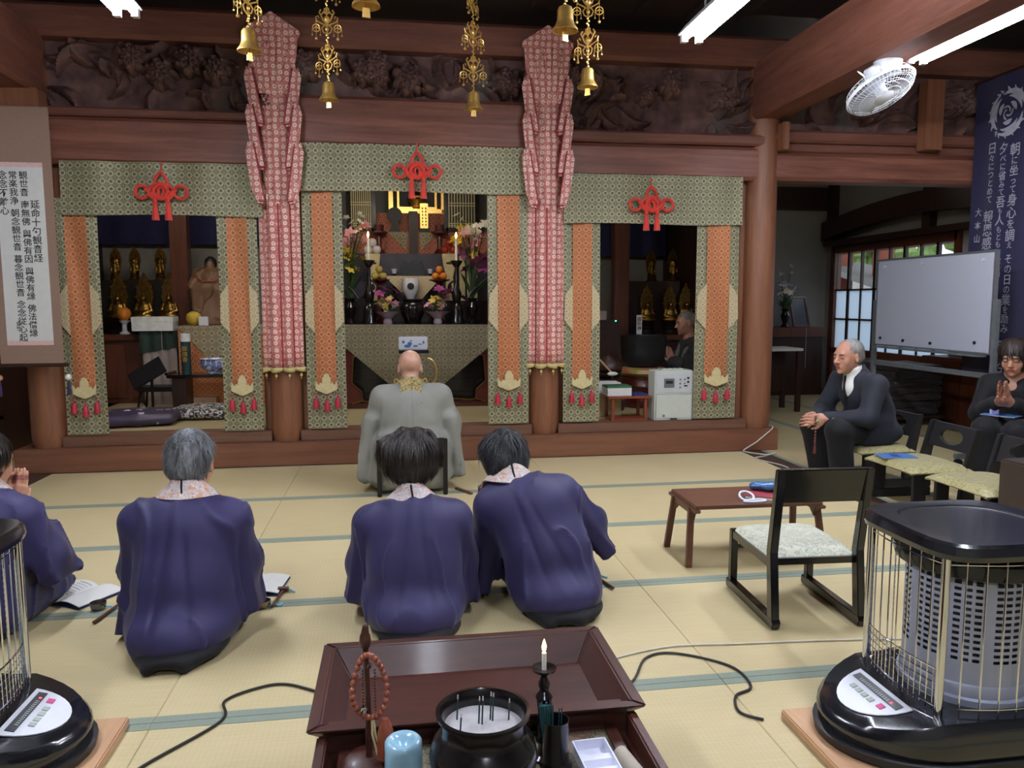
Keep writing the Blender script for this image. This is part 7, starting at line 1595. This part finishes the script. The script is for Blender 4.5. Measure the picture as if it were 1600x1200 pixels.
def compote(px, fr_mat, lab, fname, flab):
    x = at(px, 470, 7.72)[0]; zz = at(px, 437, 7.72)[2]-az; o = thing('fruit_stand', lab, 'stand', (x, 7.72, az+.001)); MB().lathe([(.06, 0), (.055, .02), (.02, .06), (.016, zz-.06), (.04, zz-.03), (.1, zz-.01), (.105, zz), (0, zz)], seg=24).build('stand', 'lacquer_red', o, smooth=True)
    for i, (dx, dy, dz) in enumerate(((-.04, -.02, 0), (.04, -.02, 0), (0, .035, 0), (0, -.0, .065))): fruit(fname, flab % ('left', 'right', 'rear', 'topmost')[i], (x+dx, 7.72+dy, az+zz+.002+dz), .036, fr_mat, fname+' pile on the altar')
compote(593, 'pear', 'red footed stand with a pile of pale pears', 'pear', '%s pale pear in the pile on the left fruit stand'); compote(687, 'orange_fruit', 'red footed stand with a pile of oranges', 'orange', '%s orange in the pile on the right fruit stand')
# little things on the second tier
p = at(645, 430, 8.25); o = thing('black_casket', 'small black casket on the middle altar step', 'box', (p[0], 8.25, tz_+.001)); w_ = .12; h_ = at(645, 408, 8.25)[2]-tz_
MB().box(-w_, w_, -.06, .06, 0, h_*.85).build('box', 'black_lacquer', o, bevel=.005); MB().prism([(-w_*.9, h_*.85), (w_*.9, h_*.85), (w_*.75, h_), (w_*.3, h_*.95), (0, h_*1.03), (-w_*.3, h_*.95), (-w_*.75, h_)], -.02, .02).build('crest_board', 'black_lacquer', o)
for px, lb in ((616, 'small glass cup on a dark saucer left of the casket'), (672, 'small glass cup on a dark saucer right of the casket')):
    p = at(px, 428, 8.2); o = thing('tea_cup', lb, 'cup', (p[0], 8.15, tz_+.001)); hz = at(px, 428, 8.15)[2]-tz_; MB().lathe([(.03, 0), (.05, .01), (.015, .03), (.015, hz-.01), (.06, hz), (0, hz)], seg=16).build('saucer', 'black_lacquer', o, smooth=True); MB().lathe([(.02, hz), (.032, hz+.05), (.03, hz+.05), (.018, hz+.005), (0, hz+.005)], seg=16, cap=False).build('cup', 'porcelain', o, smooth=True)
# tall dark red candle stands, fruit piles and white offerings on upper tier
for px, lb in ((593, 'dark red tall stand left of the upper brocade'), (687, 'dark red tall stand right of the upper brocade')):
    x = at(px, 396, 8.92)[0]; hz = at(px, 352, 8.92)[2]-t3; o = thing('tall_stand', lb, 'stand', (x, 8.89, t3+.001)); MB().lathe([(.07, 0), (.06, .03), (.03, .06), (.025, hz*.6), (.1, hz*.72), (.1, hz*.76), (.05, hz*.8), (.055, hz), (0, hz)], seg=18).build('stand', 'lacquer_red', o, smooth=True)
def offering(px, mat, name, lb, plab):
    x = at(px, 430, 8.25)[0]; o = thing('offering_stand_small', lb, 'stand', (x, 8.25, tz_+.001)); zt3 = at(px, 397, 8.25)[2]-tz_
    MB().prism([(-.05, 0), (.05, 0), (.035, zt3*.5), (.065, zt3*.75), (.08, zt3), (-.08, zt3), (-.065, zt3*.75), (-.035, zt3*.5)], -.06, .06).build('stand', 'plaque_cream', o, bevel=.006); MB().ball((0, -.062, zt3*.8), (.04, .003, .014), 10).build('cutout', 'black_wood', o, smooth=True); MB().ball((0, -.062, zt3*.3), (.022, .003, .035), 10).build('cutout', 'black_wood', o, smooth=True)
    for i, (dx, dz) in enumerate(((-.045, 0), (.045, 0), (0, .075))): fruit(name, plab % ('left', 'right', 'top')[i], (x+dx, 8.25, tz_+zt3+.003+dz), .045, mat, name+' pile')
offering(702, 'apple_red', 'red_apple', 'cream stand with a pile of red apples', '%s red apple in the pile behind the right candle'); offering(583, 'mochi', 'rice_cake', 'cream stand with a pile of white rice cakes', '%s white rice cake in the pile behind the left candle')
# gilt shrine, mirror and tablet, bamboo blinds
sx_, sx2 = at(611, 330, 9.25)[0], at(692, 330, 9.25)[0]; sb = t5; stz = 2.75
sh_ = thing('gilt_shrine', 'gilded inner shrine with a small seated image under the red knot', 'shrine', ((sx_+sx2)/2, 9.3, sb+.001)); hw3 = (sx2-sx_)/2; emit_g = 'gold'
MB().box(-hw3, hw3, .12, .16, 0, stz-sb).build('back_panel', 'black_wood', sh_); MB().box(-hw3*.72, hw3*.72, -.11, -.09, .05, .075).build('inner_rail', 'gold', sh_); MB().box(-hw3, hw3, -.14, .12, 0, .05).build('floor_panel', 'gold', sh_)
for s in (-1, 1): MB().box(s*hw3-.025, s*hw3+.025, -.14, .12, 0, stz-sb).build('side_post', 'gold', sh_, bevel=.006); MB().box(s*hw3*.72-.012, s*hw3*.72+.012, -.1, -.06, .05, stz-sb).build('inner_post', 'gold', sh_)
MB().lathe([(.1, .05), (.11, .07), (.07, .1), (.09, .14), (.12, .16), (0, .17)], (0, -.02, 0), 18).build('lotus_base', 'gold', sh_, smooth=True); S = SD(axis(-.14, .14, .009), axis(-.12, .1, .009), axis(.14, .5, .009)); S.ell((0, -.02, .2), (.11, .07, .05), .02); S.ell((0, -.01, .3), (.06, .045, .09), .03); S.ell((0, -.02, .42), (.032, .035, .042), .01); S.build('image', 'gold_dull', sh_)
p = at(617, 360, 9.0); o = thing('round_mirror', 'dark round mirror on a stand below the gilt shrine', 'mirror', (p[0], 9.03, t4+.001)); zz = at(617, 322, 9.03)[2]-t4; MB().cyl((0, -.012, zz-.1), (0, .012, zz-.1), .085, seg=24).build('disc', 'black_wood', o, smooth=True); MB().prism([(-.06, 0), (.06, 0), (.03, zz-.18), (-.03, zz-.18)], -.03, .03).build('stand', 'black_wood', o)
p = at(663, 360, 9.0); o = thing('gilt_tablet', 'upright gilt tablet with patterned face below the knot tassels', 'tablet', (p[0], 9.0, t4+.001)); zz = at(663, 318, 9.0)[2]-t4; MB().box(-.045, .045, -.015, .015, .04, zz).build('tablet', 'gold', o, bevel=.004); MB().box(-.06, .06, -.03, .03, 0, .04).build('base', 'black_wood', o)
for i in range(6):
    for s in (-1, 1): MB().ball((s*.018, -.016, .08+i*(zz-.1)/6), (.009, .003, .012), 6).build('relief', 'gold_dark', o)
plain('bamboo_gold', 'c2b788', .4, .3, var=.15)
def blind(pl, pr, lb):
    a, b_ = at(pl, 356, 9.09), at(pr, 356, 9.09); zt4 = 2.62; o = thing('lattice_door', lb, 'screen', ((a[0]+b_[0])/2, 9.09, a[2])); hw = (b_[0]-a[0])/2; H = zt4-a[2]
    for x in (-hw, hw): MB().box(x-.025, x+.025, -.015, .015, -(a[2]-t4)+.001, H).build('frame', 'black_lacquer', o)
    MB().box(-hw, hw, -.015, .015, -(a[2]-t4)+.001, 0).build('frame', 'black_lacquer', o); MB().box(-hw, hw, .006, .01, 0, H).build('backing', 'black_wood', o)
    n = 10
    for i in range(n): x = -hw+.035+(2*hw-.07)*i/(n-1); MB().box(x-.0055, x+.0055, -.01, .004, .0, H).build('slat', 'bamboo_gold', o)
    for z in (.02, .045, H*.5, H*.5+.03, H-.05): MB().box(-hw+.025, hw-.025, -.012, .005, z, z+.008).build('crossbar', 'bamboo_gold', o)
blind(545, 584, 'gilded lattice screen left of the gilt shrine'); blind(697, 746, 'gilded lattice screen right of the gilt shrine')
# big flower vases flanking
for px, sd, lb, cfg in ((738, 11, 'tall vase of pink lilies, white and yellow flowers right of the altar', [('petal_magenta', 10, .1, .42, .7, 6), ('petal_white', 16, .04, .85, 1.3, 5), ('petal_yellow', 6, .065, .85, 1.1, 5), ('petal_pink', 6, .065, .75, 1.0, 6), ('petal_yellow', 4, .055, .6, .75, 5), ('petal_white', 3, .08, 1.0, 1.25, 6)]),
                        (548, 13, 'tall vase of pink, white and yellow flowers left of the altar', [('petal_pink', 10, .06, .8, 1.1, 6), ('petal_white', 14, .035, .95, 1.3, 5), ('petal_yellow', 16, .05, .4, .75, 5)])):
    x = at(px, 503, 7.78)[0]; bouquet('flower_vase', lb, (x, 7.76, az+.001), cfg, sd, .64, .17, 'bronze', None, 12)
# white memorial boards behind the right flowers
for i, px in enumerate((722, 734, 741)):
    p = at(px, 440, 8.3); o = MB().box(p[0]-.03, p[0]+.03, 8.28, 8.295, tz_+.001, at(px, 400, 8.3)[2]).build('memorial_board', 'plaque_cream'); tag(o, 'narrow pale memorial board, %s of three behind the right flowers' % ('left', 'middle', 'right')[i], 'board')

# ================================================================ right bay: bowl gong, wooden fish, table, amplifier
p = at(1004, 573, 7.2); gz = p[2]
gs = thing('gong_stand', 'red lacquered drum stand with orange and green cushion under the bowl gong', 'stand', (p[0], 7.2, IZ)); hh = gz-IZ
MB().lathe([(.2, 0), (.21, .03), (.17, .06), (.16, hh*.35), (.2, hh*.5), (.21, hh*.55), (.2, hh*.62), (.2, hh-.085), (0, hh-.085)], seg=32).build('stand', 'lacquer_red', gs, smooth=True)
for z in (hh*.5, hh-.11): MB().lathe([(.203, z), (.213, z+.01), (.203, z+.02)], seg=32, cap=False).build('gilt_band', 'gold_dull', gs, smooth=True)
k = N('cushion_ring'); v = k.coord(); n1 = k.noise(v, 5, 2, .5, .8); k.col(k.ramp(n1, (.42, lin('c8643a')), (.52, lin('c8643a')), (.55, lin('8a9a5a')), (.64, lin('b7953f')))); k.set(.35, sheen=.2); M['cushion_ring'] = k.m
MB().lathe([(.12, hh-.085), (.2, hh-.083), (.245, hh-.05), (.235, hh-.015), (.18, hh), (0, hh)], seg=36).build('cushion', 'cushion_ring', gs, smooth=True)
plain('iron_bowl', '2e2f31', .5, .5, var=.15, scale=12)
gh = at(1004, 524, 7.2)[2]-gz; o = thing('bowl_gong', 'large dark bronze bowl gong on the cushion beside the monk', 'gong', (p[0]+.005, 7.2, gz+.001)); MB().lathe([(.1, 0), (.16, .01), (.2, .06), (.215, .14), (.222, gh-.01), (.228, gh), (.212, gh), (.2, .1), (.12, .03), (0, .02)], seg=40, cap=False).build('bowl', 'iron_bowl', o, smooth=True)
p = at(949, 580, 7.0); fz = p[2]; o = thing('wooden_fish', 'dark carved wooden fish drum left of the bowl gong', 'drum', (p[0]+.0, 7.0, IZ))
MB().lathe([(.16, 0), (.17, .04), (.14, .08), (.16, .16), (.13, fz-IZ-.07), (0, fz-IZ-.07)], seg=24).build('stand', 'dark_wood', o, smooth=True); S = SD(axis(-.2, .2, .01), axis(-.2, .2, .01), axis(fz-IZ-.12, fz-IZ+.2, .01)); S.ell((0, 0, fz-IZ+.03), (.14, .13, .11), .02); S.ell((0, -.02, fz-IZ+.1), (.05, .05, .06), .03); S.box((0, -.12, fz-IZ+.0), (.12, .06, .008), .006, .01, op='s'); S.build('drum', 'dark_wood', o)
a_ = at(937, 562, 6.9); b2 = at(957, 584, 6.75); o = thing('drum_mallet', 'mallet with a white padded tip leaning by the wooden fish', 'mallet', (b2[0], 6.75, IZ)); MB().tube([np.array(a_)-np.array((b2[0], 6.75, IZ)), (0, 0, b2[2]-IZ)], .009, 8).build('handle', 'pine_board', o, smooth=True); MB().ball((.0, 0, b2[2]-IZ), (.05, .022, .02), 12).build('head', 'mochi', o, smooth=True); MB().cyl((0, .0, 0), (0, .0, b2[2]-IZ-.018), .008, seg=8).build('rest', 'dark_wood', o)
p = at(1008, 522, 8.0); o = thing('wooden_tablet', 'narrow white wooden tablet with black writing behind the bowl gong', 'tablet', (p[0], 8.21, zr1+.001)); MB().box(-.03, .03, -.006, .006, 0, .22).build('board', 'mochi', o); tag(vtext('writing', [('御祈祷', 0, .2, .05)], 0, 'ink', o, 0, 0, -.0065), kind='stuff')
# red lacquer stand table with booklets
xa, xb = at(946, 640, 6.33)[0], at(1012, 640, 6.33)[0]; tz2 = at(980, 619, 6.25)[2]; wood('red_table_wood', '6a2c1a', '86402a', 'X', 5, .35, 12); TZ0 = IZ+.005
rt = thing('red_stand_table', 'small red-brown stand table holding booklets on the sill', 'table', ((xa+xb)/2, 6.36, TZ0)); hw = (xb-xa)/2; H = tz2-TZ0
MB().box(-hw, hw, -.13, .13, H-.02, H).build('table_top', 'red_table_wood', rt, bevel=.003); MB().box(-hw+.03, hw-.03, -.11, .11, 0, .018).build('base_shelf', 'red_table_wood', rt)
for sx in (-1, 1):
    for sy in (-1, 1): MB().box(sx*(hw-.045)-.012, sx*(hw-.045)+.012, sy*.1-.012, sy*.1+.012, .018, H-.02).build('leg', 'red_table_wood', rt)
xs = at(966, 610, 6.33)[0]; plain('cover_green', '2f5a3c', .6)
for i in range(5): o = MB().box(-.105+Rr.uniform(-.006, .006), .1, -.09, .09, 0, .016).build('booklet', 'paper' if i < 4 else 'cover_green', origin=(0, 0, 0)); o.location = (xs, 6.36, tz2+.001+i*.0165); tag(o, '%s of the five booklets stacked on the red-brown stand table' % ('lowest', 'second lowest', 'middle', 'second highest', 'green-covered topmost')[i], 'booklet', 'booklets on the stand table')
xs = at(998, 612, 6.33)[0]; o = MB().box(xs-.06, xs+.06, 6.28, 6.44, tz2+.001, tz2+.014).build('booklet', 'booklet_navy'); tag(o, 'dark blue booklet beside the white pile on the stand table', 'booklet')
p = at(940, 608, 6.75); o = thing('pale_books', 'pile of cream booklets on the mat behind the stand table', 'books', (p[0]+.0, 6.62, IZ)); MB().box(-.12, .12, -.09, .09, 0, .18).build('lower_pile', 'plaque_cream', o, bevel=.003); MB().box(-.115, .118, -.088, .088, .18, p[2]-IZ+.08).build('upper_pile', 'paper', o, bevel=.003)
# amplifier
xa, xb = at(1023, 620, 6.21)[0], at(1083, 620, 6.21)[0]; H = at(1050, 579, 6.21)[2]-TZ0; plain('amp_white', 'c3c8bd', .45, var=.03)
am = thing('amplifier', 'pale grey portable cassette amplifier standing on the altar sill', 'amplifier', ((xa+xb)/2, 6.3, TZ0)); hw = (xb-xa)/2
MB().box(-hw, hw, -.09, .09, 0, H).build('case', 'amp_white', am, bevel=.008); MB().box(-hw+.015, hw-.015, -.0945, -.09, H*.56, H*.93).build('control_panel', 'white_plastic', am, bevel=.002); MB().box(-hw+.01, hw-.01, -.0945, -.09, .02, H*.53).build('speaker_grille', 'amp_white', am, bevel=.003)
MB().box(-.09, .0, -.098, -.094, H*.66, H*.84).build('cassette_door', 'alu', am, bevel=.002); MB().box(-.075, -.015, -.0995, -.098, H*.74, H*.8).build('cassette_window', 'panel_dark', am)
for i, (x, z) in enumerate(((.05, .82), (.05, .74), (.05, .66), (.09, .82), (.09, .74))): MB().cyl((x, -.1, H*z), (x, -.094, H*z), .007, seg=10).build('knob', 'alu', am)
for x, z in ((.12, .85), (.12, .77)): MB().cyl((x, -.102, H*z), (x, -.094, H*z), .009, seg=10).build('knob', 'black_matt', am)
MB().box(.085, .115, -.097, -.094, H*.68, H*.705).build('display', 'panel_dark', am); MB().cyl((-.09, -.096, H*.1), (-.09, -.0945, H*.1), .012, seg=16).build('badge', 'alu', am); MB().box(-.03, .03, -.0955, -.0945, H*.02, H*.045).build('socket', 'panel_dark', am)
MB().box(-.1, .1, -.05, .05, H, H+.012).build('handle_recess', 'amp_white', am, bevel=.004)
for i in range(4): MB().box(-.09+i*.045, -.065+i*.045, -.03, .03, H+.012, H+.014).build('handle_slot', 'panel_dark', am)
emit('led_green', '40ffb0', 4); p = at(962, 497, 8.15); o = thing('side_device', 'small dark device with a green indicator light in the right shrine', 'device', (p[0]-.1, 8.2, IZ)); zz = p[2]-IZ; MB().box(-.2, .14, -.05, .2, 0, zz-.02).build('cabinet', 'dark_wood', o); MB().box(-.1, .0, -.04, .08, zz-.02, zz+.08).build('device', 'pale_cloth', o); MB().ball((.1, -.055, zz-.03), .008, 8).build('indicator', 'led_green', o)
